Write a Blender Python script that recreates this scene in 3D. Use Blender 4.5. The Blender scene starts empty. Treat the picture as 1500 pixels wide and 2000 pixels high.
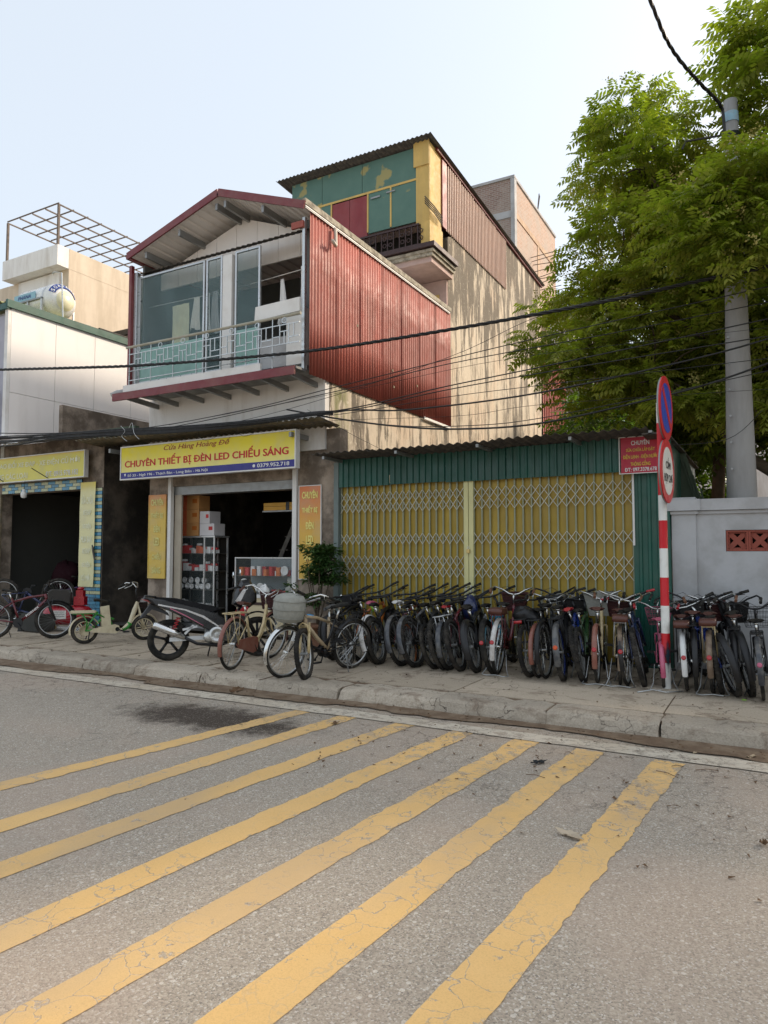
import bpy, math, random
import numpy as np
from mathutils import Vector, Matrix, Euler
R = math.radians
rnd = random.Random(7)
sc = bpy.context.scene
COL = sc.collection

# ---------------------------------------------------------------- camera, sky, sun, exposure
EYE = 1.5
F_PX = 1370.0
PITCH = math.atan(80 / F_PX)
YAW = math.atan(760 / math.hypot(F_PX, 80))
cam_d = bpy.data.cameras.new('camera')
cam = bpy.data.objects.new('camera', cam_d); COL.objects.link(cam)
cam_d.sensor_fit = 'HORIZONTAL'; cam_d.sensor_width = 36.0
cam_d.lens = F_PX / 1500 * 36.0
cam_d.clip_start = 0.05; cam_d.clip_end = 2000
cam.location = (0, 0, EYE)
cam.rotation_euler = (R(90) + PITCH, 0, YAW)
sc.camera = cam

SUN_AZ, SUN_EL = R(41), R(33)          # azimuth from +Y towards +X
wd = bpy.data.worlds.new('World'); sc.world = wd; wd.use_nodes = True
wn = wd.node_tree; wn.nodes.clear()
w_out = wn.nodes.new('ShaderNodeOutputWorld'); w_bg = wn.nodes.new('ShaderNodeBackground')
w_sky = wn.nodes.new('ShaderNodeTexSky'); w_sky.sky_type = 'NISHITA'; w_sky.sun_disc = False
w_sky.sun_elevation = SUN_EL; w_sky.sun_rotation = SUN_AZ
w_sky.air_density = 1.0; w_sky.dust_density = 5.0; w_sky.ozone_density = 1.3
w_mix = wn.nodes.new('ShaderNodeMix'); w_mix.data_type = 'RGBA'
w_mix.inputs[0].default_value = 0.80
wn.links.new(w_sky.outputs[0], w_mix.inputs[6]); w_mix.inputs[7].default_value = (1.95, 2.10, 2.22, 1)
wn.links.new(w_mix.outputs[2], w_bg.inputs[0]); w_bg.inputs[1].default_value = 0.13
wn.links.new(w_bg.outputs[0], w_out.inputs[0])
sun_d = bpy.data.lights.new('sun', 'SUN'); sun = bpy.data.objects.new('sun', sun_d); COL.objects.link(sun)
sun_d.energy = 1.35; sun_d.angle = R(5); sun_d.color = (1.0, 0.84, 0.66)
sdir = Vector((math.sin(SUN_AZ) * math.cos(SUN_EL), math.cos(SUN_AZ) * math.cos(SUN_EL), math.sin(SUN_EL)))
sun.rotation_euler = sdir.to_track_quat('Z', 'Y').to_euler()
vs = sc.view_settings
vs.view_transform = 'Standard'; vs.look = 'None'; vs.exposure = 1.72; vs.gamma = 1.0; vs.use_curve_mapping = False
sc.cycles.max_bounces = 7; sc.cycles.transparent_max_bounces = 12
sc.cycles.diffuse_bounces = 4; sc.cycles.glossy_bounces = 3

# ---------------------------------------------------------------- measuring helpers (picture position -> place in the street)
def ray(x, y):
    a = (x - 750) / F_PX; b = (1000 - y) / F_PX
    fw = math.cos(PITCH) - b * math.sin(PITCH); up = math.sin(PITCH) + b * math.cos(PITCH)
    s, c = math.sin(YAW), math.cos(YAW)
    return Vector((a * c - fw * s, a * s + fw * c, up))
def at(x, y, Y):
    d = ray(x, y); t = Y / d.y; return Vector((d.x * t, Y, EYE + d.z * t))
def gnd(x, y, z=0.0):
    d = ray(x, y); t = (z - EYE) / d.z; return Vector((d.x * t, d.y * t, z))

# ---------------------------------------------------------------- materials
MATS = {}
def nt(name):
    m = bpy.data.materials.new(name); m.use_nodes = True
    n = m.node_tree; b = n.nodes['Principled BSDF']
    return m, n, b
def N(n, t, **kw):
    nd = n.nodes.new(t)
    for k, v in kw.items(): setattr(nd, k, v)
    return nd
def mixc(n, fac, a, b, bt='MIX'):
    m = N(n, 'ShaderNodeMix', data_type='RGBA', blend_type=bt)
    for sock, v in ((m.inputs[0], fac), (m.inputs[6], a), (m.inputs[7], b)):
        if isinstance(v, (int, float)): sock.default_value = v
        elif isinstance(v, (tuple, list)): sock.default_value = (*v[:3], 1)
        else: n.links.new(v, sock)
    return m.outputs[2]
def noise(n, scale, detail=4, vec=None, rough=.55, dist=0.0, sx=None):
    if vec is None: vec = N(n, 'ShaderNodeNewGeometry').outputs['Position']
    if sx:
        mp = N(n, 'ShaderNodeMapping'); mp.inputs['Scale'].default_value = sx; n.links.new(vec, mp.inputs[0]); vec = mp.outputs[0]
    t = N(n, 'ShaderNodeTexNoise'); t.inputs['Scale'].default_value = scale; t.inputs['Detail'].default_value = detail
    t.inputs['Roughness'].default_value = rough; t.inputs['Distortion'].default_value = dist
    n.links.new(vec, t.inputs['Vector']); return t.outputs[0]
def ramp(n, val, lo, hi, a=0.0, b=1.0):
    r = N(n, 'ShaderNodeMapRange', interpolation_type='SMOOTHSTEP'); r.inputs[1].default_value = lo; r.inputs[2].default_value = hi
    r.inputs[3].default_value = a; r.inputs[4].default_value = b
    n.links.new(val, r.inputs[0]); return r.outputs[0]
def mth(n, op, a, b=None, clamp=False):
    m = N(n, 'ShaderNodeMath', operation=op); m.use_clamp = clamp
    for i, v in enumerate((a, b)):
        if v is None: continue
        if isinstance(v, (int, float)): m.inputs[i].default_value = v
        else: n.links.new(v, m.inputs[i])
    return m.outputs[0]
def bumpn(n, b, h, strength=.3, dist=.01):
    bp = N(n, 'ShaderNodeBump'); bp.inputs['Strength'].default_value = strength; bp.inputs['Distance'].default_value = dist
    n.links.new(h, bp.inputs['Height']); n.links.new(bp.outputs[0], b.inputs['Normal'])
def mat(name, col, rough=.7, metal=0.0, var=.15, vscale=5, bump=0.0, bscale=60, dirt=None, dscale=2.0, damt=.55, dcov=.5, streak=False, rv=0.0, coat=0.0):
    if name in MATS: return MATS[name]
    m, n, b = nt(name)
    lo = [c * (1 - var) for c in col]; hi = [min(1, c * (1 + var)) for c in col]
    c = mixc(n, noise(n, vscale), lo, hi)
    if rv:
        oi = N(n, 'ShaderNodeObjectInfo')
        k = ramp(n, oi.outputs['Random'], 0, 1, 1 - rv, 1 + rv)
        cc = N(n, 'ShaderNodeCombineColor'); [n.links.new(k, cc.inputs[i]) for i in range(3)]
        c = mixc(n, 1.0, c, cc.outputs[0], 'MULTIPLY')
    if dirt:
        f = noise(n, dscale, 6, rough=.65, sx=(1.6, 1.6, .28) if streak else None)
        f = mth(n, 'MULTIPLY', ramp(n, f, dcov - .12, dcov + .16), damt)
        c = mixc(n, f, c, dirt)
    n.links.new(c, b.inputs['Base Color'])
    rr = ramp(n, noise(n, vscale * 2.3), .3, .7, max(0.02, rough - .1), min(1, rough + .1)); n.links.new(rr, b.inputs['Roughness'])
    b.inputs['Metallic'].default_value = metal
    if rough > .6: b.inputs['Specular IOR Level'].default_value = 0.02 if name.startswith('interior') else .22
    if coat: b.inputs['Coat Weight'].default_value = coat; b.inputs['Coat Roughness'].default_value = .12
    if bump: bumpn(n, b, noise(n, bscale, 5), bump, .01)
    MATS[name] = m; return m
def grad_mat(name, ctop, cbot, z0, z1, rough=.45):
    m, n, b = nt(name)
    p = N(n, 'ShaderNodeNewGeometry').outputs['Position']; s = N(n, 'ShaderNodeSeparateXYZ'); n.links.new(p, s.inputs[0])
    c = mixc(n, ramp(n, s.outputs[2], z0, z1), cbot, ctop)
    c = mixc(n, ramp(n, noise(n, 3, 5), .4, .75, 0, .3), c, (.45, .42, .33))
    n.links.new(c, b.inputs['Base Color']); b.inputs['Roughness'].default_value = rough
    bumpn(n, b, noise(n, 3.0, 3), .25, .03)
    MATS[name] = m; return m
def glass_mat(name, tint, alpha, rough=.06):
    m, n, b = nt(name)
    b.inputs['Base Color'].default_value = (*tint, 1); b.inputs['Roughness'].default_value = rough
    b.inputs['Alpha'].default_value = alpha; b.inputs['Specular IOR Level'].default_value = .8
    dn = ramp(n, noise(n, 1.6, 5, sx=(1, 1, .5)), .35, .75, alpha * .8, min(1, alpha * 1.35)); n.links.new(dn, b.inputs['Alpha'])
    MATS[name] = m; return m

# ---------------------------------------------------------------- mesh builder
ORG = {}
class M:
    def __init__(s): s.v = []; s.f = []; s.smooth = False
    def add(s, vs, fs):
        k = len(s.v); s.v.extend([tuple(v) for v in vs]); s.f.extend([tuple(i + k for i in f) for f in fs]); return s
    def box(s, x0, x1, y0, y1, z0, z1, mx=None):
        vs = [Vector((x, y, z)) for x in (x0, x1) for y in (y0, y1) for z in (z0, z1)]
        if mx is not None: vs = [mx @ v for v in vs]
        return s.add(vs, [(0, 1, 3, 2), (4, 6, 7, 5), (0, 4, 5, 1), (2, 3, 7, 6), (0, 2, 6, 4), (1, 5, 7, 3)])
    def beam(s, a, b, w, h, up=(0, 0, 1)):
        a = Vector(a); b = Vector(b); d = (b - a); L = d.length
        if L < 1e-6: return s
        d /= L; u = Vector(up)
        if abs(d.dot(u)) > .98: u = Vector((0, 1, 0))
        r = d.cross(u).normalized(); u = r.cross(d)
        vs = [p + r * (i * w / 2) + u * (j * h / 2) for p in (a, b) for i in (-1, 1) for j in (-1, 1)]
        return s.add(vs, [(0, 1, 3, 2), (4, 6, 7, 5), (0, 4, 5, 1), (2, 3, 7, 6), (0, 2, 6, 4), (1, 5, 7, 3)])
    def path(s, pts, r, n=6, caps=True, closed=False):
        P = [Vector(p) for p in pts]; m = len(P)
        rs = r if isinstance(r, (list, tuple)) else [r] * m
        ref = None; base = len(s.v); rings = []
        for i, p in enumerate(P):
            if closed: t = P[(i + 1) % m] - P[i - 1]
            else: t = (P[min(i + 1, m - 1)] - P[max(i - 1, 0)])
            if t.length < 1e-9: t = Vector((0, 0, 1))
            t.normalize()
            if ref is None:
                ref = Vector((0, 0, 1)) if abs(t.z) < .9 else Vector((0, 1, 0))
            a = ref - t * ref.dot(t)
            if a.length < 1e-4: a = Vector((0, 1, 0)) - t * t.y
            a.normalize(); ref = a; b = t.cross(a)
            rings.append([p + a * math.cos(2 * math.pi * k / n) * rs[i] + b * math.sin(2 * math.pi * k / n) * rs[i] for k in range(n)])
        for rg in rings: s.v.extend([tuple(q) for q in rg])
        rng = range(m) if closed else range(m - 1)
        for i in rng:
            j = (i + 1) % m
            for k in range(n):
                s.f.append((base + i * n + k, base + i * n + (k + 1) % n, base + j * n + (k + 1) % n, base + j * n + k))
        if caps and not closed:
            s.f.append(tuple(base + k for k in reversed(range(n)))); s.f.append(tuple(base + (m - 1) * n + k for k in range(n)))
        return s
    def tube(s, a, b, r, n=6, r2=None): return s.path([a, b], [r, r if r2 is None else r2], n)
    def torus(s, c, R_, r, axis='y', n=28, m=6, sq=1.0, a0=0, a1=None):
        pts = []
        for i in range(n):
            a = 2 * math.pi * i / n
            x, z = math.cos(a) * R_, math.sin(a) * R_
            pts.append(Vector(c) + (Vector((x, 0, z)) if axis == 'y' else Vector((0, x, z)) if axis == 'x' else Vector((x, z, 0))))
        base = len(s.v); ax = Vector((0, 1, 0)) if axis == 'y' else Vector((1, 0, 0)) if axis == 'x' else Vector((0, 0, 1))
        for p in pts:
            o = (p - Vector(c)).normalized()
            for k in range(m):
                a = 2 * math.pi * k / m + math.pi / m
                s.v.append(tuple(p + o * math.cos(a) * r + ax * math.sin(a) * r * sq))
        for i in range(n):
            j = (i + 1) % n
            for k in range(m):
                s.f.append((base + i * m + k, base + i * m + (k + 1) % m, base + j * m + (k + 1) % m, base + j * m + k))
        return s
    def lathe(s, c, prof, axis='z', n=16):
        base = len(s.v); c = Vector(c)
        for (r, h) in prof:
            for k in range(n):
                a = 2 * math.pi * k / n; u, w = math.cos(a) * r, math.sin(a) * r
                s.v.append(tuple(c + (Vector((u, w, h)) if axis == 'z' else Vector((h, u, w)) if axis == 'x' else Vector((u, h, w)))))
        for i in range(len(prof) - 1):
            for k in range(n):
                s.f.append((base + i * n + k, base + i * n + (k + 1) % n, base + (i + 1) * n + (k + 1) % n, base + (i + 1) * n + k))
        s.f.append(tuple(base + k for k in range(n))); s.f.append(tuple(base + (len(prof) - 1) * n + k for k in range(n)))
        return s
    def prism(s, poly, lo, hi, axis='y', taper=1.0):
        """poly = list of (u,w); axis y: (x,z) extruded in y; axis x: (y,z) extruded in x; axis z: (x,y)"""
        def p(u, w, t): return (u, t, w) if axis == 'y' else (t, u, w) if axis == 'x' else (u, w, t)
        n = len(poly); cu = sum(q[0] for q in poly) / n; cw = sum(q[1] for q in poly) / n
        if taper != 1.0:
            lv = [(lo, taper), (lo + (hi - lo) * .22, 1.0), (hi - (hi - lo) * .22, 1.0), (hi, taper)]
        else: lv = [(lo, 1.0), (hi, 1.0)]
        base = len(s.v)
        for t, k in lv:
            for (u, w) in poly: s.v.append(p(cu + (u - cu) * k, cw + (w - cw) * k, t))
        for l in range(len(lv) - 1):
            for i in range(n):
                j = (i + 1) % n
                s.f.append((base + l * n + i, base + l * n + j, base + (l + 1) * n + j, base + (l + 1) * n + i))
        s.f.append(tuple(base + i for i in reversed(range(n)))); s.f.append(tuple(base + (len(lv) - 1) * n + i for i in range(n)))
        return s
    def corr(s, origin, U, V, w, h, pitch=.076, depth=.012, th=.004, nper=6, rowv=1, box=False):
        """corrugated sheet: ridges run along V; U across; thickness th"""
        O = Vector(origin); U = Vector(U).normalized(); V = Vector(V).normalized(); Nn = U.cross(V)
        prof = []
        if box:
            k = max(1, round(w / pitch)); q = w / k
            for i in range(k):
                a = i * q
                prof += [(a, 0), (a + q * .55, 0), (a + q * .65, depth), (a + q * .9, depth)]
            prof.append((w, 0))
        else:
            k = max(1, round(w / pitch)) * nper
            for i in range(k + 1):
                prof.append((w * i / k, depth * .5 * (1 + math.cos(2 * math.pi * i / nper))))
        n = len(prof); base = len(s.v)
        for t in (0, th):
            for j in range(rowv + 1):
                for (u, d) in prof: s.v.append(tuple(O + U * u + V * (h * j / rowv) + Nn * (d + t)))
        st = n * (rowv + 1)
        for j in range(rowv):
            for i in range(n - 1):
                a = base + j * n + i
                s.f.append((a, a + n, a + n + 1, a + 1)); a += st
                s.f.append((a, a + 1, a + n + 1, a + n))
        for i in range(n - 1):
            a = base + i; s.f.append((a, a + 1, a + 1 + st, a + st))
            a = base + rowv * n + i; s.f.append((a, a + st, a + 1 + st, a + 1))
        return s
    def obj(s, name, m, parent=None, smooth=False, local=False, **props):
        V = np.array(s.v, dtype=np.float64)
        lo, hi = V.min(0), V.max(0); c = (lo + hi) / 2; c[2] = lo[2]
        me = bpy.data.meshes.new(name)
        me.from_pydata([tuple(q) for q in (V - c)], [], s.f); me.update()
        me.materials.append(m)
        if smooth or s.smooth: me.polygons.foreach_set('use_smooth', [True] * len(me.polygons))
        return link(name, me, c, parent, **props)
def link(name, me, c, parent=None, **props):
    o = bpy.data.objects.new(name, me); COL.objects.link(o)
    c = Vector([float(q) for q in c]); ORG[o.name] = c
    if parent is not None:
        o.parent = parent; o.location = c - ORG[parent.name]
    else: o.location = c
    for k, v in props.items():
        if v: o[k] = v
    return o
def smooth_by_angle(o, ang=40):
    o.data.shade_smooth() if hasattr(o.data, 'shade_smooth') else None
    return o
def thing(name, label, cat, loc=(0, 0, 0), group=None):
    o = bpy.data.objects.new(name, None); COL.objects.link(o); o.location = loc; o.empty_display_size = .1
    ORG[o.name] = Vector(loc); o['label'] = label; o['category'] = cat
    if group: o['group'] = group
    return o
def single(m_, name, material, label, cat, group=None, smooth=False):
    return m_.obj(name, material, None, smooth, label=label, category=cat, group=group)
def mesh_np(name, V, Fq, material, parent=None, smooth=False, **props):
    V = np.asarray(V, dtype=np.float32); Fq = np.asarray(Fq, dtype=np.int32)
    c = (V.min(0) + V.max(0)) / 2; c[2] = V[:, 2].min()
    me = bpy.data.meshes.new(name); k = Fq.shape[1]
    me.vertices.add(len(V)); me.vertices.foreach_set('co', (V - c).ravel())
    me.loops.add(Fq.size); me.loops.foreach_set('vertex_index', Fq.ravel())
    me.polygons.add(len(Fq)); me.polygons.foreach_set('loop_start', np.arange(0, Fq.size, k, dtype=np.int32))
    me.update(calc_edges=True); me.materials.append(material)
    if smooth: me.polygons.foreach_set('use_smooth', np.ones(len(Fq), dtype=bool))
    return link(name, me, c, parent, **props)
def text(body, w, h, center, material, parent, rot=(R(90), 0, 0), bold=.018, shear=0.0, name='lettering', th=.003):
    cu = bpy.data.curves.new('lettering', 'FONT'); cu.body = body.replace('Đ', 'Ð'); cu.size = 1; cu.shear = shear
    cu.align_x = 'CENTER'; cu.resolution_u = 3; cu.fill_mode = 'FRONT' if hasattr(cu, 'fill_mode') else cu.fill_mode
    to = bpy.data.objects.new('tmp', cu); COL.objects.link(to)
    bpy.context.view_layer.update()
    me = bpy.data.meshes.new_from_object(to.evaluated_get(bpy.context.evaluated_depsgraph_get()))
    bpy.data.objects.remove(to); bpy.data.curves.remove(cu)
    n = len(me.vertices); co = np.empty(n * 3, dtype=np.float32); me.vertices.foreach_get('co', co); co = co.reshape(-1, 3)
    fs = [tuple(p.vertices) for p in me.polygons]; bpy.data.meshes.remove(me)
    V = []; Fs = []
    for i, (dx, dy) in enumerate(((0, 0), (bold, 0), (-bold, 0), (0, bold * .6), (0, -bold * .6)) if bold else ((0, 0),)):
        V += [(x + dx, y + dy, z + i * .0004) for x, y, z in co]; Fs += [tuple(k + i * n for k in f) for f in fs]
    co = np.array(V); lo, hi = co.min(0), co.max(0); co[:, :2] -= ((lo + hi) / 2)[:2]
    co[:, 0] *= w / max(1e-6, hi[0] - lo[0]); co[:, 1] *= h / max(1e-6, hi[1] - lo[1])
    me = bpy.data.meshes.new(name); me.from_pydata([tuple(v) for v in co], [], Fs); me.update(); me.materials.append(material)
    o = link(name, me, center, parent); o.rotation_euler = rot
    return o
# ================================================================ SETTING
RZ = -0.14                                # road level, pavement top is 0
def asphalt_nodes(n):
    P = N(n, 'ShaderNodeNewGeometry').outputs['Position']
    v = N(n, 'ShaderNodeTexVoronoi', feature='F1'); v.inputs['Scale'].default_value = 130; n.links.new(P, v.inputs['Vector'])
    sp = N(n, 'ShaderNodeSeparateColor'); n.links.new(v.outputs['Color'], sp.inputs[0])
    base = mixc(n, sp.outputs[0], (.30, .252, .198), (.475, .412, .33))
    light = mth(n, 'GREATER_THAN', sp.outputs[1], .91); dark = mth(n, 'LESS_THAN', sp.outputs[2], .16)
    base = mixc(n, mth(n, 'MULTIPLY', dark, .5), base, (.11, .10, .088))
    base = mixc(n, mth(n, 'MULTIPLY', light, .7), base, (.62, .58, .52))
    v2 = N(n, 'ShaderNodeTexVoronoi', feature='F1'); v2.inputs['Scale'].default_value = 34; n.links.new(P, v2.inputs['Vector'])
    sp2 = N(n, 'ShaderNodeSeparateColor'); n.links.new(v2.outputs['Color'], sp2.inputs[0])
    big = mth(n, 'MULTIPLY', mth(n, 'GREATER_THAN', sp2.outputs[0], .93), mth(n, 'LESS_THAN', v2.outputs['Distance'], .34))
    base = mixc(n, mth(n, 'MULTIPLY', big, .7), base, (.66, .61, .54))
    fine = noise(n, 240, 2); base = mixc(n, ramp(n, fine, .35, .65, 0, .28), base, (.2, .18, .16))
    patch = ramp(n, noise(n, .55, 3, dist=.6), .44, .62)  # soft pinkish patches: dappled sunlight painted into the road colour
    base = mixc(n, mth(n, 'MULTIPLY', patch, .30), base, (.47, .36, .28))
    p2 = ramp(n, noise(n, 1.7, 4), .5, .75); base = mixc(n, mth(n, 'MULTIPLY', p2, .25), base, (.33, .29, .24))
    # dark oily wear patch beside the kerb: a stain with a shape of its own
    sx = N(n, 'ShaderNodeSeparateXYZ'); n.links.new(P, sx.inputs[0])
    dx = mth(n, 'MULTIPLY', mth(n, 'ADD', sx.outputs[0], 4.95), .8); dy = mth(n, 'MULTIPLY', mth(n, 'SUBTRACT', sx.outputs[1], 5.38), 2.0)
    rr = mth(n, 'SQRT', mth(n, 'ADD', mth(n, 'MULTIPLY', dx, dx), mth(n, 'MULTIPLY', dy, dy)))
    rr = mth(n, 'ADD', rr, mth(n, 'MULTIPLY', mth(n, 'SUBTRACT', noise(n, 3.2, 6, rough=.8), .5), 1.9))
    stain = ramp(n, rr, .45, 1.15, 1, 0)
    base = mixc(n, mth(n, 'MULTIPLY', stain, .93), base, mixc(n, light, (.042, .030, .022), (.20, .17, .135)))
    # dusty band near the kerb
    dust = mth(n, 'MULTIPLY', ramp(n, sx.outputs[1], 5.4, 6.5), ramp(n, noise(n, 2.4, 5), .35, .65))
    base = mixc(n, mth(n, 'MULTIPLY', dust, .55), base, (.36, .28, .20))
    # cracks, denser towards the kerb
    cv = N(n, 'ShaderNodeTexVoronoi', feature='DISTANCE_TO_EDGE'); cv.inputs['Scale'].default_value = 4.6
    wob = N(n, 'ShaderNodeTexNoise'); wob.inputs['Scale'].default_value = 5; wob.inputs['Detail'].default_value = 5; n.links.new(P, wob.inputs['Vector'])
    va = N(n, 'ShaderNodeVectorMath', operation='ADD'); vsx = N(n, 'ShaderNodeVectorMath', operation='SCALE'); vsx.inputs[3].default_value = .35
    n.links.new(wob.outputs['Color'], vsx.inputs[0]); n.links.new(P, va.inputs[0]); n.links.new(vsx.outputs[0], va.inputs[1]); n.links.new(va.outputs[0], cv.inputs['Vector'])
    zone = ramp(n, mth(n, 'ADD', mth(n, 'MULTIPLY', mth(n, 'SUBTRACT', noise(n, .8, 3), .5), 7.0), sx.outputs[1]), 4.1, 6.2)
    crack = mth(n, 'MULTIPLY', ramp(n, cv.outputs['Distance'], .004, .028, 1, 0), zone)
    base = mixc(n, mth(n, 'MULTIPLY', crack, .62), base, (.07, .055, .045))
    h = mth(n, 'ADD', mth(n, 'MULTIPLY', v.outputs['Distance'], -.6), mth(n, 'MULTIPLY', crack, -1.2))
    h = mth(n, 'ADD', h, mth(n, 'MULTIPLY', fine, .4))
    return base, h, crack, zone, cv.outputs['Distance'], sx, stain
m, n, b = nt('asphalt')
base, h, *_ = asphalt_nodes(n); n.links.new(base, b.inputs['Base Color']); b.inputs['Roughness'].default_value = .88; b.inputs['Specular IOR Level'].default_value = .25
bumpn(n, b, h, .5, .006); MATS['asphalt'] = m
def paint_mat(name, col, col2, wear):
    m, n, b = nt(name)
    base, h, crack, zone, cd, sx, stain = asphalt_nodes(n)
    pc = mixc(n, noise(n, 2.2, 6), col, col2)
    pc = mixc(n, ramp(n, noise(n, 26, 5, rough=.8), .60, .72, 0, .5), pc, [c * .62 for c in col])
    pc = mixc(n, ramp(n, noise(n, 150, 2), .4, .75, 0, .22), pc, [c * .55 for c in col])
    scf = ramp(n, noise(n, 6.5, 6, rough=.75), .665 - wear, .70 - wear)          # scuffed-off spots
    scf = mth(n, 'MULTIPLY', scf, .85)
    z2 = mth(n, 'MAXIMUM', zone, ramp(n, noise(n, .9, 2), .40, .60, .15, 1))
    ck = mth(n, 'MULTIPLY', ramp(n, cd, .004, .022, 1, 0), z2)
    tyre = ramp(n, noise(n, 1.4, 4, sx=(1.0, .35, 1)), .46, .66, 0, .48); pc = mixc(n, tyre, pc, (.42, .32, .21))
    miss = mth(n, 'MAXIMUM', mth(n, 'MULTIPLY', ck, .85), mth(n, 'MULTIPLY', scf, 1))
    flake = mth(n, 'MULTIPLY', ramp(n, noise(n, 9, 6, rough=.8), .52, .56), mth(n, 'MULTIPLY', zone, .9))
    miss = mth(n, 'MAXIMUM', miss, flake)
    c = mixc(n, miss, pc, base); n.links.new(c, b.inputs['Base Color']); b.inputs['Roughness'].default_value = .8
    b.inputs['Specular IOR Level'].default_value = .3
    hh = mth(n, 'ADD', mth(n, 'MULTIPLY', h, .35), mth(n, 'MULTIPLY', miss, -1.0)); bumpn(n, b, hh, .4, .005)
    MATS[name] = m; return m
paint_mat('yellow_paint', (.68, .42, .15), (.76, .51, .23), .05)
paint_mat('white_paint', (.62, .55, .44), (.52, .46, .37), .045)
def crack_concrete(name, c1, c2, scale=1.3, rv=.08):
    m, n, b = nt(name); P = N(n, 'ShaderNodeNewGeometry').outputs['Position']
    c = mixc(n, noise(n, 1.6, 7, rough=.65), c1, c2)
    c = mixc(n, ramp(n, noise(n, 60, 3), .35, .7, 0, .35), c, [x * .55 for x in c1])
    c = mixc(n, ramp(n, noise(n, 2.6, 6, rough=.7, dist=.5), .52, .68, 0, .7), c, (.20, .145, .10))
    oi = N(n, 'ShaderNodeObjectInfo'); k = ramp(n, oi.outputs['Random'], 0, 1, 1 - rv, 1 + rv); cc = N(n, 'ShaderNodeCombineColor'); [n.links.new(k, cc.inputs[i]) for i in range(3)]
    c = mixc(n, 1.0, c, cc.outputs[0], 'MULTIPLY')
    wob = N(n, 'ShaderNodeTexNoise'); wob.inputs['Scale'].default_value = 3; wob.inputs['Detail'].default_value = 6; n.links.new(P, wob.inputs['Vector'])
    va = N(n, 'ShaderNodeVectorMath', operation='ADD'); n.links.new(P, va.inputs[0]); n.links.new(wob.outputs['Color'], va.inputs[1])
    cv = N(n, 'ShaderNodeTexVoronoi', feature='DISTANCE_TO_EDGE'); cv.inputs['Scale'].default_value = scale; n.links.new(va.outputs[0], cv.inputs['Vector'])
    ck = mth(n, 'MULTIPLY', ramp(n, cv.outputs['Distance'], .002, .012, 1, 0), ramp(n, noise(n, .9, 3), .44, .56))
    c = mixc(n, mth(n, 'MULTIPLY', ck, .8), c, (.06, .045, .035))
    n.links.new(c, b.inputs['Base Color']); b.inputs['Roughness'].default_value = .9; b.inputs['Specular IOR Level'].default_value = .25
    h = mth(n, 'ADD', noise(n, 22, 8, rough=.7), mth(n, 'MULTIPLY', ck, -1.0)); bumpn(n, b, h, .8, .03)
    MATS[name] = m; return m
crack_concrete('pavement', (.47, .385, .285), (.62, .52, .40))
crack_concrete('kerb_concrete', (.40, .34, .265), (.57, .49, .39), 2.2, .12)
mat('soil', (.155, .105, .068), .95, var=.35, vscale=12, bump=.6, bscale=45, dirt=(.30, .23, .16), dscale=5, damt=.5)
mat('earth', (.42, .38, .32), .95, var=.3, vscale=3, bump=.3)

def sheet(name, x0, x1, y0, y1, z, m_, kind='structure', nx=1, ny=1):
    q = M(); k = 0
    vs_ = [(x0 + (x1 - x0) * i / nx, y0 + (y1 - y0) * j / ny, z) for j in range(ny + 1) for i in range(nx + 1)]
    fs = [(j * (nx + 1) + i, j * (nx + 1) + i + 1, (j + 1) * (nx + 1) + i + 1, (j + 1) * (nx + 1) + i) for j in range(ny) for i in range(nx)]
    q.add(vs_, fs); return q.obj(name, m_, None, kind=kind)
ground = sheet('ground', -500, 500, -500, 500, -0.16, MATS['earth'])
road = sheet('road', -120, 120, -9, 6.66, RZ, MATS['asphalt'])
# yellow hatch stripes: centre line and half width measured on the road
STR = [((-4.82, 3.0), (-4.30, 6.10), .095), ((-4.11, 2.66), (-3.76, 6.18), .10), ((-3.55, 2.3), (-3.12, 6.16), .10),
       ((-2.92, 1.9), (-2.53, 6.10), .105), ((-2.32, 1.65), (-1.92, 6.06), .11), ((-1.69, 1.95), (-1.37, 6.02), .115), ((-1.05, 2.3), (-.755, 6.0), .115)]
r2 = random.Random(3)
for (p, q, hw) in STR:
    p = Vector(p); q = Vector(q); d = (q - p); L0 = p - d * 1.6
    nn = 420; w = M(); L = []; Rr = []
    perp = Vector((d.y, -d.x)).normalized(); jl = jr = 0
    for i in range(nn + 1):
        t = i / nn; c = L0.lerp(q, t)
        rough = .0022 if c.y < 3.2 else .008
        jl = jl * .72 + r2.uniform(-rough, rough); jr = jr * .72 + r2.uniform(-rough, rough)
        wob = .005 * math.sin(c.y * 1.3 + hw * 300)
        L.append(Vector((*(c + perp * (wob + hw + jl)), RZ + .004))); Rr.append(Vector((*(c + perp * (wob - hw - jr)), RZ + .004)))
    vs_ = L + Rr; w.add(vs_, [(i, i + 1, nn + 1 + i + 1, nn + 1 + i) for i in range(nn)])
    w.obj('painted_stripe', MATS['yellow_paint'], road)
w = M(); nn = 300; L = []; Rr = []
for i in range(nn + 1):
    x = -40 + 60 * i / nn
    L.append((x, 6.30 + r2.uniform(-.012, .012), RZ + .008)); Rr.append((x, 6.05 + r2.uniform(-.015, .015), RZ + .008))
w.add(L + Rr, [(i, nn + 1 + i, nn + 2 + i, i + 1) for i in range(nn)]); w.obj('edge_line', MATS['white_paint'], road)
# gutter soil with an uneven edge
w = M(); nn = 500; L = []; Rr = []; e = 0
for i in range(nn + 1):
    x = -30 + 45 * i / nn; e = e * .9 + r2.uniform(-.03, .03)
    wide = .12 + .16 * max(0, math.sin(x * .55 + 1.0)) + (.12 if -7 < x < -4.2 else 0) + (.07 if x > -3.5 else 0)
    L.append((x, 6.67, RZ + .030)); Rr.append((x, 6.62 - wide + e, RZ + .012))
w.add(L + Rr, [(i, nn + 1 + i, nn + 2 + i, i + 1) for i in range(nn)]); w.obj('gutter_soil', MATS['soil'], None, kind='structure')

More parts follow.
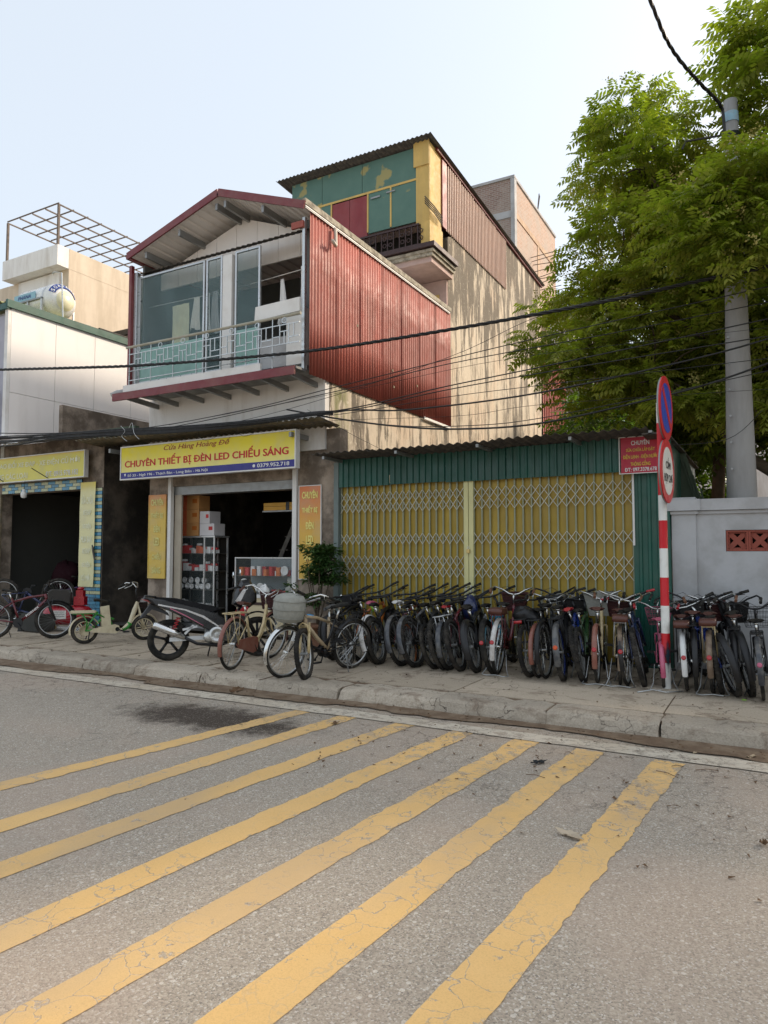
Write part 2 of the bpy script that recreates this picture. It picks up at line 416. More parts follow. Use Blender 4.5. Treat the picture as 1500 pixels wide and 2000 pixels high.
# kerb of cast stones, each its own piece
kerb = bpy.data.objects.new('kerb', None); COL.objects.link(kerb); kerb['kind'] = 'structure'; ORG['kerb'] = Vector((0, 0, 0))
x = -30.0; r3 = random.Random(11); joints = []
while x < 14:
    wk = 1.02 + r3.uniform(-.12, .16); x1 = x + wk - r3.uniform(.010, .032)
    q = M(); nx = 11; prof = [(6.615, RZ - .02), (6.63, RZ + .05), (6.66, -.02), (6.70, .004), (6.77, .013), (7.03, .012), (7.07, -.02)]
    tilt = r3.uniform(-.010, .010); dy = r3.uniform(-.015, .015)
    for i in range(nx + 1):
        t = i / nx; xx = x + (x1 - x) * t
        en = min(t, 1 - t) * nx
        chip = -.03 * r3.random() if en < .5 else (-.02 * r3.random() if r3.random() < .2 else 0)
        for (yy, zz) in prof:
            q.v.append((xx + (r3.uniform(-.012, .012) if en < .5 else 0), yy + dy + r3.uniform(-.010, .010), zz + (tilt * (t - .5) + chip + r3.uniform(-.004, .004) if zz > RZ + .02 else 0)))
    K = len(prof)
    for i in range(nx):
        for k in range(K - 1): q.f.append((i * K + k, (i + 1) * K + k, (i + 1) * K + k + 1, i * K + k + 1))
    q.f.append(tuple(reversed(range(K)))); q.f.append(tuple(nx * K + k for k in range(K)))
    o = q.obj('kerb_stone', MATS['kerb_concrete'], kerb)
    joints.append(x1); x += wk
# pavement: bed plus cast slabs with open joints
sheet('pavement_bed', -60, 60, 6.72, 60, -.012, MATS['soil'])
pav = bpy.data.objects.new('pavement', None); COL.objects.link(pav); pav['kind'] = 'structure'; ORG['pavement'] = Vector((0, 0, 0))
rows = [(7.13, 8.05), (8.06, 8.95), (8.96, 9.84)]
for ri, (y0, y1) in enumerate(rows):
    x = -24 + ri * .4
    while x < 10:
        left = x < -5
        wk = r3.uniform(.55, 1.1) if left else r3.uniform(1.5, 2.6)
        g = r3.uniform(.008, .02) if left else .006
        q = M(); z = r3.uniform(-.008, .004) if left else r3.uniform(-.002, .002)
        j = [r3.uniform(-.03, .03) * left for _ in range(4)]
        xa, xb = x + g, x + wk
        top = [(xa + j[0], y0), (xb + j[1] - .01, y0 + (.01 if left else 0)), (xb + j[2] - .01, y1), (xa + j[3], y1 - (.01 if left else 0))]
        q.prism(top, -.06, z, axis='z')
        q.obj('paving_slab', MATS['pavement'], pav); x += wk
sheet('shop_floor', -17, -6.6, 9.86, 14.2, .05, mat('floor_screed', (.10, .09, .08), .8, var=.3))

# ================================================================ MATERIALS FOR BUILDINGS
mat('red_sheet', (.37, .088, .062), .58, var=.16, vscale=2.5, dirt=(.24, .075, .055), dscale=3.2, damt=.6, dcov=.5, streak=True, bump=.05, rv=.07)
mat('dark_red', (.17, .022, .028), .45, var=.15, dirt=(.28, .17, .12), damt=.2, rv=.05)
mat('beige_sheet', (.47, .30, .22), .5, var=.1, dirt=(.2, .13, .1), damt=.25, streak=True)
mat('green_sheet', (.008, .085, .06), .42, var=.2, vscale=2, dirt=(.03, .07, .05), dscale=2.5, damt=.5, streak=True, rv=.1)
mat('old_roof', (.12, .105, .08), .75, var=.3, vscale=9, dirt=(.30, .25, .17), dscale=6, damt=.5, bump=.2)
mat('rust_roof', (.15, .135, .09), .75, var=.35, vscale=7, dirt=(.30, .23, .14), dscale=8, damt=.6, bump=.2)
mat('dark_roof', (.055, .05, .045), .7, var=.35, vscale=9, dirt=(.14, .12, .09), dscale=8, damt=.5)
mat('white_wall', (.78, .765, .74), .85, var=.06, vscale=1.5, dirt=(.33, .27, .2), dscale=1.6, damt=.4, dcov=.58, streak=True, bump=.05)
mat('white_panel', (.80, .77, .74), .5, var=.04, vscale=1.2, dirt=(.5, .45, .4), damt=.2, dcov=.6, streak=True)
mat('grey_wall', (.47, .475, .48), .85, var=.10, vscale=1.8, dirt=(.26, .25, .235), dscale=1.7, damt=.5, bump=.06)
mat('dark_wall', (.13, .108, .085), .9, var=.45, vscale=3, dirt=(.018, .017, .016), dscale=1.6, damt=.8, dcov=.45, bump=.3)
mat('brown_wall', (.36, .295, .235), .9, var=.3, vscale=4, dirt=(.085, .065, .048), dscale=2.6, damt=.75, dcov=.47, bump=.25)
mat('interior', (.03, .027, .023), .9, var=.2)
mat('interior_grey', (.10, .10, .088), .85, var=.08)
mat('steel_grey', (.28, .285, .28), .45, .55, var=.15)
mat('zinc', (.55, .56, .55), .35, .8, var=.15)
mat('alu', (.55, .56, .56), .35, .7, var=.08)
mat('white_paintwork', (.72, .71, .68), .5, var=.05, dirt=(.4, .35, .28), damt=.3, dcov=.57)
mat('black_rubber', (.014, .014, .013), .85, var=.3, vscale=20, dirt=(.08, .07, .055), dscale=7, damt=.5, dcov=.5)
mat('dusty_tyre', (.018, .017, .016), .92, var=.3, vscale=25, dirt=(.095, .082, .066), dscale=6, damt=.6, dcov=.5)
mat('black_plastic', (.010, .010, .011), .45, var=.2)
mat('black_metal', (.011, .011, .012), .4, .1, var=.2)
mat('chrome', (.72, .72, .70), .22, 1.0, var=.1)
mat('cable_black', (.012, .012, .012), .55)
mat('glass', (.1, .2, .2), .05)
glass_mat('teal_glass', (.17, .28, .28), .22, .05)
glass_mat('frost_glass', (.30, .52, .46), .80, .25)
glass_mat('clear_glass', (.3, .36, .36), .07, .03)
mat('gate_ochre', (.42, .285, .028), .5, var=.12, vscale=2.2, dirt=(.25, .17, .04), dscale=3, damt=.45, streak=True, rv=.08)
mat('gate_rail', (.28, .30, .20), .5, .1, var=.15)
mat('gate_lattice', (.66, .66, .57), .45, .15, var=.12, dirt=(.25, .2, .13), damt=.35, dcov=.58)
mat('gate_jamb', (.66, .62, .30), .5, var=.06, dirt=(.35, .3, .15), damt=.3, dcov=.58, streak=True)
mat('cream', (.62, .52, .33), .6, var=.1)
mat('red_paint', (.55, .006, .012), .42, var=.08, dirt=(.3, .03, .03), damt=.15)
mat('white_sign', (.70, .68, .62), .5, var=.05, dirt=(.4, .36, .3), dscale=6, damt=.45, dcov=.6)
mat('blue_paint', (.012, .055, .42), .4)
mat('lamp_white', (.75, .75, .72), .35)

# stained render of the tall building (long dark streaks running down, warm patches where paint is gone)
m, n, b = nt('stained_wall')
P = N(n, 'ShaderNodeNewGeometry').outputs['Position']; s3 = N(n, 'ShaderNodeSeparateXYZ'); n.links.new(P, s3.inputs[0])
c = mixc(n, noise(n, 1.1, 7, rough=.6), (.48, .395, .29), (.66, .575, .455))
c = mixc(n, ramp(n, noise(n, .8, 4), .50, .62, 0, .5), c, (.58, .44, .31))
st = noise(n, 1.0, 9, rough=.72, sx=(2.6, 2.6, .42)); top = ramp(n, s3.outputs[2], 5.5, 9.0, -.01, .075)
c = mixc(n, ramp(n, mth(n, 'ADD', st, top), .49, .575, 0, .88), c, (.085, .07, .05))
c = mixc(n, ramp(n, noise(n, 1.0, 8, rough=.8, sx=(6, 6, .6)), .50, .62, 0, .7), c, (.15, .12, .09))
moss = mth(n, 'MULTIPLY', ramp(n, s3.outputs[1], 9.95, 10.15, 0, 1), ramp(n, s3.outputs[1], 10.35, 10.7, 1, 0))
moss = mth(n, 'MULTIPLY', moss, ramp(n, s3.outputs[2], 4.6, 4.3, 0, 1)); moss = mth(n, 'MULTIPLY', moss, ramp(n, noise(n, 5, 5, sx=(1, 1, .4)), .35, .6))
c = mixc(n, mth(n, 'MULTIPLY', moss, .8), c, (.12, .13, .025))
c = mixc(n, ramp(n, noise(n, 9, 6, rough=.75), .57, .68, 0, .5), c, (.72, .65, .53))
n.links.new(c, b.inputs['Base Color']); b.inputs['Roughness'].default_value = .92
bumpn(n, b, noise(n, 7, 9, rough=.7), .45, .03); MATS['stained_wall'] = m
# bare brickwork, far away
def brick_mat(name, bc, bc2, mc, side):
    m, n, b = nt(name); P = N(n, 'ShaderNodeNewGeometry').outputs['Position']; s3 = N(n, 'ShaderNodeSeparateXYZ'); n.links.new(P, s3.inputs[0])
    cx = N(n, 'ShaderNodeCombineXYZ'); n.links.new(s3.outputs[1 if side else 0], cx.inputs[0]); n.links.new(s3.outputs[2], cx.inputs[1])
    t = N(n, 'ShaderNodeTexBrick'); n.links.new(cx.outputs[0], t.inputs['Vector']); t.inputs['Scale'].default_value = 1.0
    t.inputs['Brick Width'].default_value = .21; t.inputs['Row Height'].default_value = .072; t.inputs['Mortar Size'].default_value = .011
    t.inputs['Color1'].default_value = (*bc, 1); t.inputs['Color2'].default_value = (*bc2, 1); t.inputs['Mortar'].default_value = (*mc, 1)
    c = mixc(n, ramp(n, noise(n, .9, 7, rough=.7), .42, .62, 0, .6), t.outputs['Color'], (.40, .35, .30))
    n.links.new(c, b.inputs['Base Color']); b.inputs['Roughness'].default_value = .9
    bumpn(n, b, t.outputs['Fac'], -.5, .02); MATS[name] = m
brick_mat('brick_side', (.40, .23, .15), (.50, .33, .24), (.46, .41, .36), True)  # paler, warmer brick copy: sunlight on the side put into the colour
brick_mat('brick_front', (.22, .13, .10), (.32, .21, .17), (.36, .33, .3), False)  # darker copy of the same brick: shade on fronts put into the colour
# green boards with yellow brushed patches
m, n, b = nt('green_board')
f = ramp(n, noise(n, 1.9, 3), .60, .66)
c = mixc(n, noise(n, 3, 5), (.055, .13, .105), (.10, .19, .15)); c = mixc(n, mth(n, 'MULTIPLY', f, .75), c, (.36, .29, .09))
n.links.new(c, b.inputs['Base Color']); b.inputs['Roughness'].default_value = .65; MATS['green_board'] = m
mat('yellow_board', (.58, .40, .13), .65, var=.12, dirt=(.3, .22, .1), damt=.3, streak=True)
mat('maroon_board', (.20, .018, .022), .5, var=.2, vscale=2, dirt=(.3, .08, .07), damt=.25, streak=True)
mat('pink_wall', (.50, .36, .32), .8, var=.1, dirt=(.2, .15, .12), damt=.3)
mat('brown_iron', (.045, .022, .02), .5, .2, var=.2)
mat('moss_white', (.42, .38, .30), .85, var=.2, dirt=(.1, .08, .06), dscale=8, damt=.7)
# ================================================================ BUILDING A: two-storey shop house with gable roof
MT = MATS
def bx(name, m_, par, *a): return M().box(*a).obj(name, m_, par)
A = thing('shop_house', 'two storey shop house with gabled roof, glazed balcony and red corrugated side', 'building', (-8.6, 11.5, 0))
XL, XR = -10.75, -6.56
# ground floor walls round the open shop room
bx('wall', MT['brown_wall'], A, -10.75, -10.22, 9.85, 10.1, 0, 3.25)
bx('wall', MT['brown_wall'], A, -7.17, -6.30, 9.85, 10.1, 0, 3.6)
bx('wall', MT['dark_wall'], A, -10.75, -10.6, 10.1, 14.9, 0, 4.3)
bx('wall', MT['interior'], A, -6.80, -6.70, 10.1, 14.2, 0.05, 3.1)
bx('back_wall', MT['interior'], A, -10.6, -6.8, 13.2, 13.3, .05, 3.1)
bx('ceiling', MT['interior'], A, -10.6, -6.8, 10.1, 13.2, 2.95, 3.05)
bx('lintel', MT['brown_wall'], A, -10.22, -7.17, 9.85, 10.1, 2.78, 3.25)
bx('wall', MT['white_wall'], A, -10.75, -6.57, 9.8, 10.05, 3.25, 4.50)
# side wall: stained render below the corrugated sheets
bx('side_wall', MT['stained_wall'], A, -6.70, -6.565, 9.93, 14.95, 0, 4.6)
bx('shutter_box', MT['steel_grey'], A, -10.2, -7.19, 9.9, 10.15, 2.62, 2.80)
bx('door_post', MT['white_paintwork'], A, -10.20, -10.12, 9.80, 9.88, 0, 2.98)
bx('door_post', MT['white_paintwork'], A, -7.24, -7.155, 9.80, 9.88, 0, 2.98)
bx('door_panel', mat('tan_door', (.42, .37, .29), .6, dirt=(.25, .2, .15), damt=.3), A, -10.115, -9.94, 9.90, 9.94, .05, 2.62)
# upper room shell
FZ = 4.60
bx('floor_slab', MT['steel_grey'], A, -10.62, -6.60, 9.30, 9.80, 4.50, 4.58)
bx('upper_back_wall', mat('dim_panel', (.13, .135, .13), .7), A, -10.6, -6.65, 11.6, 11.7, FZ, 7.2)
bx('upper_floor', MT['interior'], A, -10.6, -6.7, 9.8, 14.9, 4.50, 4.60)
bx('upper_wall', MATS['dim_panel'], A, -10.62, -10.56, 9.45, 11.6, FZ, 7.1)
bx('upper_wall', MATS['dim_panel'], A, -6.72, -6.66, 9.45, 11.6, FZ, 7.1)
bx('room_window', MT['black_metal'], A, -7.5, -6.78, 11.52, 11.59, 5.3, 6.35)
# gable wall standing back under the roof, built of panels
gx0, gx1, rx = -10.5, -6.62, -8.36
def roofz(x): return 7.06 + (7.72 - 7.06) * (1 - abs(x - rx) / (rx - gx0 if x < rx else gx1 - rx))
e = 8
for i in range(e):
    xa = gx0 + (gx1 - gx0) * i / e + .004; xb = gx0 + (gx1 - gx0) * (i + 1) / e - .004
    pl = [(xa, 6.70), (xb, 6.70), (xb, roofz(xb) - .06)] + ([(rx, roofz(rx) - .06)] if xa < rx < xb else []) + [(xa, roofz(xa) - .06)]
    M().prism(pl, 9.80, 9.84).obj('gable_panel', MT['white_panel'], A)
# roof: two corrugated slopes with red verge flashing
for sgn, xe in ((-1, -10.62), (1, -6.50)):
    ridge = Vector((rx, 9.1, 7.80)); eave = Vector((xe, 9.1, 7.12)); d = (eave - ridge)
    q = M()
    if sgn < 0: q.corr(eave, -d, (0, 1, 0), d.length, 5.85, .2, .03, .02, box=True)
    else: q.corr(ridge, d, (0, 1, 0), d.length, 5.85, .2, .03, .02, box=True)
    q.obj('roof_sheet', MT['white_panel'], A)
    q = M(); q.beam(ridge + Vector((0, -.03, .03)), eave + Vector((0, -.03, .03)), .03, .13); q.obj('verge', MT['dark_red'], A)
    q = M(); q.beam((xe, 9.08, 7.14), (xe, 14.95, 7.14), .10, .07) if sgn < 0 else q.beam((-6.52, 9.08, 7.22), (-6.52, 15.0, 7.22), .07, .10)
    q.obj('gutter' if sgn < 0 else 'edge_flashing', MT['dark_red'] if sgn < 0 else MT['moss_white'], A)
for x, zz in ((-10.2, 7.12), (-9.35, 7.36), (-8.46, 7.63), (-8.26, 7.63), (-7.42, 7.34)):
    M().beam((x, 9.14, zz), (x, 9.80, zz), .05, .12).obj('purlin', MT['steel_grey'], A)
# small dark canopy strip over the glazing
M().corr((-10.6, 9.31, 6.87), (1, 0, 0), (0, 1, .42), 3.95, .30, .12, .012, .006, box=True).obj('canopy_sheet', MT['dark_roof'], A)
bx('canopy_end', MT['red_sheet'], A, -6.86, -6.62, 9.2, 9.24, 6.87, 6.98)
# glazing
def frame_rect(q, x0, x1, y, z0, z1, w=.035, d=.04):
    q.box(x0, x0 + w, y, y + d, z0, z1).box(x1 - w, x1, y, y + d, z0, z1).box(x0 + w, x1 - w, y, y + d, z0, z0 + w).box(x0 + w, x1 - w, y, y + d, z1 - w, z1)
    return q
for x0, x1 in ((-10.60, -8.92), (-8.88, -8.50), (-8.20, -7.64)):
    o = frame_rect(M(), x0, x1, 9.36, 4.74, 6.84).obj('window_frame', MT['alu'], A)
    M().box(x0 + .035, x1 - .035, 9.375, 9.383, 5.42, 6.80).obj('pane', MT['teal_glass'], o)
    M().box(x0 + .035, x1 - .035, 9.372, 9.380, 4.78, 5.41).obj('pane', MT['frost_glass'] if x1 - x0 > .5 else MT['teal_glass'], o)
bx('window_post', MT['white_paintwork'], A, -8.46, -8.25, 9.33, 9.42, 4.62, 6.80)
bx('corner_post', MT['alu'], A, -10.68, -10.60, 9.30, 9.38, 4.5, 6.92)
bx('downpipe', MT['dark_red'], A, -10.76, -10.69, 9.24, 9.31, 4.7, 7.05)
bx('corner_post', MT['zinc'], A, -6.66, -6.61, 9.24, 9.30, 4.5, 7.05)
bx('white_cabinet', MT['white_paintwork'], A, -6.98, -6.64, 9.25, 9.5, 4.60, 5.55)
bx('bottom_panel', MT['grey_wall'], A, -7.62, -6.98, 9.36, 9.40, 4.64, 5.15)
# balcony edge
bx('fascia', MT['dark_red'], A, -10.85, -6.62, 8.98, 9.02, 4.36, 4.50)
bx('balcony_deck', MT['steel_grey'], A, -10.72, -6.60, 9.02, 9.30, 4.46, 4.50)
bx('white_rail_board', MT['white_paintwork'], A, -10.62, -7.35, 9.03, 9.07, 4.505, 4.64)
for x in (-10.5, -9.98, -9.32, -8.66, -8.0, -7.35, -6.74):
    M().beam((x, 9.03, 4.41), (x, 9.80, 4.36), .05, .09).obj('floor_beam', MT['steel_grey'], A)
q = M(); q.path([(-10.95, 9.05, 4.50), (-10.85, 9.1, 4.55), (-10.70, 9.14, 4.56)], .05, 8); q.obj('drain_pipe', MT['grey_wall'], A, True)
# railing with its bar pattern
rl = M().path([(-10.62, 9.10, 5.38), (-6.58, 9.10, 5.38)], .026, 8).obj('top_rail', mat('old_rail', (.40, .38, .30), .6, dirt=(.2, .16, .1)), A)
q = M()
for z in (5.24, 4.92, 4.74): q.box(-10.55, -6.60, 9.092, 9.108, z - .007, z + .007)
q.obj('rail_bar', MT['zinc'], A)
nmod = 7; L = (10.55 - 6.6) / nmod
for i in range(nmod):
    x = -10.55 + i * L
    q = M()
    def vb(xx, z0, z1): q.box(xx - .007, xx + .007, 9.088, 9.102, z0, z1)
    def hb(xa, xb, z): q.box(xa, xb, 9.088, 9.102, z - .007, z + .007)
    vb(x + .02, 4.5, 5.36); vb(x + L * .30, 4.92, 5.24); vb(x + L * .62, 4.92, 5.24); hb(x + .02, x + L * .30, 5.05); hb(x + L * .30, x + L * .62, 5.13); hb(x + L * .62, x + L, 5.02)
    vb(x + L * .46, 4.92, 5.13); vb(x + L * .8, 5.02, 5.24)
    q.torus((x + L * .46, 9.095, 5.31), .045, .008, 'y', 14, 4)
    q.obj('rail_panel', MT['zinc'], A)
wb = M().prism([(-7.62, 5.44), (-6.68, 5.47), (-6.68, 5.70), (-7.60, 5.68)], 9.20, 9.24); wb.obj('notice_board', MT['white_paintwork'], A)
M().path([(-10.56, 9.57, 6.30), (-8.5, 9.57, 6.27), (-6.75, 9.57, 6.34)], .008, 5).obj('clothes_line', MT['zinc'], A)
# corrugated side: separate sheets
ns = 7
for i in range(ns):
    y0 = 9.26 + i * 5.74 / ns; wv = 5.74 / ns + .02
    q = M().corr((-6.545 - (.004 if i % 2 else 0), y0, 4.42 + r3.uniform(-.015, .015)), (0, 1, 0), (0, 0, 1), wv, 2.74, .091, .024, .002, nper=6, rowv=3)
    q.obj('corrugated_sheet', MT['red_sheet'], A, True)
for (y, z) in ((10.75, 5.62), (12.1, 5.1), (13.2, 5.02), (12.15, 4.78)):
    M().box(-6.52, -6.513, y, y + .05, z, z + .045).obj('rust_hole', MT['rust_roof'], A)
bx('bottom_flashing', MT['white_paintwork'], A, -6.52, -6.50, 13.55, 14.95, 4.39, 4.44)
M().path([(-6.46, 9.93, 7.10), (-6.45, 9.93, 6.80), (-6.42, 9.88, 6.76), (-6.40, 9.74, 6.80)], .032, 8).obj('waste_pipe', mat('pvc', (.52, .46, .38), .5), A, True)
# eave roof over the shop sign
for i, (xa, xb, zz) in enumerate(((-12.2, -11.3, 3.66), (-11.3, -10.3, 3.63), (-10.3, -9.3, 3.62), (-9.3, -8.3, 3.62), (-8.3, -7.3, 3.61), (-7.3, -6.35, 3.58))):
    M().corr((xa - .03, 9.22 + r3.uniform(-.03, .03), zz + .075), (1, 0, 0), (0, 1, -.07), xb - xa + .06, .66, .13, .034, .004, nper=6).obj('eave_sheet', MT['rust_roof'], A, True)
bx('eave_bracket', MT['steel_grey'], A, -6.95, -6.9, 9.3, 9.85, 3.42, 3.50)
bx('eave_bracket', MT['steel_grey'], A, -11.3, -11.25, 9.3, 9.85, 3.45, 3.53)

# laundry hanging behind the glass: each a thing of its own
def cloth(name, label, m_, x, y, ztop, w, h, seed, grp='laundry hanging behind the balcony glass', taper=.8):
    rr = random.Random(seed); q = M(); nx, nz = 8, 6
    for side in (0, .006):
        for j in range(nz + 1):
            for i in range(nx + 1):
                t = j / nz; u = (i / nx - .5) * w * (1 - (1 - taper) * (1 - t))
                q.v.append((x + u + .02 * math.sin(t * 3 + seed), y + side + .03 * math.sin(i * 1.7 + seed) * (0.3 + t), ztop - t * h - .03 * math.sin(i + seed) * t))
    k = (nx + 1) * (nz + 1)
    for j in range(nz):
        for i in range(nx):
            a = j * (nx + 1) + i; q.f.append((a, a + 1, a + nx + 2, a + nx + 1)); q.f.append((a + k, a + k + nx + 1, a + k + nx + 2, a + k + 1))
    o = q.obj(name, m_, None, True, label=label, category='laundry', group=grp); return o
wc = mat('white_cloth', (.8, .8, .78), .9, var=.08); yc = mat('yellow_cloth', (.74, .72, .48), .9, var=.15); dc = mat('navy_cloth', (.03, .05, .09), .9); ic = mat('ivory_cloth', (.78, .76, .68), .9, var=.12)
cloth('towel', 'pale yellow patterned towel, leftmost of the laundry behind the glass', yc, -9.67, 9.50, 6.18, 0.42, 0.88, 1, taper=1)
cloth('shirt', 'ivory shirt hanging next to the yellow towel behind the glass', ic, -9.26, 9.50, 6.25, 0.26, 0.60, 2, taper=.55)
cloth('shirt', 'crumpled white shirt hanging left of the window mullion', wc, -8.99, 9.52, 6.28, 0.24, 0.72, 3, taper=.5)
cloth('shirt', 'light grey shirt hanging just behind the window mullion', mat('grey_cloth', (.4, .42, .42), .9), -8.76, 9.50, 6.28, 0.22, 0.78, 4, taper=.6)
cloth('shirt', 'dark navy shirt hanging behind the narrow pane', dc, -8.48, 9.50, 6.28, 0.25, 0.66, 5)
cloth('shirt', 'white shirt hanging alone in the open window bay', wc, -7.40, 9.68, 6.30, .20, .80, 6, taper=.3)
cloth('curtain', 'narrow white curtain at the right edge of the open bay', wc, -6.93, 9.62, 6.42, .13, .95, 7, taper=.7)

# ================================================================ BUILDING B: tall house behind
B = thing('tall_house', 'tall narrow house behind, green and maroon boards on top, long stained side wall', 'building', (-8.6, 18, 0))
bx('side_wall', MT['stained_wall'], B, -10.7, -6.56, 14.97, 22.6, 0, 9.0)
M().prism([(15.0, 9.0), (22.6, 9.0), (22.6, 10.36), (18.9, 10.52), (15.0, 9.02)], -6.9, -6.562, axis='x').obj('side_wall', MT['stained_wall'], B)
bx('attic_wall', MT['pink_wall'], B, -10.6, -6.9, 15.0, 21, 9.0, 10.3)
# beige sheets on the attic flank
for i in range(5):
    y0 = 14.86 + i * .84; zt0 = 10.72 - .05 * (i * .84); zt1 = 10.72 - .05 * ((i + 1) * .84)
    q = M().corr((-6.545, y0, 9.10), (0, 1, 0), (0, 0, 1), .845, (zt0 + zt1) / 2 - 9.10, .105, .026, .003, box=True); q.obj('corrugated_sheet', MT['beige_sheet'], B)
bx('corner_strip', MT['maroon_board'], B, -6.58, -6.53, 14.62, 14.86, 9.12, 10.72)
M().beam((-6.53, 14.3, 10.84), (-6.53, 22.7, 10.42), .06, .12).obj('roof_flashing', MT['dark_red'], B)
# roof sheet
M().corr((-10.75, 13.75, 10.86), (1, 0, 0), (0, 1, -.05), 4.32, 9.0, .115, .03, .006).obj('roof_sheet', MT['dark_roof'], B, True)
# front boards
FY = 14.0
def board(mm, x0, x1, z0, z1, y=FY): return bx('board', MT[mm], B, x0 + .006, x1 - .006, y, y + .03, z0 + .004, z1 - .004)
top_z = 10.80
board('green_board', -10.42, -9.50, 10.05, top_z); board('green_board', -9.50, -8.35, 10.05, top_z); board('green_board', -8.35, -6.9, 10.05, top_z)
bx('board_joint', MT['yellow_board'], B, -10.42, -6.9, FY - .012, FY - .002, 10.02, 10.07)
board('green_board', -10.42, -9.85, 9.1, 10.04); board('green_board', -9.85, -9.22, 9.1, 10.04)
board('maroon_board', -9.20, -8.70, 8.95, 10.0); board('maroon_board', -8.70, -8.20, 8.95, 10.0)
board('green_board', -8.18, -7.58, 9.05, 10.02); board('green_board', -7.56, -6.9, 9.05, 10.02)
for x in (-9.85, -9.22, -8.19, -7.57): bx('board_joint', MT['yellow_board'], B, x - .02, x + .02, FY - .012, FY - .002, 9.08, 10.02)
bx('board', MT['yellow_board'], B, -6.9, -6.57, FY - .03, FY + .0, 8.95, 10.90)
bx('board', MT['yellow_board'], B, -6.60, -6.565, FY + .0, 14.62, 9.0, 10.84)
bx('board', MT['yellow_board'], B, -6.95, -6.56, FY - .06, FY - .032, 10.3, 10.88)
bx('hinge', MT['steel_grey'], B, -8.1, -7.85, FY - .03, FY - .014, 9.86, 9.90)
bx('hinge', MT['steel_grey'], B, -7.68, -7.45, FY - .03, FY - .014, 9.9, 9.93)
# balcony with brown iron railing over a moulded ledge
bx('balcony_slab', MT['pink_wall'], B, -10.5, -6.45, 13.82, 15.0, 7.96, 8.08)
bx('ledge', MT['moss_white'], B, -10.5, -6.40, 13.76, 15.0, 8.08, 8.16)
bx('ledge', MT['moss_white'], B, -10.5, -6.36, 13.72, 15.0, 8.16, 8.22)
bx('ledge', MT['brown_iron'], B, -10.5, -6.30, 13.64, 15.0, 8.24, 8.34)
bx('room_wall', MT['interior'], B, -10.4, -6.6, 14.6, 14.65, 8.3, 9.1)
bx('yellow_pillar', MT['yellow_board'], B, -6.72, -6.5, 13.85, 14.55, 8.34, 8.93)
q = M(); q.box(-10.4, -6.75, 13.80, 13.84, 8.86, 8.90); q.box(-10.4, -6.75, 13.80, 13.84, 8.40, 8.43); q.obj('handrail', MT['brown_iron'], B)
for i in range(24):
    x = -10.35 + i * .155
    q = M().box(x - .012, x + .012, 13.81, 13.83, 8.43, 8.86)
    if i % 3 != 1: q.torus((x + .077, 13.82, 8.72), .045, .011, 'y', 10, 4).torus((x + .077, 13.82, 8.56), .045, .011, 'y', 10, 4)
    q.obj('baluster', MT['brown_iron'], B)
bx('front_wall', MT['pink_wall'], B, -10.6, -6.565, 14.9, 14.96, 4.6, 7.95)
bx('yellow_vent', MT['yellow_board'], B, -6.95, -6.75, 14.86, 14.9, 7.35, 7.6)
M().lathe((-7.3, 14.4, 7.86), [(.05, .1), (.06, .05), (.03, 0)]).obj('ceiling_lamp', MT['brown_iron'], B)
for k in range(4): M().path([(-6.48, 14.5, 9.25 - k * .06), (-6.46, 14.0, 9.3 - k * .05), (-6.55, 13.7, 9.42 - k * .05)], .012, 5).obj('cable', MT['cable_black'], B)
# red sheet annex beyond the tall house
Cc = thing('red_annex', 'narrow annex clad in dark red corrugated sheet behind the end of the stained wall', 'building', (-7.5, 24.2, 0))
M().corr((-6.56, 22.75, 4), (0, 1, 0), (0, 0, 1), 2.9, 4.3, .2, .035, .004, box=True).obj('corrugated_sheet', MT['red_sheet'], Cc)
bx('wall', MT['dark_wall'], Cc, -8.6, -6.62, 22.75, 25.6, 0, 8.2)
bx('end_trim', MT['white_paintwork'], Cc, -6.6, -6.5, 25.66, 25.76, 4, 8.3)

# ================================================================ BUILDING C: unfinished brick tower
T = thing('brick_tower', 'unfinished bare brick tower with steel bars sticking out, rising behind the tall house', 'building', (-9.5, 27, 0))
bx('front_wall', MT['brick_front'], T, -10.9, -7.92, 24.0, 24.2, 4, 15.15)
bx('side_wall', MT['brick_side'], T, -8.1, -7.90, 24.22, 29.6, 4, 15.15)
bx('corner_column', MT['grey_wall'], T, -8.0, -7.85, 23.96, 24.2, 4, 15.17)
bx('floor_band', MT['grey_wall'], T, -10.9, -8.0, 23.97, 24.0, 13.7, 13.95)
bx('floor_band', mat('band_render', (.55, .40, .28), .9, dirt=(.3, .2, .14)), T, -7.90, -7.87, 24.2, 29.6, 13.75, 13.95)
bx('floor_band', MATS['band_render'], T, -7.90, -7.87, 24.2, 29.6, 10.2, 10.75)
bx('wall_strip', MATS['band_render'], T, -7.90, -7.88, 26.9, 27.15, 10.75, 13.75)
bx('roof_slab', MT['grey_wall'], T, -10.9, -7.85, 23.95, 29.6, 15.15, 15.25)
bx('stair_head', MT['grey_wall'], T, -11.2, -10.2, 24.6, 26.4, 15.0, 15.75)
rb = random.Random(5)
for k in range(22):
    y = 26.0 + k * .17; z = 12.9 - k * .115 + rb.uniform(-.1, .1)
    M().path([(-7.9, y, z), (-7.9 + rb.uniform(.7, 1.3), y + rb.uniform(-.15, .15), z + rb.uniform(-.02, .12))], .016, 4).obj('steel_bar', mat('rebar', (.16, .13, .11), .8), T)
for dx in (0, .12, .24): M().path([(-8.0 - dx * .4, 27.3 + dx, 15.2), (-7.9 - dx * .4, 27.35 + dx, 16.0 + dx)], .018, 4).obj('steel_bar', MATS['rebar'], T)

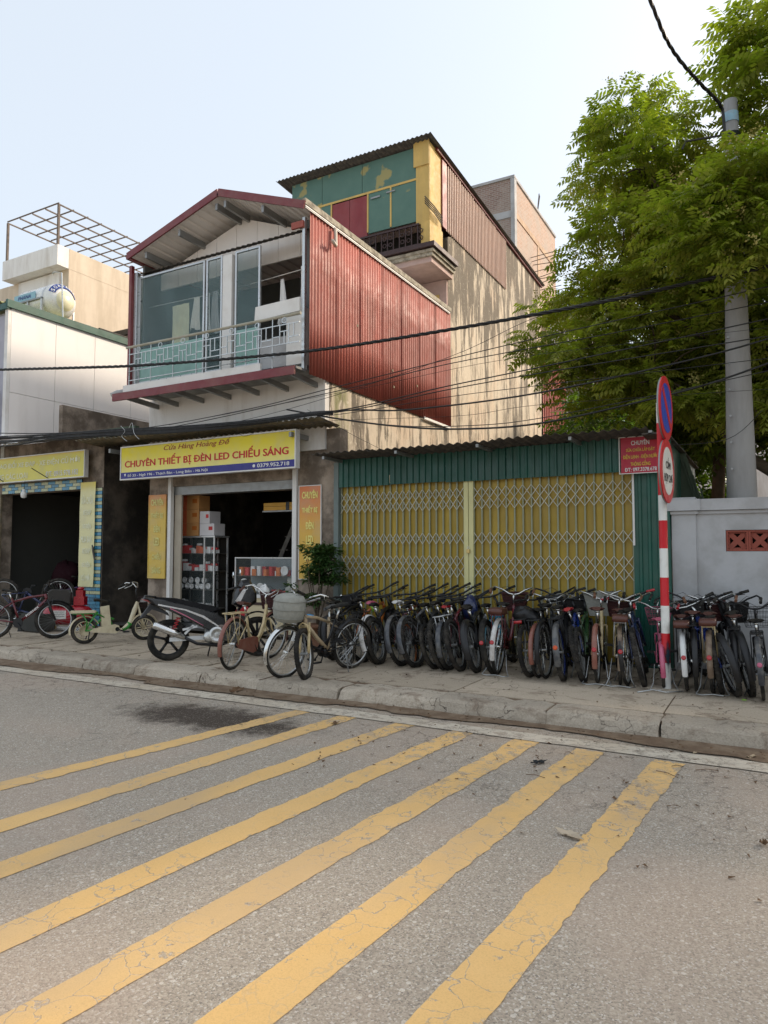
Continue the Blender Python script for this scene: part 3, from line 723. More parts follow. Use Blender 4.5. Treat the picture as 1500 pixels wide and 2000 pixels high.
# ================================================================ LEFT: white panel house, tall white house, lattice, tank
PH = thing('panel_house', 'house clad in smooth white panels with green roof edge, behind the repair shop', 'building', (-17.5, 12, 0))
k = 0
for (ya, yb) in ((9.92, 11.1), (11.1, 12.25), (12.25, 13.45), (13.45, 14.6)):
    bx('wall_panel', MT['white_panel'], PH, -15.56, -15.5, ya + .006, yb - .006, 3.2, 5.25)
    bx('wall_panel', MT['white_panel'], PH, -15.56, -15.5, ya + .006, yb - .006, 5.26, 7.24)
bx('core_wall', MT['grey_wall'], PH, -20, -15.58, 9.98, 14.6, 3.2, 7.2)
bx('front_wall', mat('lilac_wall', (.40, .40, .46), .8), PH, -20, -15.66, 9.90, 9.97, 3.2, 7.1)
bx('corner_trim', MT['white_paintwork'], PH, -15.62, -15.5, 9.84, 9.92, 3.2, 7.2)
q = M().box(-20, -15.46, 9.78, 9.84, 7.2, 7.34); q.obj('roof_edge', MT['green_sheet'], PH)
bx('roof_edge', MT['green_sheet'], PH, -15.52, -15.44, 9.78, 14.7, 7.24, 7.42)
M().corr((-20.0, 9.8, 8.15), (1, 0, -.18), (0, 1, 0), 4.55, 2.6, .2, .03, .01, box=True).obj('roof_sheet', mat('olive_roof', (.30, .31, .12), .6, var=.2), PH)
M().corr((-17.2, 12.4, 7.50), (1, 0, -.03), (0, 1, 0), 1.7, 2.2, .2, .03, .01, box=True).obj('roof_sheet', MT['dark_roof'], PH)
for k in range(9): bx('grille_bar', MT['zinc'], PH, -17.5, -15.68, 9.80, 9.82, 4.35 + k * .11, 4.37 + k * .11)
bx('grille_frame', MT['zinc'], PH, -15.74, -15.7, 9.79, 9.82, 4.3, 5.35)
bx('low_roof', MT['white_panel'], PH, -19, -14.9, 9.2, 9.9, 4.05, 4.10)
LW = thing('small_tiled_roof_house', 'low grey concrete house top with a dark moulded parapet beside the white tower', 'building', (-17, 16.0, 0))
bx('wall', MT['moss_white'], LW, -19, -15.9, 14.9, 17.5, 0, 8.25)
bx('parapet', MT['dark_roof'], LW, -19.1, -15.8, 14.8, 17.6, 8.25, 8.42)
WH = thing('white_tower_house', 'plain white rendered house with a projecting parapet, far left behind the water tank', 'building', (-20, 15, 0))
bx('wall', mat('cream_render', (.66, .56, .44), .9, var=.08, dirt=(.4, .32, .22), dscale=1.5, damt=.4, streak=True, bump=.1), WH, -22, -18.0, 13.25, 19, 4, 9.9)
bx('front_wall', MT['white_wall'], WH, -20.3, -18.35, 13.19, 13.245, 4, 9.86)
bx('parapet', MT['white_wall'], WH, -20.62, -18.0, 12.86, 13.24, 9.90, 10.50)
bx('parapet', MATS['cream_render'], WH, -20.6, -17.995, 13.242, 19, 9.90, 10.50)
PG = thing('roof_lattice', 'thin steel lattice frame standing on the white house roof against the sky', 'pergola', (-19.2, 16, 10.5))
for (x, y) in ((-20.5, 12.92), (-18.05, 12.9), (-18.05, 16.2), (-20.5, 16.2)): bx('post', MATS['rebar'], PG, x - .03, x + .03, y - .03, y + .03, 10.5, 11.72)
for i in range(5):
    x = -20.5 + i * 2.45 / 4; M().beam((x, 12.9, 11.72), (x, 19.0, 11.72), .035, .035).obj('long_bar', MATS['rebar'], PG)
for j in range(13):
    y = 12.9 + j * .5; M().beam((-20.5, y, 11.76), (-18.05, y, 11.76), .03, .03).obj('cross_bar', MATS['rebar'], PG)
# water tank
TK = thing('water_tank', 'round white steel water tank lying on its stand on the roof', 'water tank', (-17.2, 11.9, 7.5))
tc = Vector((-17.25, 12.0, 8.27)); rt = .46
prof = [(.05, -.85), (.25, -.83), (.40, -.74), (rt, -.6), (rt, .55), (.445, .66), (.38, .76), (.25, .84), (.06, .88)]
M().lathe(tc, prof, 'x', 32).obj('tank_body', mat('tank_white', (.72, .72, .70), .28, .15, var=.04), TK, True)
M().lathe(tc, [(.475, .50), (.475, .55)], 'x', 32).obj('band', MT['alu'], TK, True)
M().lathe(tc + Vector((.02, 0, -.02)), [(.27, .80), (.25, .86), (.03, .885)], 'x', 24).obj('end_cap', mat('tank_cream', (.72, .68, .48), .35), TK, True)
# blue arc printed on the end, with white letters
q = M(); nn = 16
for i in range(nn + 1):
    a = R(20 + 140 * i / nn)
    for (rr_, hh) in ((.315, .812), (.44, .69)): q.v.append(tuple(tc + Vector((hh + .012, -math.cos(a) * rr_, math.sin(a) * rr_))))
for i in range(nn): q.f.append((2 * i, 2 * i + 1, 2 * i + 3, 2 * i + 2))
q.obj('blue_arc', mat('tank_blue', (.02, .05, .24), .35), TK, True)
for ch, a in zip('SOATANA', (152, 134, 116, 98, 80, 62, 44)):
    a = R(a); p_ = tc + Vector((.80, math.cos(a) * .385 * -1 * -1, math.sin(a) * .385))
    p_ = tc + Vector((.785, -math.cos(R(180) - a) * -.385 * -1, math.sin(a) * .385))
    o = text(ch, .085, .10, p_, MT['lamp_white'], TK)
    # faces +x; turned to follow the arc and the dome
    ang = a - R(90)
    o.rotation_euler = (Matrix.Rotation(R(90), 3, 'Z') @ Matrix.Rotation(R(90), 3, 'X') @ Matrix.Rotation(ang, 3, 'Z') @ Matrix.Rotation(R(-40), 3, 'X')).to_euler()
q = M(); q.box(-17.9, -17.0, 11.52, 11.535, 8.28, 8.47)
lb = q.obj('label_strip', mat('label_blue', (.25, .45, .55), .4), TK); 
text('PHANA', .55, .10, (-17.45, 11.512, 8.37), MATS['tank_blue'], TK, shear=.2)
for x in (-18.0, -17.3, -16.72):
    q = M().box(x - .02, x + .02, 11.5, 11.54, 7.45, 8.25).box(x - .02, x + .02, 12.46, 12.5, 7.45, 8.25).box(x - .02, x + .02, 11.54, 12.46, 7.72, 7.76); q.obj('stand_leg', MT['alu'], TK)
q = M().box(-18.0, -16.7, 11.49, 11.53, 8.22, 8.26).box(-18.0, -16.7, 12.47, 12.51, 8.22, 8.26); q.obj('stand_rail', MT['steel_grey'], TK)
M().path([(-16.55, 11.7, 8.9), (-16.5, 11.7, 8.95), (-16.25, 11.75, 8.9), (-16.2, 11.8, 7.42)], .018, 6).obj('pipe', MT['zinc'], TK)
M().path([(-16.75, 11.45, 7.62), (-16.0, 11.6, 7.58), (-15.9, 12.0, 7.55), (-15.9, 12.4, 7.6)], .025, 6).obj('pipe', MATS['pvc'], TK)

# ================================================================ LEFT: repair shop
LS = thing('repair_shop', 'open fronted bicycle repair shop with blue and cream tiles, at the far left', 'building', (-14, 11, 0))
bx('wall', MT['brown_wall'], LS, -19, -12.10, 9.85, 10.05, 3.07, 3.95)
bx('column', MT['brown_wall'], LS, -12.74, -12.10, 9.85, 10.3, 0, 3.07)
bx('column', MT['brown_wall'], LS, -15.75, -15.52, 9.85, 10.1, 0, 3.07)
bx('lintel', MT['brown_wall'], LS, -15.52, -12.74, 9.85, 10.05, 2.84, 3.07)
bx('wall', MT['brown_wall'], LS, -19, -15.75, 9.85, 10.05, 0, 3.07)
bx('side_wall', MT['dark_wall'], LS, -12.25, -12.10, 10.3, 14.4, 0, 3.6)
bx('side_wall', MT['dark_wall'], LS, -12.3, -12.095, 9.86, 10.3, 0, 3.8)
bx('back_wall', MT['interior_grey'], LS, -18, -12.3, 12.6, 12.7, .0, 3.1)
bx('partition', MT['interior_grey'], LS, -13.9, -13.82, 11.7, 12.6, .0, 2.9)
bx('inner_wall', MT['interior_grey'], LS, -16.3, -16.2, 10.1, 12.6, .0, 3.1)
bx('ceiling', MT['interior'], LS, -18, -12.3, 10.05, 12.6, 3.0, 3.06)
bx('parapet_wall', MT['brown_wall'], LS, -13.72, -13.6, 9.95, 14.6, 3.6, 4.76)
bx('alley_wall', MT['dark_wall'], LS, -12.1, -10.75, 13.6, 13.7, 0, 3.9)
bx('alley_roof', MT['dark_roof'], LS, -12.1, -10.75, 9.95, 13.6, 3.9, 3.95)
mat('tile_blue', (.06, .27, .42), .3, var=.2, rv=.2, coat=.4, dirt=(.05, .08, .12), damt=.35, dscale=6); mat('tile_cream', (.50, .52, .30), .3, var=.12, rv=.1, coat=.4, dirt=(.2, .2, .12), damt=.3, dscale=6)
mat('grout', (.015, .02, .03), .9)
bx('grout_bed', MT['grout'], LS, -15.5, -12.735, 9.835, 9.848, 2.845, 3.06); bx('grout_bed', MT['grout'], LS, -12.735, -12.1, 9.835, 9.848, 0, 2.86)
tm = {}
for key, ww in (('tile_blue', .225), ('tile_cream', .225)): pass
for r_ in range(3):
    x = -15.5 + (r_ % 2) * -.12; i = 0
    while x < -12.75:
        xa = max(x, -15.5) + .006; xb = min(x + .235, -12.74) - .006
        if xb - xa > .03: bx('tile', MT['tile_blue' if (i + r_) % 2 else 'tile_cream'], LS, xa, xb, 9.826, 9.835, 2.85 + r_ * .071, 2.85 + r_ * .071 + .063)
        x += .235; i += 1
for r_ in range(40):
    z = .01 + r_ * .0712
    if r_ % 2: spans = [(-12.735, -12.42), (-12.415, -12.105)]
    else: spans = [(-12.735, -12.56), (-12.555, -12.24), (-12.235, -12.105)]
    for xa, xb in spans: bx('tile', MT['tile_blue' if (r_ % 2 == 0 or r_ < 9 and r_ != 6) else 'tile_cream'], LS, xa + .004, xb - .004, 9.826, 9.835, z, z + .062)
# eave sheets
xs = -18.6
for i, mm in enumerate(('green_sheet', 'green_sheet', 'green_sheet', 'white_panel', 'old_roof', 'old_roof')):
    M().corr((xs, 9.32, 3.84 + .02 * (i == 3)), (1, 0, 0), (0, 1, .22), 1.13, .9, .16, .03, .004).obj('eave_sheet', MT[mm], LS, True); xs += 1.1
bx('eave_beam', mat('olive_beam', (.05, .08, .04), .6), LS, -12.0, -10.8, 9.5, 9.6, 3.82, 3.98)
bx('shutter_rail', MT['rust_roof'], LS, -15.53, -15.48, 9.79, 9.83, 0, 2.85)

# ================================================================ GARAGE with folding gates
G = thing('garage', 'low green corrugated garage between the shop house and the grey wall', 'building', (-3.7, 11.5, 0))
for i in range(5):
    x0 = -6.28 + i * .97; M().corr((x0, 9.775, 2.58 + .008 * math.sin(i * 2)), (1, 0, 0), (0, 0, 1), .965 if i < 4 else 5.15 - 4 * .97, .46, .105, .022, .003, box=True).obj('valance_sheet', MT['green_sheet'], G)
M().corr((-1.62, 9.80, 0), (1, 0, 0), (0, 0, 1), .46, 2.60, .115, .022, .003, box=True).obj('corrugated_sheet', MT['green_sheet'], G)
bx('side_wall', MT['green_sheet'], G, -1.20, -1.17, 9.86, 13.5, 0, 3.0)
bx('side_post', mat('post_green', (.16, .2, .19), .6), G, -6.36, -6.27, 9.76, 9.84, 0, 3.0)
bx('edge_trim', MT['white_paintwork'], G, -1.625, -1.60, 9.775, 9.79, 1.6, 2.6)
for i in range(5):
    x0 = -6.42 + i * 1.01; M().corr((x0, 9.16 + .012 * math.sin(i * 3), 3.045 + .01 * math.cos(i * 2)), (1, 0, 0), (0, 1, -.03), 1.04, 4.3, .125, .03, .004).obj('roof_sheet', MT['dark_roof'], G, True)
bx('roof_sheet', MT['dark_roof'], G, -1.4, -1.1, 9.2, 13.4, 2.98, 3.0)
for x in (-6.2, -4.9, -3.6, -2.3, -1.3): bx('rafter', MT['steel_grey'], G, x - .02, x + .02, 9.2, 13.4, 2.985, 3.03)
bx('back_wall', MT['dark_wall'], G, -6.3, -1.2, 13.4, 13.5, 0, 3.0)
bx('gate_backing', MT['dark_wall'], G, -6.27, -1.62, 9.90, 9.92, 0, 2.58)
# floor track
bx('floor_track', MT['steel_grey'], G, -6.27, -1.62, 9.80, 9.84, 0, .02)
rows_l = [(2.40, .165), (2.235, .165), (1.72, .17), (1.375, .165), (1.21, .165)]
def gate(name, label, x0, x1, n_):
    g = thing(name, label, 'gate', ((x0 + x1) / 2, 9.85, 0), 'folding lattice gates of the garage')
    p = (x1 - x0) / n_
    slat = M().prism([(-.5 * p + .0005, 0), (-.34 * p, .008), (.34 * p, .008), (.5 * p - .0005, 0), (.5 * p - .0005, -.004), (-.5 * p + .0005, -.004)], 0, 2.60, axis='z')
    slat.v = [(x, -y, z) for x, y, z in slat.v]; slat.f = [tuple(reversed(f)) for f in slat.f]
    up = M().box(-.010, .010, -.012, .012, 0, 2.6)
    protos = {}
    def inst(key, mesh_m, nm, mm, loc):
        if key not in protos:
            me = bpy.data.meshes.new(nm); me.from_pydata(mesh_m.v, [], mesh_m.f); me.materials.append(mm); me.update(); protos[key] = me
        link(nm, protos[key], loc, g)
    for i in range(n_):
        inst('s', slat, 'slat', MT['gate_ochre'], (x0 + p * (i + .5), 9.868, .02))
    for i in range(n_ + 1):
        inst('u', up, 'upright', MT['gate_rail'], (x0 + p * i, 9.835, .02))
    for (zc, hh) in rows_l:
        for sg in (-1, 1):
            dM = M().beam((-p / 2, -.002 * sg, -hh / 2 * sg), (p / 2, -.002 * sg, hh / 2 * sg), .006, .021, up=(0, 1, 0))
            # beam(): width in plane, thickness along y
            for i in range(n_):
                inst(('l', sg, hh), dM, 'lattice_bar', MT['gate_lattice'], (x0 + p * (i + .5), 9.818 - .004 * sg, zc))
    return g
g1 = gate('folding_gate', 'left folding lattice gate with narrow ochre slats, behind the mountain bikes', -6.25, -4.06, 19)
g2 = gate('folding_gate', 'right folding lattice gate with wider ochre slats, behind the city bicycles', -3.90, -1.63, 18)
bx('gate_stile', MT['gate_jamb'], g1, -4.055, -3.985, 9.80, 9.86, .02, 2.6); bx('gate_stile', MT['gate_jamb'], g2, -3.975, -3.905, 9.80, 9.86, .02, 2.6)
bx('handle', MT['zinc'], g1, -4.03, -4.01, 9.785, 9.80, .90, 1.02); bx('handle', MT['zinc'], g2, -3.95, -3.93, 9.785, 9.80, .90, 1.02)
pdl = thing('padlock', 'small brass padlock on the pale middle post of the gate', 'padlock', (-3.98, 9.78, 1.5))
bx('lock_body', mat('brass', (.55, .42, .18), .35, .9), pdl, -4.005, -3.955, 9.765, 9.795, 1.50, 1.555)
M().path([(-3.995, 9.78, 1.555), (-3.995, 9.78, 1.585), (-3.98, 9.78, 1.6), (-3.965, 9.78, 1.585), (-3.965, 9.78, 1.555)], .005, 5).obj('shackle', MT['chrome'], pdl)

# ================================================================ BOUNDARY WALL
W = thing('boundary_wall', 'smooth grey rendered boundary wall with a moulded coping, right of the garage', 'wall', (3, 9.95, 0))
bx('wall', MT['grey_wall'], W, -1.14, 9, 9.87, 10.02, 0, 1.52)
bx('wall', MT['grey_wall'], W, -1.14, -.52, 9.87, 10.02, 1.52, 1.79); bx('wall', MT['grey_wall'], W, 1.0, 9, 9.87, 10.02, 1.52, 1.79)
bx('wall', MT['grey_wall'], W, -1.14, 9, 9.87, 10.02, 1.79, 2.0)
bx('pier', MT['grey_wall'], W, -1.15, -.86, 9.83, 10.06, 0, 2.0)
for (x0, x1, y0) in ((-1.13, 9, 9.84), (-1.18, -.83, 9.80)):
    bx('coping', MT['grey_wall'], W, x0, x1, y0, 10.08, 2.0, 2.04); bx('coping', MT['grey_wall'], W, x0 - .02, x1 + .03, y0 - .035, 10.11, 2.045, 2.19)
bx('coping', MT['grey_wall'], W, -1.16, -.86, 9.83, 10.06, 2.192, 2.22)
mat('terracotta', (.30, .085, .06), .8, var=.2, bump=.1, dirt=(.12, .06, .05))
proto = None
for i in range(6):
    x = -.515 + i * .253
    if proto is None:
        q = M(); s = .25; c0 = s / 2; hz = .26
        q.box(0, .022, 0, .08, 0, hz).box(s - .022, s, 0, .08, 0, hz).box(.022, s - .022, 0, .08, 0, .022).box(.022, s - .022, 0, .08, hz - .022, hz)
        q.beam((.03, .04, .03), (s - .03, .04, hz - .03), .06, .03, up=(0, 1, 0)); 
        q.v = q.v; q.beam((.03, .042, hz - .03), (s - .03, .042, .03), .06, .03, up=(0, 1, 0))
        oc = [(c0 + .105 * math.cos(R(22.5 + 45 * k)), .04, hz / 2 + .108 * math.sin(R(22.5 + 45 * k))) for k in range(8)]
        q.path(oc, .016, 5, closed=True)
        proto = q.obj('vent_block', MT['terracotta'], W); pl_ = proto.data
        c_ = Vector(proto.location); proto.location = c_ + Vector((x, 9.88, 1.525)); base_loc = proto.location.copy()
    else:
        o = proto.copy(); COL.objects.link(o); o.location = base_loc + Vector((i * .253, 0, 0))
bx('vent_back', MT['interior'], W, -.52, 1.0, 10.0, 10.01, 1.52, 1.79)

# ================================================================ SIGNS
def bulbs(): pass
S1 = thing('shop_sign', 'long yellow sign board with red lettering and a blue strip, above the lamp shop door', 'sign', (-9.0, 9.36, 3.2))
mat('sign_blue', (.02, .02, .20), .4)
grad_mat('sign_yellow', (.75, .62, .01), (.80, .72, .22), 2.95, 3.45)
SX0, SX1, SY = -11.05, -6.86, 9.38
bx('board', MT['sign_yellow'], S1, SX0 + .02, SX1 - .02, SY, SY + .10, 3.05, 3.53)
bx('blue_strip', MT['sign_blue'], S1, SX0 + .02, SX1 - .02, SY - .004, SY, 2.93, 3.05); bx('board_back', MT['steel_grey'], S1, SX0 + .02, SX1 - .02, SY + .003, SY + .10, 2.93, 3.048)
frame_rect(M(), SX0, SX1, SY - .01, 2.905, 3.555, .022, .12).obj('frame', MT['white_paintwork'], S1)
rl_ = mat('lettering_red', (.50, .012, .010), .5); wl = mat('lettering_white', (.72, .72, .70), .5); dl = mat('lettering_dark_red', (.30, .02, .01), .5)
def sx(u): return SX0 + (SX1 - SX0) * u
text('Cửa Hàng Hoàng Đế', 1.62, .145, (sx(.470), SY - .002, 3.455), dl, S1, bold=.012, shear=.28)
text('CHUYÊN THIẾT BỊ ĐÈN LED CHIẾU SÁNG', 3.92, .235, (sx(.497), SY - .002, 3.225), rl_, S1, bold=.035)
text('Số 33 - Ngõ 196 - Thạch Bàn - Long Biên - Hà Nội', 2.05, .078, (sx(.295), SY - .006, 2.985), wl, S1, bold=.015)
text('0379.952.718', .68, .065, (sx(.888), SY - .006, 2.99), wl, S1, bold=.02)
M().lathe((sx(.79), SY - .005, 2.99), [(.028, 0), (.028, -.004)], 'y', 14).obj('phone_icon', wl, S1)
M().prism([(sx(.028), 3.01), (sx(.034), 3.03), (sx(.040), 3.01), (sx(.034), 2.97)], SY - .009, SY - .005).obj('map_pin_icon', wl, S1)
for x in (sx(.1), sx(.35), sx(.6), sx(.9)): bx('bracket', MT['steel_grey'], S1, x - .015, x + .015, SY + .1, 9.84, 3.44, 3.47)
grad_mat('banner_orange_a', (.68, .26, .06), (.66, .46, .08), 2.2, 2.66); grad_mat('banner_orange_b', (.70, .20, .06), (.72, .44, .07), 1.7, 2.66)
def vbanner(name, label, x0, x1, z0, z1, y, mm, words, frame=True, col=None, grp=None):
    t = thing(name, label, 'sign', ((x0 + x1) / 2, y, z0), grp)
    q = M(); nx, nz = 6, 14
    for j in range(nz + 1):
        for i in range(nx + 1):
            dx = 0 if frame else .010 * math.sin(j * 1.1 + i * .9) * (0.3 + abs(j / nz - .5))
            q.v.append((x0 + (x1 - x0) * i / nx, y + dx, z0 + (z1 - z0) * j / nz))
    for j in range(nz):
        for i in range(nx): a = j * (nx + 1) + i; q.f.append((a, a + 1, a + nx + 2, a + nx + 1))
    q.obj('banner_sheet', mm, t, True)
    if frame: frame_rect(M(), x0 - .014, x1 + .014, y - .008, z0 - .014, z1 + .014, .014, .03).obj('frame', MT['white_paintwork'] if col is None else col, t)
    for (wd_, zc, ww, hh) in words: text(wd_, ww, hh, ((x0 + x1) / 2, y - .008, zc), words_mat, t, bold=.055)
    return t
words_mat = mat('lettering_yellow', (.68, .62, .22), .5)
zs = [2.50, 2.24, 1.98, 1.72, 1.45, 1.18]
W6 = [('CHUYÊN', .33), ('THIẾT BỊ', .33), ('ĐÈN', .17), ('LED', .15), ('CHIẾU', .24), ('SÁNG', .24)]
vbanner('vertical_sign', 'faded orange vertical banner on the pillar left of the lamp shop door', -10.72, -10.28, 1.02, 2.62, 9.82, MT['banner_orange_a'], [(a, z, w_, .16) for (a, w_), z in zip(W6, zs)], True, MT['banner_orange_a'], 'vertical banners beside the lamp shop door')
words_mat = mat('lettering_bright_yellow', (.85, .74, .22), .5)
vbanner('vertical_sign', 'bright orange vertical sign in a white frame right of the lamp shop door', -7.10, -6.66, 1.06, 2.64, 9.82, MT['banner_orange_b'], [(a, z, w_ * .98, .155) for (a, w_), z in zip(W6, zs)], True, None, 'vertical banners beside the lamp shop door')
grad_mat('ls_yellow', (.72, .45, .06), (.72, .65, .13), 3.54, 3.68)
S2 = thing('repair_shop_sign', 'weathered yellow green sign board with pale lettering above the repair shop', 'sign', (-14.2, 9.6, 3.3))
bx('board', MT['ls_yellow'], S2, -16.5, -12.42, 9.62, 9.70, 3.09, 3.62)
frame_rect(M(), -16.52, -12.40, 9.61, 3.07, 3.64, .02, .1).obj('frame', MT['white_paintwork'], S2)
pw = mat('lettering_pale', (.82, .82, .60), .5)
text('MUA BÁN TRAO ĐỔI XE ĐẠP - XE ĐIỆN CŨ MỚI', 3.72, .20, (-14.42, 9.612, 3.46), pw, S2, bold=.02)
text('PHỤ TÙNG CÁC LOẠI', 1.7, .19, (-15.12, 9.612, 3.20), pw, S2, bold=.02)
text('ĐT: 0915.978.182', 1.05, .115, (-13.12, 9.612, 3.19), wl, S2, bold=.02)
for x in (-15.1, -13.55): M().path([(x, 9.6, 3.1), (x - .12, 9.45, 3.22), (x - .2, 9.35, 3.3)], .01, 5).obj('lamp_arm', MT['black_metal'], S2)
grad_mat('ls_pale', (.75, .62, .12), (.74, .70, .38), 2.75, 2.95)
words_mat = pw
LB = [('SỬA CHỮA', 2.62, .36, .2), ('XE ĐẠP', 2.33, .25, .15), ('XE ĐIỆN', 2.06, .27, .15), ('MUA BÁN', 1.80, .34, .18), ('XE ĐẠP', 1.53, .25, .15), ('XE ĐIỆN', 1.26, .27, .15), ('CŨ MỚI', 1.0, .26, .15)]
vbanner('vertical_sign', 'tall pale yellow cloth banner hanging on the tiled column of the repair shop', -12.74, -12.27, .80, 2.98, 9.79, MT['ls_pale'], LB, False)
# red notice board hung on the garage corner
S3 = thing('notice_board', 'small red rectangular notice board with yellow and white lettering at the garage corner', 'sign', (-1.52, 9.66, 2.55))
bx('board', mat('board_red', (.42, .010, .035), .45, var=.06), S3, -1.74, -1.245, 9.66, 9.675, 2.555, 3.03)
frame_rect(M(), -1.765, -1.235, 9.655, 2.545, 3.04, .010, .022).obj('frame', MT['white_paintwork'], S3)
yl = mat('lettering_gold', (.70, .50, .05), .5)
for wd_, zc, ww, hh, mm in (('CHUYÊN', 2.96, .23, .075, wl), ('SỬA CHỮA LẮP ĐẶT', 2.865, .36, .075, yl), ('ĐIỆN LẠNH - ĐIỆN NƯỚC', 2.77, .44, .075, yl), ('THÔNG CỐNG', 2.685, .25, .075, yl), ('ĐT: 097.3378.678', 2.60, .40, .05, wl)):
    text(wd_, ww, hh, (-1.492, 9.657, zc), mm, S3, bold=.025)
# road sign post
PO = thing('sign_post', 'red and white banded steel sign post at the kerb in front of the bicycles', 'post', (-1.06, 8.31, 0))
bands = [(0, .30, 0), (.30, .62, 1), (.62, .92, 0), (.92, 1.23, 1), (1.23, 1.55, 0), (1.55, 1.86, 1), (1.86, 2.14, 0), (2.14, 2.95, 1), (2.95, 3.18, 0)]
for z0, z1, rd in bands:
    M().lathe((-1.06 + .02 * (z0 / 3) * 0, 8.31, 0), [(.045, z0), (.045, z1)], 'z', 20).obj('band', MT['red_paint'] if rd else MT['white_sign'], PO, True)
q = M(); q.lathe((-1.06, 8.31, 0), [(.0455, .16), (.0458, .56)], 'z', 20); 
m, n, b = nt('grime'); P = N(n, 'ShaderNodeNewGeometry').outputs['Position']; b.inputs['Base Color'].default_value = (.012, .03, .045, 1); b.inputs['Roughness'].default_value = .8
s3 = N(n, 'ShaderNodeSeparateXYZ'); n.links.new(P, s3.inputs[0])
dz = mth(n, 'ABSOLUTE', mth(n, 'SUBTRACT', s3.outputs[2], .38)); dxx = mth(n, 'ABSOLUTE', mth(n, 'SUBTRACT', s3.outputs[0], -1.035))
dd = mth(n, 'ADD', mth(n, 'MULTIPLY', dz, 2.2), mth(n, 'MULTIPLY', dxx, 11)); dd = mth(n, 'ADD', dd, mth(n, 'MULTIPLY', noise(n, 12, 3), .5))
n.links.new(ramp(n, dd, .35, .75, .95, 0), b.inputs['Alpha']); MATS['grime'] = m
q.obj('grime_patch', MATS['grime'], PO, True)
q = M(); q.prism([(-1.30 + .04 * math.sin(i), 8.20) if 0 else (-1.06 + .18 * math.cos(R(45 * i)) * (1.5 if i in (4, 3) else 1), 8.31 + .10 * math.sin(R(45 * i))) for i in range(8)], 0.0, .022, axis='z'); q.obj('concrete_foot', MATS['kerb_concrete'], PO)
def disc_sign(name, label, zc, kind):
    th_ = R(-4); c = Vector((-1.0, 8.235, zc)); t = thing(name, label, 'traffic sign', c)
    Mx = Matrix.Translation(c) @ Matrix.Rotation(th_, 4, 'Z')
    def place(q, nm, mm): q.v = [tuple(Mx @ Vector(v)) for v in q.v]; return q.obj(nm, mm, t)
    def disc(r_, h0, h1, n_=40): return M().lathe((0, 0, 0), [(r_, h0), (r_, h1)], 'x', n_)
    place(disc(.355, 0, .012), 'disc', MT['red_paint'])
    place(disc(.345, -.02, -.002), 'disc_back', MT['steel_grey'])
    if kind == 'park':
        place(disc(.275, .012, .015), 'blue_field', MT['blue_paint'])
        q = M().beam((.017, -.19, .19), (.017, .19, -.19), .006, .07, up=(1, 0, 0)); 
        q.v = [v for v in q.v]; q2 = M()
        a = Vector((0, -.19, .19)); bb = Vector((0, .19, -.19)); p_ = Vector((0, .03, .03))
        vs_ = [a + p_, a - p_, bb - p_, bb + p_]
        q2.add([v + Vector((.015, 0, 0)) for v in vs_] + [v + Vector((.018, 0, 0)) for v in vs_], [(3, 2, 1, 0), (4, 5, 6, 7), (0, 1, 5, 4), (1, 2, 6, 5), (2, 3, 7, 6), (3, 0, 4, 7)])
        place(q2, 'red_slash', MT['red_paint'])
    else:
        place(disc(.265, .012, .015), 'white_field', MT['white_sign'])
        for wd_, dz, ww, hh in (('CẤM', .085, .24, .13), ('HỌP CHỢ', -.085, .43, .13)):
            text(wd_, ww, hh, c + Matrix.Rotation(th_, 3, 'Z') @ Vector((.018, 0, dz)), MT['black_metal'], t, rot=(R(90), 0, R(90) + th_), bold=.02)
    place(M().box(-.05, -.02, -.04, .04, -.02, .02), 'clamp', MT['zinc'])
    return t
disc_sign('no_parking_sign', 'blue disc with red rim and red slash, upper sign on the banded post', 3.10, 'park')
disc_sign('no_market_sign', 'white disc with red rim and black words, lower sign on the banded post', 2.40, 'txt')
# ================================================================ BICYCLES
PM = {}     # shared meshes by shape key
def part(key, make, name, mm, parent, mtx=None, smooth=True):
    """a part whose mesh is shared between bicycles; its material belongs to the object"""
    if key not in PM:
        q = make(); me = bpy.data.meshes.new(name); me.from_pydata([tuple(v) for v in q.v], [], q.f); me.update()
        if smooth: me.polygons.foreach_set('use_smooth', [len(p.vertices) <= 4 for p in me.polygons])
        me.materials.append(mm); PM[key] = me
    o = bpy.data.objects.new(name, PM[key]); COL.objects.link(o); o.parent = parent; ORG[o.name] = Vector((0, 0, 0))
    o.material_slots[0].link = 'OBJECT'; o.material_slots[0].material = mm
    if mtx is not None: o.matrix_local = mtx
    return o
def mk_tyre(Rw, w, knob=False):
    def f():
        q = M(); q.torus((0, 0, 0), Rw - w, w, 'y', 40, 8)
        if knob:
            for i in range(56):
                a = 2 * math.pi * i / 56
                for sy in (-1, 1):
                    c = Vector((math.cos(a), 0, math.sin(a)))
                    p = c * (Rw - w * .15) + Vector((0, sy * w * .55, 0)); q.beam(p - Vector((-math.sin(a), 0, math.cos(a))) * .006, p + Vector((-math.sin(a), 0, math.cos(a))) * .006, w * .5, .008, up=c)
        return q
    return f
def mk_rim(Rw, w): return lambda: M().torus((0, 0, 0), Rw - 2 * w - .006, .009, 'y', 40, 6, 1.3)
def mk_spokes(Rw, w):
    def f():
        q = M(); ro = Rw - 2 * w - .01
        for i in range(28):
            a = 2 * math.pi * i / 28; a2 = a + (.35 if i % 2 else -.35); s = -.025 if (i // 2) % 2 else .025
            q.tube((math.cos(a2) * .02, s, math.sin(a2) * .02), (math.cos(a) * ro, 0, math.sin(a) * ro), .0016, 3)
        q.lathe((0, 0, 0), [(.016, -.05), (.024, -.03), (.016, -.02), (.016, .02), (.024, .03), (.016, .05)], 'y', 10)
        return q
    return f
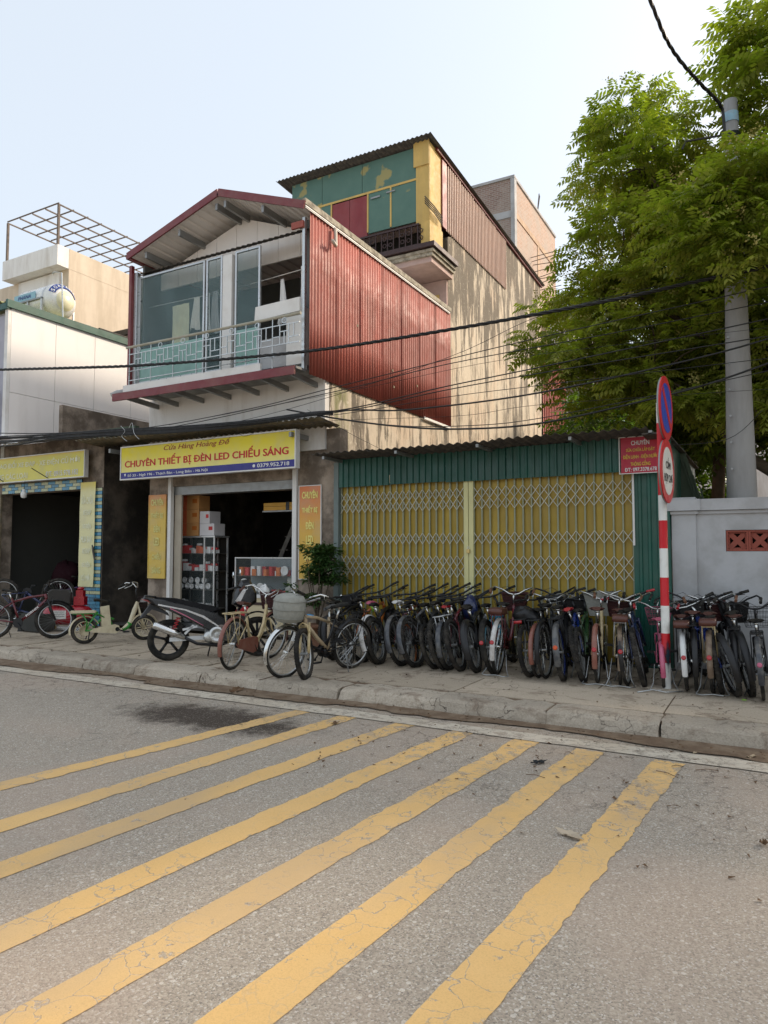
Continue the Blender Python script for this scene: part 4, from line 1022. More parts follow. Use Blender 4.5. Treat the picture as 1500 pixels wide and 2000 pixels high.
def arc_guard(Rw, a0, a1, w, flare=0.0):
    def f():
        q = M(); n_ = 18; r_ = Rw + .018
        for i in range(n_ + 1):
            a = R(a0 + (a1 - a0) * i / n_)
            for (y, dr) in ((-w, -.012), (-w * .6, .004), (0, .009), (w * .6, .004), (w, -.012)):
                for t in (0,): q.v.append((math.cos(a) * (r_ + dr), y, math.sin(a) * (r_ + dr)))
        for i in range(n_):
            for k in range(4): a = i * 5 + k; q.f.append((a, a + 1, a + 6, a + 5))
        # inner skin
        b0 = len(q.v); q.v += [(x * .992, y * .92, z * .992) for x, y, z in q.v[:b0]]
        for i in range(n_):
            for k in range(4): a = b0 + i * 5 + k; q.f.append((a, a + 5, a + 6, a + 1))
        return q
    return f
def mk_basket(kind, sw=.17, sl=.13, h=.23):
    def f():
        q = M()
        if kind == 'cover':
            q.lathe((.02, 0, -.02), [(.11, 0), (.165, .02), (.19, .10), (.198, .18), (.19, .27), (.165, .31), (.10, .335), (.02, .345)], 'z', 22)
            for zz, rr in ((.06, .184), (.16, .201), (.26, .196)): q.torus((.02, 0, -.02 + zz), rr, .005, 'z', 22, 4)
            return q
        def ring(t): 
            k = .72 + .28 * t; return [(x * k, y * k, t * h) for x, y in ((-sl, -sw), (-sl * .2, -sw * 1.04), (sl, -sw * .85), (sl * 1.08, 0), (sl, sw * .85), (-sl * .2, sw * 1.04), (-sl, sw))]
        if kind == 'woven':
            nr = 12
            for i in range(nr + 1):
                t = i / nr; rg = ring(t); q.path([(x, y, z + .004 * ((j + i) % 2)) for j, (x, y, z) in enumerate(rg)], .007 if i < nr else .011, 4, closed=True)
            lo, hi = ring(0), ring(1)
            for a, b_ in zip(lo, hi): q.tube(a, b_, .008, 4)
            q.add(lo, [tuple(range(7))])
            # weave wall, just inside the rods
            for i in range(7):
                a, b_ = ring(.02)[i], ring(.02)[(i + 1) % 7]; c, d = ring(.80)[(i + 1) % 7], ring(.80)[i]
                q.add([tuple(v * (.975 if k < 2 else 1) for k, v in enumerate(p)) for p in (a, b_, c, d)], [(0, 1, 2, 3)])
        else:
            for i in range(5):
                t = i / 4; rg = ring(t); q.path(rg, .0045 if i == 4 else .0028, 4, closed=True)
            lo, hi = ring(0), ring(1)
            for i in range(7):
                for k in range(4):
                    t = k / 4; a = Vector(lo[i]).lerp(Vector(lo[(i + 1) % 7]), t); b_ = Vector(hi[i]).lerp(Vector(hi[(i + 1) % 7]), t); q.tube(a, b_, .0022, 3)
            for k in range(5): y = -.12 + .06 * k; q.tube((-.09, y, 0), (.09, y, 0), .0022, 3)
            if kind == 'solid':
                for i in range(7):
                    a, b_ = lo[i], lo[(i + 1) % 7]; c, d = hi[(i + 1) % 7], hi[i]; q.add([a, b_, c, d], [(0, 1, 2, 3)])
                q.add(lo, [tuple(range(7))])
        return q
    return f
def frame_mtb(s):
    def f():
        q = M(); hb, ht = Vector((.375, 0, .66)), Vector((.345, 0, .78)); bb = Vector((-.09, 0, .29)); st = Vector((-.235, 0, .70)); ra = Vector((-.525, 0, .33)); stj = Vector((-.215, 0, .64))
        q.tube(hb, ht, .026, 8); q.path([ht - Vector((0, 0, .02)), ht.lerp(stj, .5) + Vector((0, 0, .012)), stj], .020, 8); q.path([hb + Vector((-.005, 0, .02)), hb.lerp(bb, .5) - Vector((0, 0, .01)), bb], .027, 8)
        q.tube(bb, st, .018, 8); q.lathe(bb, [(.026, -.035), (.026, .035)], 'y', 10)
        for sy in (-1, 1):
            q.path([bb + Vector((0, sy * .02, 0)), Vector((-.25, sy * .055, .30)), ra + Vector((0, sy * .062, 0))], [.012, .011, .009], 6)
            q.path([stj + Vector((0, sy * .018, -.01)), Vector((-.33, sy * .055, .55)), ra + Vector((0, sy * .062, 0))], [.011, .010, .008], 6)
        return q
    return f
def frame_city(s):
    def f():
        q = M(); hb, ht = Vector((.36, 0, .60)), Vector((.315, 0, .78)); bb = Vector((-.07, 0, .27)); st = Vector((-.22, 0, .66)); ra = Vector((-.525, 0, .33))
        q.tube(hb, ht, .020, 8)
        q.path([ht + Vector((.01, 0, -.05)), Vector((.27, 0, .52)), Vector((.17, 0, .36)), Vector((.02, 0, .30)), Vector((-.12, 0, .41))], .022, 8)
        q.path([hb + Vector((0, 0, .02)), Vector((.27, 0, .42)), Vector((.13, 0, .29)), bb], .018, 8)
        q.tube(bb, st, .016, 8); q.lathe(bb, [(.024, -.035), (.024, .035)], 'y', 10)
        for sy in (-1, 1):
            q.path([bb + Vector((0, sy * .02, 0)), Vector((-.25, sy * .05, .30)), ra + Vector((0, sy * .06, 0))], .009, 6)
            q.path([st + Vector((0, sy * .016, -.10)), Vector((-.33, sy * .05, .52)), ra + Vector((0, sy * .06, 0))], .008, 6)
        return q
    return f
def mk_fork(kind):
    def f():
        q = M(); top = Vector((.375, 0, .66)) if kind == 'mtb' else Vector((.36, 0, .60)); ax = Vector((.525, 0, .33)); wr = .022 if kind == 'mtb' else .013
        crown = top + Vector((.012, 0, -.02))
        q.tube(crown + Vector((0, -.055, 0)), crown + Vector((0, .055, 0)), .022 if kind == 'mtb' else .015, 8)
        for sy in (-1, 1):
            a = crown + Vector((0, sy * .055, 0))
            if kind == 'mtb': q.path([a + Vector((-.01, 0, .04)), a.lerp(ax + Vector((0, sy * .055, 0)), .45), ax + Vector((.0, sy * .06, -.01))], [.014, .020, .017], 8)
            else: q.path([a, a.lerp(ax, .55) + Vector((-.025, sy * .03, 0)), ax + Vector((0, sy * .052, 0))], [.012, .011, .008], 6)
        if kind == 'mtb': q.path([Vector((.43, -.06, .53)), Vector((.47, -.05, .66)), Vector((.475, 0, .69)), Vector((.47, .05, .66)), Vector((.43, .06, .53))], .011, 6)
        return q
    return f
def mk_bar(kind):
    def f():
        q = M()
        if kind == 'mtb':
            q.path([(.345, 0, .78), (.333, 0, .86), (.385, 0, .93)], .017, 8)
            q.path([(.36, -.32, .975), (.375, -.20, .965), (.385, -.06, .935), (.385, .06, .935), (.375, .20, .965), (.36, .32, .975)], .0125, 8)
        else:
            q.path([(.315, 0, .78), (.29, 0, .89), (.31, 0, .925)], .0125, 8)
            q.path([(.06, -.27, .955), (.16, -.285, 1.0), (.26, -.25, 1.025), (.31, -.15, .985), (.318, -.07, .935), (.31, 0, .92), (.318, .07, .935), (.31, .15, .985), (.26, .25, 1.025), (.16, .285, 1.0), (.06, .27, .955)], .011, 8)
        return q
    return f
def mk_grip(kind, sy):
    def f():
        q = M()
        if kind == 'mtb': q.path([(.359, sy * .325, .976), (.366, sy * .26, .972), (.371, sy * .225, .969)], [.018, .016, .018], 8)
        else: q.path([(.05, sy * .267, .951), (.10, sy * .275, .972), (.155, sy * .284, .998)], [.018, .016, .018], 8)
        return q
    return f
def mk_lever(kind, sy):
    def f():
        q = M()
        if kind == 'mtb': q.path([(.385, sy * .20, .965), (.43, sy * .215, .945), (.435, sy * .30, .94)], .0055, 5)
        else: q.path([(.22, sy * .275, 1.01), (.20, sy * .262, .965), (.09, sy * .255, .925)], .0055, 5)
        return q
    return f
def mk_cables(kind):
    def f():
        q = M(); zt = .955 if kind == 'mtb' else .99; x0 = .40 if kind == 'mtb' else .27
        q.path([(x0, -.2, zt), (.50, -.16, zt + .02), (.50, -.02, .90), (.40, .03, .74)], .0028, 4)
        q.path([(x0, .2, zt), (.52, .12, zt + .03), (.53, -.02, .93), (.42, .0, .64)], .0028, 4); return q
    return f
def mk_saddle(kind):
    def f():
        q = M(); n_ = 9; hw = .075 if kind == 'mtb' else .095
        for i in range(n_ + 1):
            t = i / n_; x = -.40 + .26 * t; w = hw * (1 - t) ** .55 + .022 if t < 1 else .018
            w = [.55, .9, 1, .95, .8, .6, .42, .32, .27, .18][i] * hw
            z = .83 + .012 * math.cos(t * 3.4) + .01 * (1 - t)
            for k in range(8):
                a = 2 * math.pi * k / 8; q.v.append((x, math.cos(a) * w, z + math.sin(a) * (.026 if math.sin(a) < 0 else .020)))
        for i in range(n_):
            for k in range(8): q.f.append((i * 8 + k, i * 8 + (k + 1) % 8, i * 8 + 8 + (k + 1) % 8, i * 8 + 8 + k))
        q.f.append(tuple(range(8))); q.f.append(tuple(n_ * 8 + k for k in reversed(range(8)))); return q
    return f
def mk_post(kind): return lambda: M().path([(-.235, 0, .66), (-.285, 0, .81)], .0135, 8).box(-.31, -.25, -.022, .022, .795, .82)
def mk_chain(kind):
    def f():
        q = M(); c = Vector((-.09 if kind == 'mtb' else -.07, 0, .28)); 
        q.lathe(c, [(.085, -.052), (.088, -.048), (.085, -.044)], 'y', 24)
        q.tube(c + Vector((0, -.05, .083)), (-.525, -.05, .375), .004, 4); q.tube(c + Vector((0, -.05, -.083)), (-.525, -.05, .29), .004, 4); q.lathe((-.525, -.05, .33), [(.045, -.008), (.045, .008)], 'y', 16)
        q.path([c + Vector((0, -.06, 0)), c + Vector((.10, -.075, -.13))], .009, 6); q.path([c + Vector((0, .06, 0)), c + Vector((-.10, .075, .13))], .009, 6)
        return q
    return f
def mk_pedal(kind, sy):
    c = -.09 if kind == 'mtb' else -.07
    xa, z = (c + .10, .15) if sy < 0 else (c - .10, .41)
    return lambda: M().box(xa - .04, xa + .04, min(sy * .085, sy * .17), max(sy * .085, sy * .17), z - .012, z + .012)
def mv(o, mtx): o.matrix_local = mtx @ Matrix.Translation(o.location.copy())
def mk_rack():
    q = M()
    for sy in (-1, 1): q.path([(-.22, sy * .045, .70), (-.34, sy * .06, .725), (-.74, sy * .06, .735)], .007, 5); q.tube((-.68, sy * .06, .733), (-.525, sy * .075, .33), .006, 5); q.tube((-.50, sy * .06, .73), (-.525, sy * .075, .33), .005, 5)
    for x in (-.36, -.50, -.62, -.74): q.tube((x, -.06, .732), (x, .06, .732), .006, 5)
    return q
def mk_stand():
    q = M(); q.path([(-.52, -.09, .30), (-.60, -.12, .08), (-.68, -.16, .012), (-.70, -.10, .008), (-.69, 0, .018), (-.70, .10, .008), (-.68, .16, .012), (-.60, .12, .08), (-.52, .09, .30)], .0065, 5); return q
def mk_kick(): return M().path([(-.36, .06, .32), (-.34, .10, .2), (-.32, .19, .012)], .008, 6)
def mk_guard_city():
    q = M(); q.prism([(.03, .28), (.0, .19), (-.10, .17), (-.50, .28), (-.56, .33), (-.50, .385), (-.10, .39), (.0, .37)], -.068, -.052, axis='y'); return q
BIKES = []
def bicycle(kind, label, rear, heading, frame='black_metal', lean=0, steer=0, R_w=.33, guard=None, fguard=None, saddle='black_rubber', grips='black_rubber', bar=None, basket=None, bmat=None, rack=False, rackmat=None, cushion=None, refl=None, stand='kick', fork=None, rim='zinc', tyre='dusty_tyre', chain='black_metal', cguard=None, scale=1.0, group='second-hand bicycles parked along the garage', z=0.0, tw=None, lamp=False, matrix=None):
    t = thing('bicycle', label, 'bicycle', (0, 0, 0), group); ORG[t.name] = Vector((0, 0, 0))
    k = 'mtb' if kind == 'mtb' else 'city'; tw = tw or (.030 if k == 'mtb' else .019)
    bar = bar or ('black_metal' if k == 'mtb' else 'chrome'); fork = fork or frame
    G_ = MATS
    ht = Vector((.345, 0, .78)) if k == 'mtb' else Vector((.315, 0, .78)); hb = Vector((.375, 0, .66)) if k == 'mtb' else Vector((.36, 0, .60))
    S = Matrix.Translation(hb) @ Matrix.Rotation(R(steer), 4, (ht - hb).normalized()) @ Matrix.Translation(-hb)
    knob = k == 'mtb'
    for nm, X, mt_ in (('rear', -.525, Matrix.Identity(4)), ('front', .525, S)):
        w = part(('tyre', R_w, tw, knob), mk_tyre(R_w, tw, knob), 'wheel', G_[tyre], t, mt_ @ Matrix.Translation((X, 0, R_w)) @ Matrix.Rotation(R(rnd.uniform(0, 90)), 4, 'Y'))
        part(('rim', R_w, tw), mk_rim(R_w, tw), 'rim', G_[rim], w); part(('spokes', R_w, tw), mk_spokes(R_w, tw), 'spokes', G_['chrome' if k == 'city' else 'steel_grey'], w, smooth=False)
    if k == 'mtb': part('fm', frame_mtb(0), 'frame', G_[frame], t)
    else: part('fc', frame_city(0), 'frame', G_[frame], t)
    part('fork' + k, mk_fork(k), 'fork', G_[fork], t, S)
    hbr = part('bar' + k, mk_bar(k), 'handlebar', G_[bar], t, S)
    for sy in (-1, 1):
        part(('grip', k, sy), mk_grip(k, sy), 'grip', G_[grips], hbr); part(('lev', k, sy), mk_lever(k, sy), 'brake_lever', G_['chrome' if k == 'city' else 'black_metal'], hbr)
    part('cab' + k, mk_cables(k), 'brake_cable', G_['cable_black'], hbr)
    part('sad' + k, mk_saddle(k), 'saddle', G_[saddle], t); part('post' + k, mk_post(k), 'seat_post', G_['chrome'], t)
    part('chain' + k, mk_chain(k), 'crankset', G_[chain], t)
    for sy in (-1, 1): part(('ped', k, sy), mk_pedal(k, sy), 'pedal', G_['black_plastic'], t, smooth=False)
    if guard:
        part(('rg', R_w, k), arc_guard(R_w, 30, 200, .030 if k == 'city' else .036), 'rear_mudguard', G_[guard], t, Matrix.Translation((-.525, 0, R_w)))
        if refl: 
            a = R(165); part('refl', lambda: M().lathe((0, 0, 0), [(.026, -.004), (.026, -.012), (.016, -.016)], 'x', 14), 'reflector', G_[refl], t, Matrix.Translation((-.525 + math.cos(a) * (R_w + .035), 0, R_w + math.sin(a) * (R_w + .035))) @ Matrix.Rotation(R(15), 4, 'Y'))
    if fguard: part(('fg', R_w, k), arc_guard(R_w, -20, 125, .028 if k == 'city' else .034), 'front_mudguard', G_[fguard], t, S @ Matrix.Translation((.525, 0, R_w)))
    if rack:
        part('rack', mk_rack, 'rear_rack', G_[rackmat or 'black_metal'], t)
        if cushion: part('cushion', lambda: M().prism([(-.76, .742), (-.76, .79), (-.74, .81), (-.46, .81), (-.44, .79), (-.44, .742)], -.085, .085, axis='y', taper=.92), 'rear_cushion', G_[cushion], t)
    if basket:
        big = basket == 'solid' and bmat == 'grey_weave'
        part(('bsk', basket, big), mk_basket(basket, .21, .17, .29) if big else mk_basket(basket), 'basket', G_[bmat or 'black_metal'], t, S @ Matrix.Translation((.50, 0, .70)))
        part('bskarm', lambda: M().beam((.35, 0, .72), (.46, 0, .72), .05, .012), 'basket_bracket', G_['steel_grey'], t, S)
    if stand == 'kick': part('kick', mk_kick, 'kickstand', G_['steel_grey'], t)
    elif stand == 'wide': part('wide', mk_stand, 'stand', G_['zinc'], t)
    if cguard: part('cg', mk_guard_city, 'chain_guard', G_[cguard], t, smooth=False)
    if lamp: part('bell', lambda: M().lathe((0, 0, 0), [(.02, 0), (.02, .01), (.012, .022), (.002, .026)], 'z', 12), 'bell', G_['chrome'], hbr, Matrix.Translation((.372, .14, .96) if k == 'mtb' else (.305, .14, 1.0)))
    if refl and not guard and rack: part('reflb', lambda: M().box(-.755, -.745, -.05, .05, .69, .725), 'reflector', G_[refl], t)
    # place by the rear wheel's contact point; lean about the ground line
    if matrix is None:
        h_ = R(heading); rear = Vector(rear)
        matrix = Matrix.Translation((rear.x, rear.y, z)) @ Matrix.Rotation(h_, 4, 'Z') @ Matrix.Rotation(R(-lean), 4, 'X') @ Matrix.Scale(scale, 4) @ Matrix.Translation((.525, 0, 0))
    t.matrix_world = matrix; ORG[t.name] = matrix.translation.copy()
    BIKES.append(t); return t
mat('reflector_red', (.40, .008, .012), .25, coat=.5); mat('reflector_orange', (.6, .08, .01), .3)
mat('brown_leather', (.085, .026, .016), .5, var=.2, coat=.15); mat('brown_wicker', (.055, .012, .011), .55, var=.25)
mat('frame_cream', (.58, .46, .24), .35, coat=.4, dirt=(.3, .2, .1), dscale=9, damt=.4); mat('guard_rust', (.23, .075, .05), .45, var=.15, coat=.2, dirt=(.3, .2, .15), dscale=12, damt=.3)
mat('frame_maroon', (.12, .008, .014), .3, coat=.5); mat('frame_teal', (.01, .16, .24), .3, coat=.4); mat('frame_navy', (.012, .022, .08), .3, coat=.4); mat('frame_blue', (.008, .03, .19), .3, coat=.4)
mat('frame_green', (.025, .07, .02), .3, coat=.4); mat('frame_pink', (.50, .10, .18), .35, coat=.4); mat('frame_orange', (.35, .09, .01), .35, coat=.4); mat('frame_red', (.40, .01, .02), .3, coat=.4)
mat('frame_white', (.58, .56, .52), .35, coat=.3, dirt=(.3, .25, .18), dscale=8, damt=.4); mat('frame_silver', (.38, .38, .38), .3, .5); mat('frame_slate', (.035, .04, .05), .4, coat=.3, dirt=(.2, .19, .17), dscale=9)
mat('guard_white', (.66, .65, .63), .4, dirt=(.3, .25, .2), dscale=10); mat('guard_brown', (.15, .10, .065), .5, dirt=(.3, .24, .17), dscale=10); mat('seat_white', (.68, .68, .66), .5); mat('frame_purple', (.06, .02, .10), .35)
mat('frame_beige', (.46, .36, .23), .4, dirt=(.25, .17, .1), dscale=8, damt=.4); mat('grey_weave', (.30, .30, .265), .8, var=.3, vscale=20, bump=.2); mat('grip_brown', (.16, .07, .035), .6); mat('skyblue', (.03, .25, .50), .5)
def bg(x, y): return gnd(x, y)
ML = 'mountain bike'
# --- row of mountain bikes leaning on their stands, rear wheels to the street
row = [
 ('mtb', 'black bicycle with a black wire basket, first of the row beside the potted plant', (692, 1284), 96, dict(frame='black_metal', lean=12, steer=19, basket='solid', bmat='black_metal', kindbar=1, lamp=True)),
 ('mtb', 'mountain bike with an orange frame, its rear tyre knobbly and dusty, second of the row', (741, 1290), 92, dict(frame='frame_orange', fork='black_metal', lean=13, steer=21)),
 ('mtb', 'mountain bike with a pink saddle and a white front mudguard', (776, 1290), 93, dict(frame='black_metal', saddle='frame_pink', guard='guard_white', lean=14, steer=23)),
 ('mtb', 'mountain bike with a flat white saddle and red frame parts', (806, 1299), 92, dict(frame='frame_maroon', saddle='seat_white', fork='black_metal', lean=12, steer=21, guard='frame_slate')),
 ('mtb', 'mountain bike with a dark slate mudguard and a rear rack', (838, 1300), 93, dict(frame='frame_slate', guard='frame_slate', lean=13, steer=23, rack=True)),
 ('mtb', 'small wheeled mountain bike with no mudguard, left of the red covered saddle', (862, 1307), 94, dict(frame='black_metal', lean=15, steer=19, R_w=.30)),
 ('mtb', 'mountain bike with a red covered saddle and a knobbly tyre', (893, 1308), 92, dict(frame='black_metal', saddle='frame_red', guard='frame_slate', lean=10, steer=21, rack=True, rackmat='zinc')),
 ('mtb', 'mountain bike with a thin dark red frame, grey tyre and blue cable wrap', (918, 1309), 95, dict(frame='frame_maroon', fork='black_metal', lean=14, steer=23)),
 ('mtb', 'mountain bike with a blue bag slung at its handlebar, left of the teal bike', (945, 1313), 96, dict(frame='black_metal', fork='frame_silver', lean=14, steer=25, guard='black_metal')),
 ('mtb', 'mountain bike with a teal blue frame and a red dot reflector', (978, 1315), 94, dict(frame='frame_teal', guard='black_rubber', refl='reflector_red', lean=11, steer=23)),
 ('city', 'ladies bicycle with a white rear mudguard, red dot and dark red wicker basket', (1006, 1306), 94, dict(frame='frame_maroon', guard='guard_white', refl='reflector_red', basket='woven', bmat='brown_wicker', rack=True, rackmat='frame_maroon', cushion='brown_leather', stand='wide', grips='grip_brown', steer=2)),
 ('mtb', 'black bicycle with a wide red plate reflector under its rack', (1042, 1324), 93, dict(frame='black_metal', rack=True, refl='reflector_red', lean=8, steer=19)),
 ('city', 'bicycle with a rusty pink rear mudguard, left of the silver handlebars', (1072, 1318), 95, dict(frame='black_metal', guard='guard_rust', rack=True, rackmat='black_metal', lean=5, steer=-6, basket='wire', bmat='frame_silver', saddle='black_rubber')),
 ('mtb', 'bicycle with an orange plate reflector, grey mudguard and blue rim', (1102, 1334), 96, dict(frame='black_metal', guard='frame_slate', rack=True, refl='reflector_orange', lean=6, steer=21, rim='frame_blue', basket='wire', bmat='frame_silver')),
 ('mtb', 'mountain bike with a blue and white down tube and a red and white saddle', (1146, 1334), 97, dict(frame='frame_blue', fork='black_metal', saddle='frame_red', lean=13, steer=6, basket='solid', bmat='black_metal')),
 ('city', 'cream bicycle with a terracotta rear mudguard and a round red brown saddle', (1181, 1328), 95, dict(frame='frame_cream', guard='guard_rust', refl='reflector_red', rack=False, saddle='brown_leather', lean=3, steer=6, stand='wide', basket='solid', bmat='grey_weave', grips='black_rubber')),
 ('city', 'cream bicycle with a brown rear cushion, dark wicker basket and speckled mudguard', (1226, 1329), 97, dict(frame='frame_cream', guard='guard_brown', refl='reflector_red', rack=True, rackmat='frame_silver', cushion='brown_leather', saddle='brown_leather', stand='wide', basket='woven', bmat='brown_wicker', steer=-4, grips='grip_brown')),
 ('mtb', 'navy mountain bike with red grips and dusty knobbly tyre, left of the banded post', (1266, 1340), 100, dict(frame='frame_navy', lean=14, steer=4, grips='frame_red')),
]
row += [
 ('mtb', 'black mountain bike squeezed in between the first and the orange framed bike', (716, 1282), 95, dict(frame='black_metal', lean=15, steer=20, guard='black_plastic')),
 ('mtb', 'plain black mountain bike between the pink saddle and the white saddle', (790, 1288), 96, dict(frame='black_metal', lean=15, steer=24)),
 ('mtb', 'black mountain bike with orange rims, left of the small wheeled one', (849, 1294), 97, dict(frame='black_metal', lean=13, steer=20, rim='frame_orange')),
 ('mtb', 'silver forked black mountain bike just right of the red covered saddle', (905, 1300), 97, dict(frame='black_metal', fork='frame_silver', lean=14, steer=22)),
 ('mtb', 'black mountain bike half hidden left of the teal bike', (961, 1306), 97, dict(frame='black_metal', lean=15, steer=22, guard='black_plastic')),
 ('city', 'black city bicycle with silver basket between the rusty pink guard and orange plate bikes', (1088, 1318), 95, dict(frame='black_metal', lean=4, basket='wire', bmat='frame_silver', bar='black_metal', guard='black_metal')),
 ('mtb', 'green framed mountain bike behind the blue and white one', (1160, 1322), 96, dict(frame='frame_green', fork='black_metal', lean=8, steer=6, bar='black_metal')),
 ('city', 'black bicycle with dark saddle just left of the navy mountain bike', (1246, 1326), 95, dict(frame='black_metal', lean=5, guard='black_metal', bar='chrome')),
]
# --- right of the post
row += [
 ('city', 'small pink bicycle with a pink saddle, behind the banded post', (1322, 1318), 95, dict(frame='frame_pink', saddle='frame_pink', guard='frame_pink', lean=2, R_w=.28, stand='wide', basket='wire', bmat='frame_pink', grips='frame_red', scale=.92, chain='frame_pink')),
 ('city', 'bicycle with a pale pink rear mudguard, oval red reflector and brown cushion', (1353, 1336), 97, dict(frame='frame_white', guard='seat_white', refl='reflector_red', rack=True, cushion='brown_leather', saddle='brown_leather', lean=3, steer=-19, bar='black_metal', fguard='guard_white')),
 ('city', 'cream bicycle seen from behind with dark red wicker basket, brown saddle and wide stand', (1393, 1358), 94, dict(frame='frame_cream', guard='guard_brown', refl='reflector_red', rack=True, rackmat='frame_cream', cushion='brown_leather', saddle='brown_leather', stand='wide', basket='woven', bmat='brown_wicker', grips='grip_brown', steer=2)),
 ('mtb', 'mountain bike with a bright blue frame and a shiny black rear mudguard', (1440, 1364), 106, dict(frame='frame_blue', guard='black_plastic', lean=14, steer=25, bar='chrome', basket='solid', bmat='black_metal')),
 ('city', 'bicycle with a pink plate reflector and dark mudguard, rightmost of the row', (1492, 1372), 93, dict(frame='black_metal', guard='frame_slate', rack=True, refl='frame_pink', saddle='black_rubber', basket='wire', bmat='black_metal', bar='black_metal', lean=3)),
 ('city', 'black bicycle with a black mudguard between the white guard and cream bicycles', (1374, 1330), 95, dict(frame='black_metal', guard='black_metal', bar='black_metal', saddle='brown_leather', rack=True, lean=3)),
 ('mtb', 'plain black mountain bike just right of the cream bicycle with wide stand', (1417, 1342), 98, dict(frame='black_metal', lean=9, steer=6)),
 ('mtb', 'black mountain bike between the bright blue one and the rightmost bicycle', (1471, 1352), 97, dict(frame='black_metal', lean=8, steer=4, guard='black_metal')),
 ('city', 'dark bicycle with a black basket half hidden behind the blue mountain bike', (1452, 1330), 92, dict(frame='black_metal', guard='black_metal', basket='solid', bmat='black_metal', bar='black_metal', saddle='brown_leather', rack=True, lean=4)),
]
for kind, lab, (px_, py_), hd, kw in row:
    kw = dict(kw); kw.pop('kindbar', None); p_ = bg(px_, py_ - 4)
    if p_.y + 1.42 > 9.80: p_.y = 9.80 - 1.42 if p_.y > 8.38 else p_.y
    rj = random.Random(lab); kw['scale'] = kw.get('scale', 1.0) * rj.uniform(.94, 1.03); kw['lean'] = kw.get('lean', 0) + rj.uniform(-2.5, 2.5); kw['steer'] = kw.get('steer', 0) + rj.uniform(-7, 7)
    bicycle(kind, lab, p_, hd + rj.uniform(-4, 4), **kw)
# more bicycles standing off the frame's right edge continue the row
for i, (x_, fr, bk) in enumerate(((.55, 'frame_maroon', 'wire'), (1.0, 'black_metal', None), (1.5, 'frame_teal', 'wire'))):
    bicycle('city', ('dark red', 'black', 'teal')[i] + ' city bicycle standing further along the grey wall, beyond the picture edge', (x_, 8.2, 0), 93, frame=fr, guard='frame_slate', basket=bk, rack=True)
# --- the ones in front
cream_bike = bicycle('city', 'cream bicycle with dark wicker basket and red brown mudguards, beside the motorbike', (-6.12, 7.02, 0), 101, frame='frame_cream', guard='guard_rust', fguard='guard_rust', rack=True, rackmat='frame_cream', saddle='brown_leather', basket='woven', bmat='brown_wicker', grips='brown_leather', steer=-12, lean=-3, cguard='guard_rust', group=None)
bicycle('city', 'black bicycle with a big grey covered basket and chrome mudguard, front wheel to the street', (-4.84, 7.86, 0), -108, frame='black_metal', R_w=.315, fguard='chrome', guard='black_metal', basket='cover', bmat='grey_weave', grips='black_rubber', bar='chrome', steer=6, lean=4, rim='zinc', rack=True, group=None)
bicycle('mtb', 'beige mountain bike with a cream suspension fork, front wheel to the street', (-4.94, 7.92, 0), -86, frame='frame_beige', R_w=.315, fork='frame_cream', lean=-10, steer=14, scale=.97, saddle='frame_slate', bar='frame_silver', group=None, grips='black_rubber')
red_mtb = bicycle('mtb', 'dark red mountain bike with white lettering on its down tube, at the repair shop entrance', (-11.98, 7.52, 0), 30, frame='frame_maroon', fguard='black_plastic', fork='black_metal', lean=2, steer=32, stand='kick', group=None)
tx = text('FORNIX', .27, .040, (.14, -.031, .475), MATS['lamp_white'], None, bold=.03); tx.parent = red_mtb; tx.location = (.145, -.031, .477); tx.rotation_euler = (R(90), R(-38), 0)
# upside-down bike and others inside the repair shop
def flip(px_, Y, hd, roll=180, zc=.98, tilt=0):
    p_ = at(px_, 1180, Y); return Matrix.Translation((p_.x, Y, zc)) @ Matrix.Rotation(R(hd), 4, 'Z') @ Matrix.Rotation(R(tilt), 4, 'Y') @ Matrix.Rotation(R(roll), 4, 'X')
bicycle('mtb', 'mountain bike turned upside down for repair, wheels in the air, behind the dark red bike', (0, 0, 0), 0, frame='frame_navy', stand=None, group='bicycles being mended in the repair shop', matrix=flip(60, 9.0, 38, 180, .99), tyre='dusty_tyre')
bicycle('mtb', 'black bicycle standing on its wheels inside the dark repair shop near the compressor', (-13.2, 10.15, 0), 30, frame='black_metal', lean=10, steer=20, group='bicycles being mended in the repair shop')
bicycle('mtb', 'purple framed bicycle leaning in the back of the repair shop', (-14.3, 10.2, 0), 15, frame='frame_purple', lean=8, steer=-20, group='bicycles being mended in the repair shop')
bicycle('city', 'old dark bicycle with a tall front wheel deep inside the repair shop', (-13.6, 11.1, 0), 60, frame='black_metal', lean=4, steer=30, group='bicycles being mended in the repair shop')
bicycle('mtb', 'stripped bicycle lying against the tiled column inside the repair shop', (-12.95, 10.7, 0), 120, frame='frame_navy', lean=12, steer=10, group='bicycles being mended in the repair shop')

# loads on the bicycles: things of their own
def blob(name, label, cat, c, rx_, ry_, rz_, mm, seed=0, rough_=.18):
    rr = random.Random(seed); q = M(); n1, n2 = 14, 9
    ph = [rr.uniform(0, 6.28) for _ in range(6)]
    for j in range(n2 + 1):
        th = math.pi * j / n2
        for i in range(n1):
            a = 2 * math.pi * i / n1; k = 1 + rough_ * (math.sin(3 * a + ph[0] + j * .7) * .5 + math.sin(5 * th + ph[1] + i) * .35 + math.sin(7 * a + ph[2]) * .25 * math.sin(th))
            q.v.append((c[0] + rx_ * k * math.sin(th) * math.cos(a), c[1] + ry_ * k * math.sin(th) * math.sin(a), c[2] + rz_ * k * math.cos(th)))
    for j in range(n2):
        for i in range(n1): q.f.append((j * n1 + i, j * n1 + (i + 1) % n1, (j + 1) * n1 + (i + 1) % n1, (j + 1) * n1 + i))
    o = q.obj(name, mm, None, True, label=label, category=cat); return o
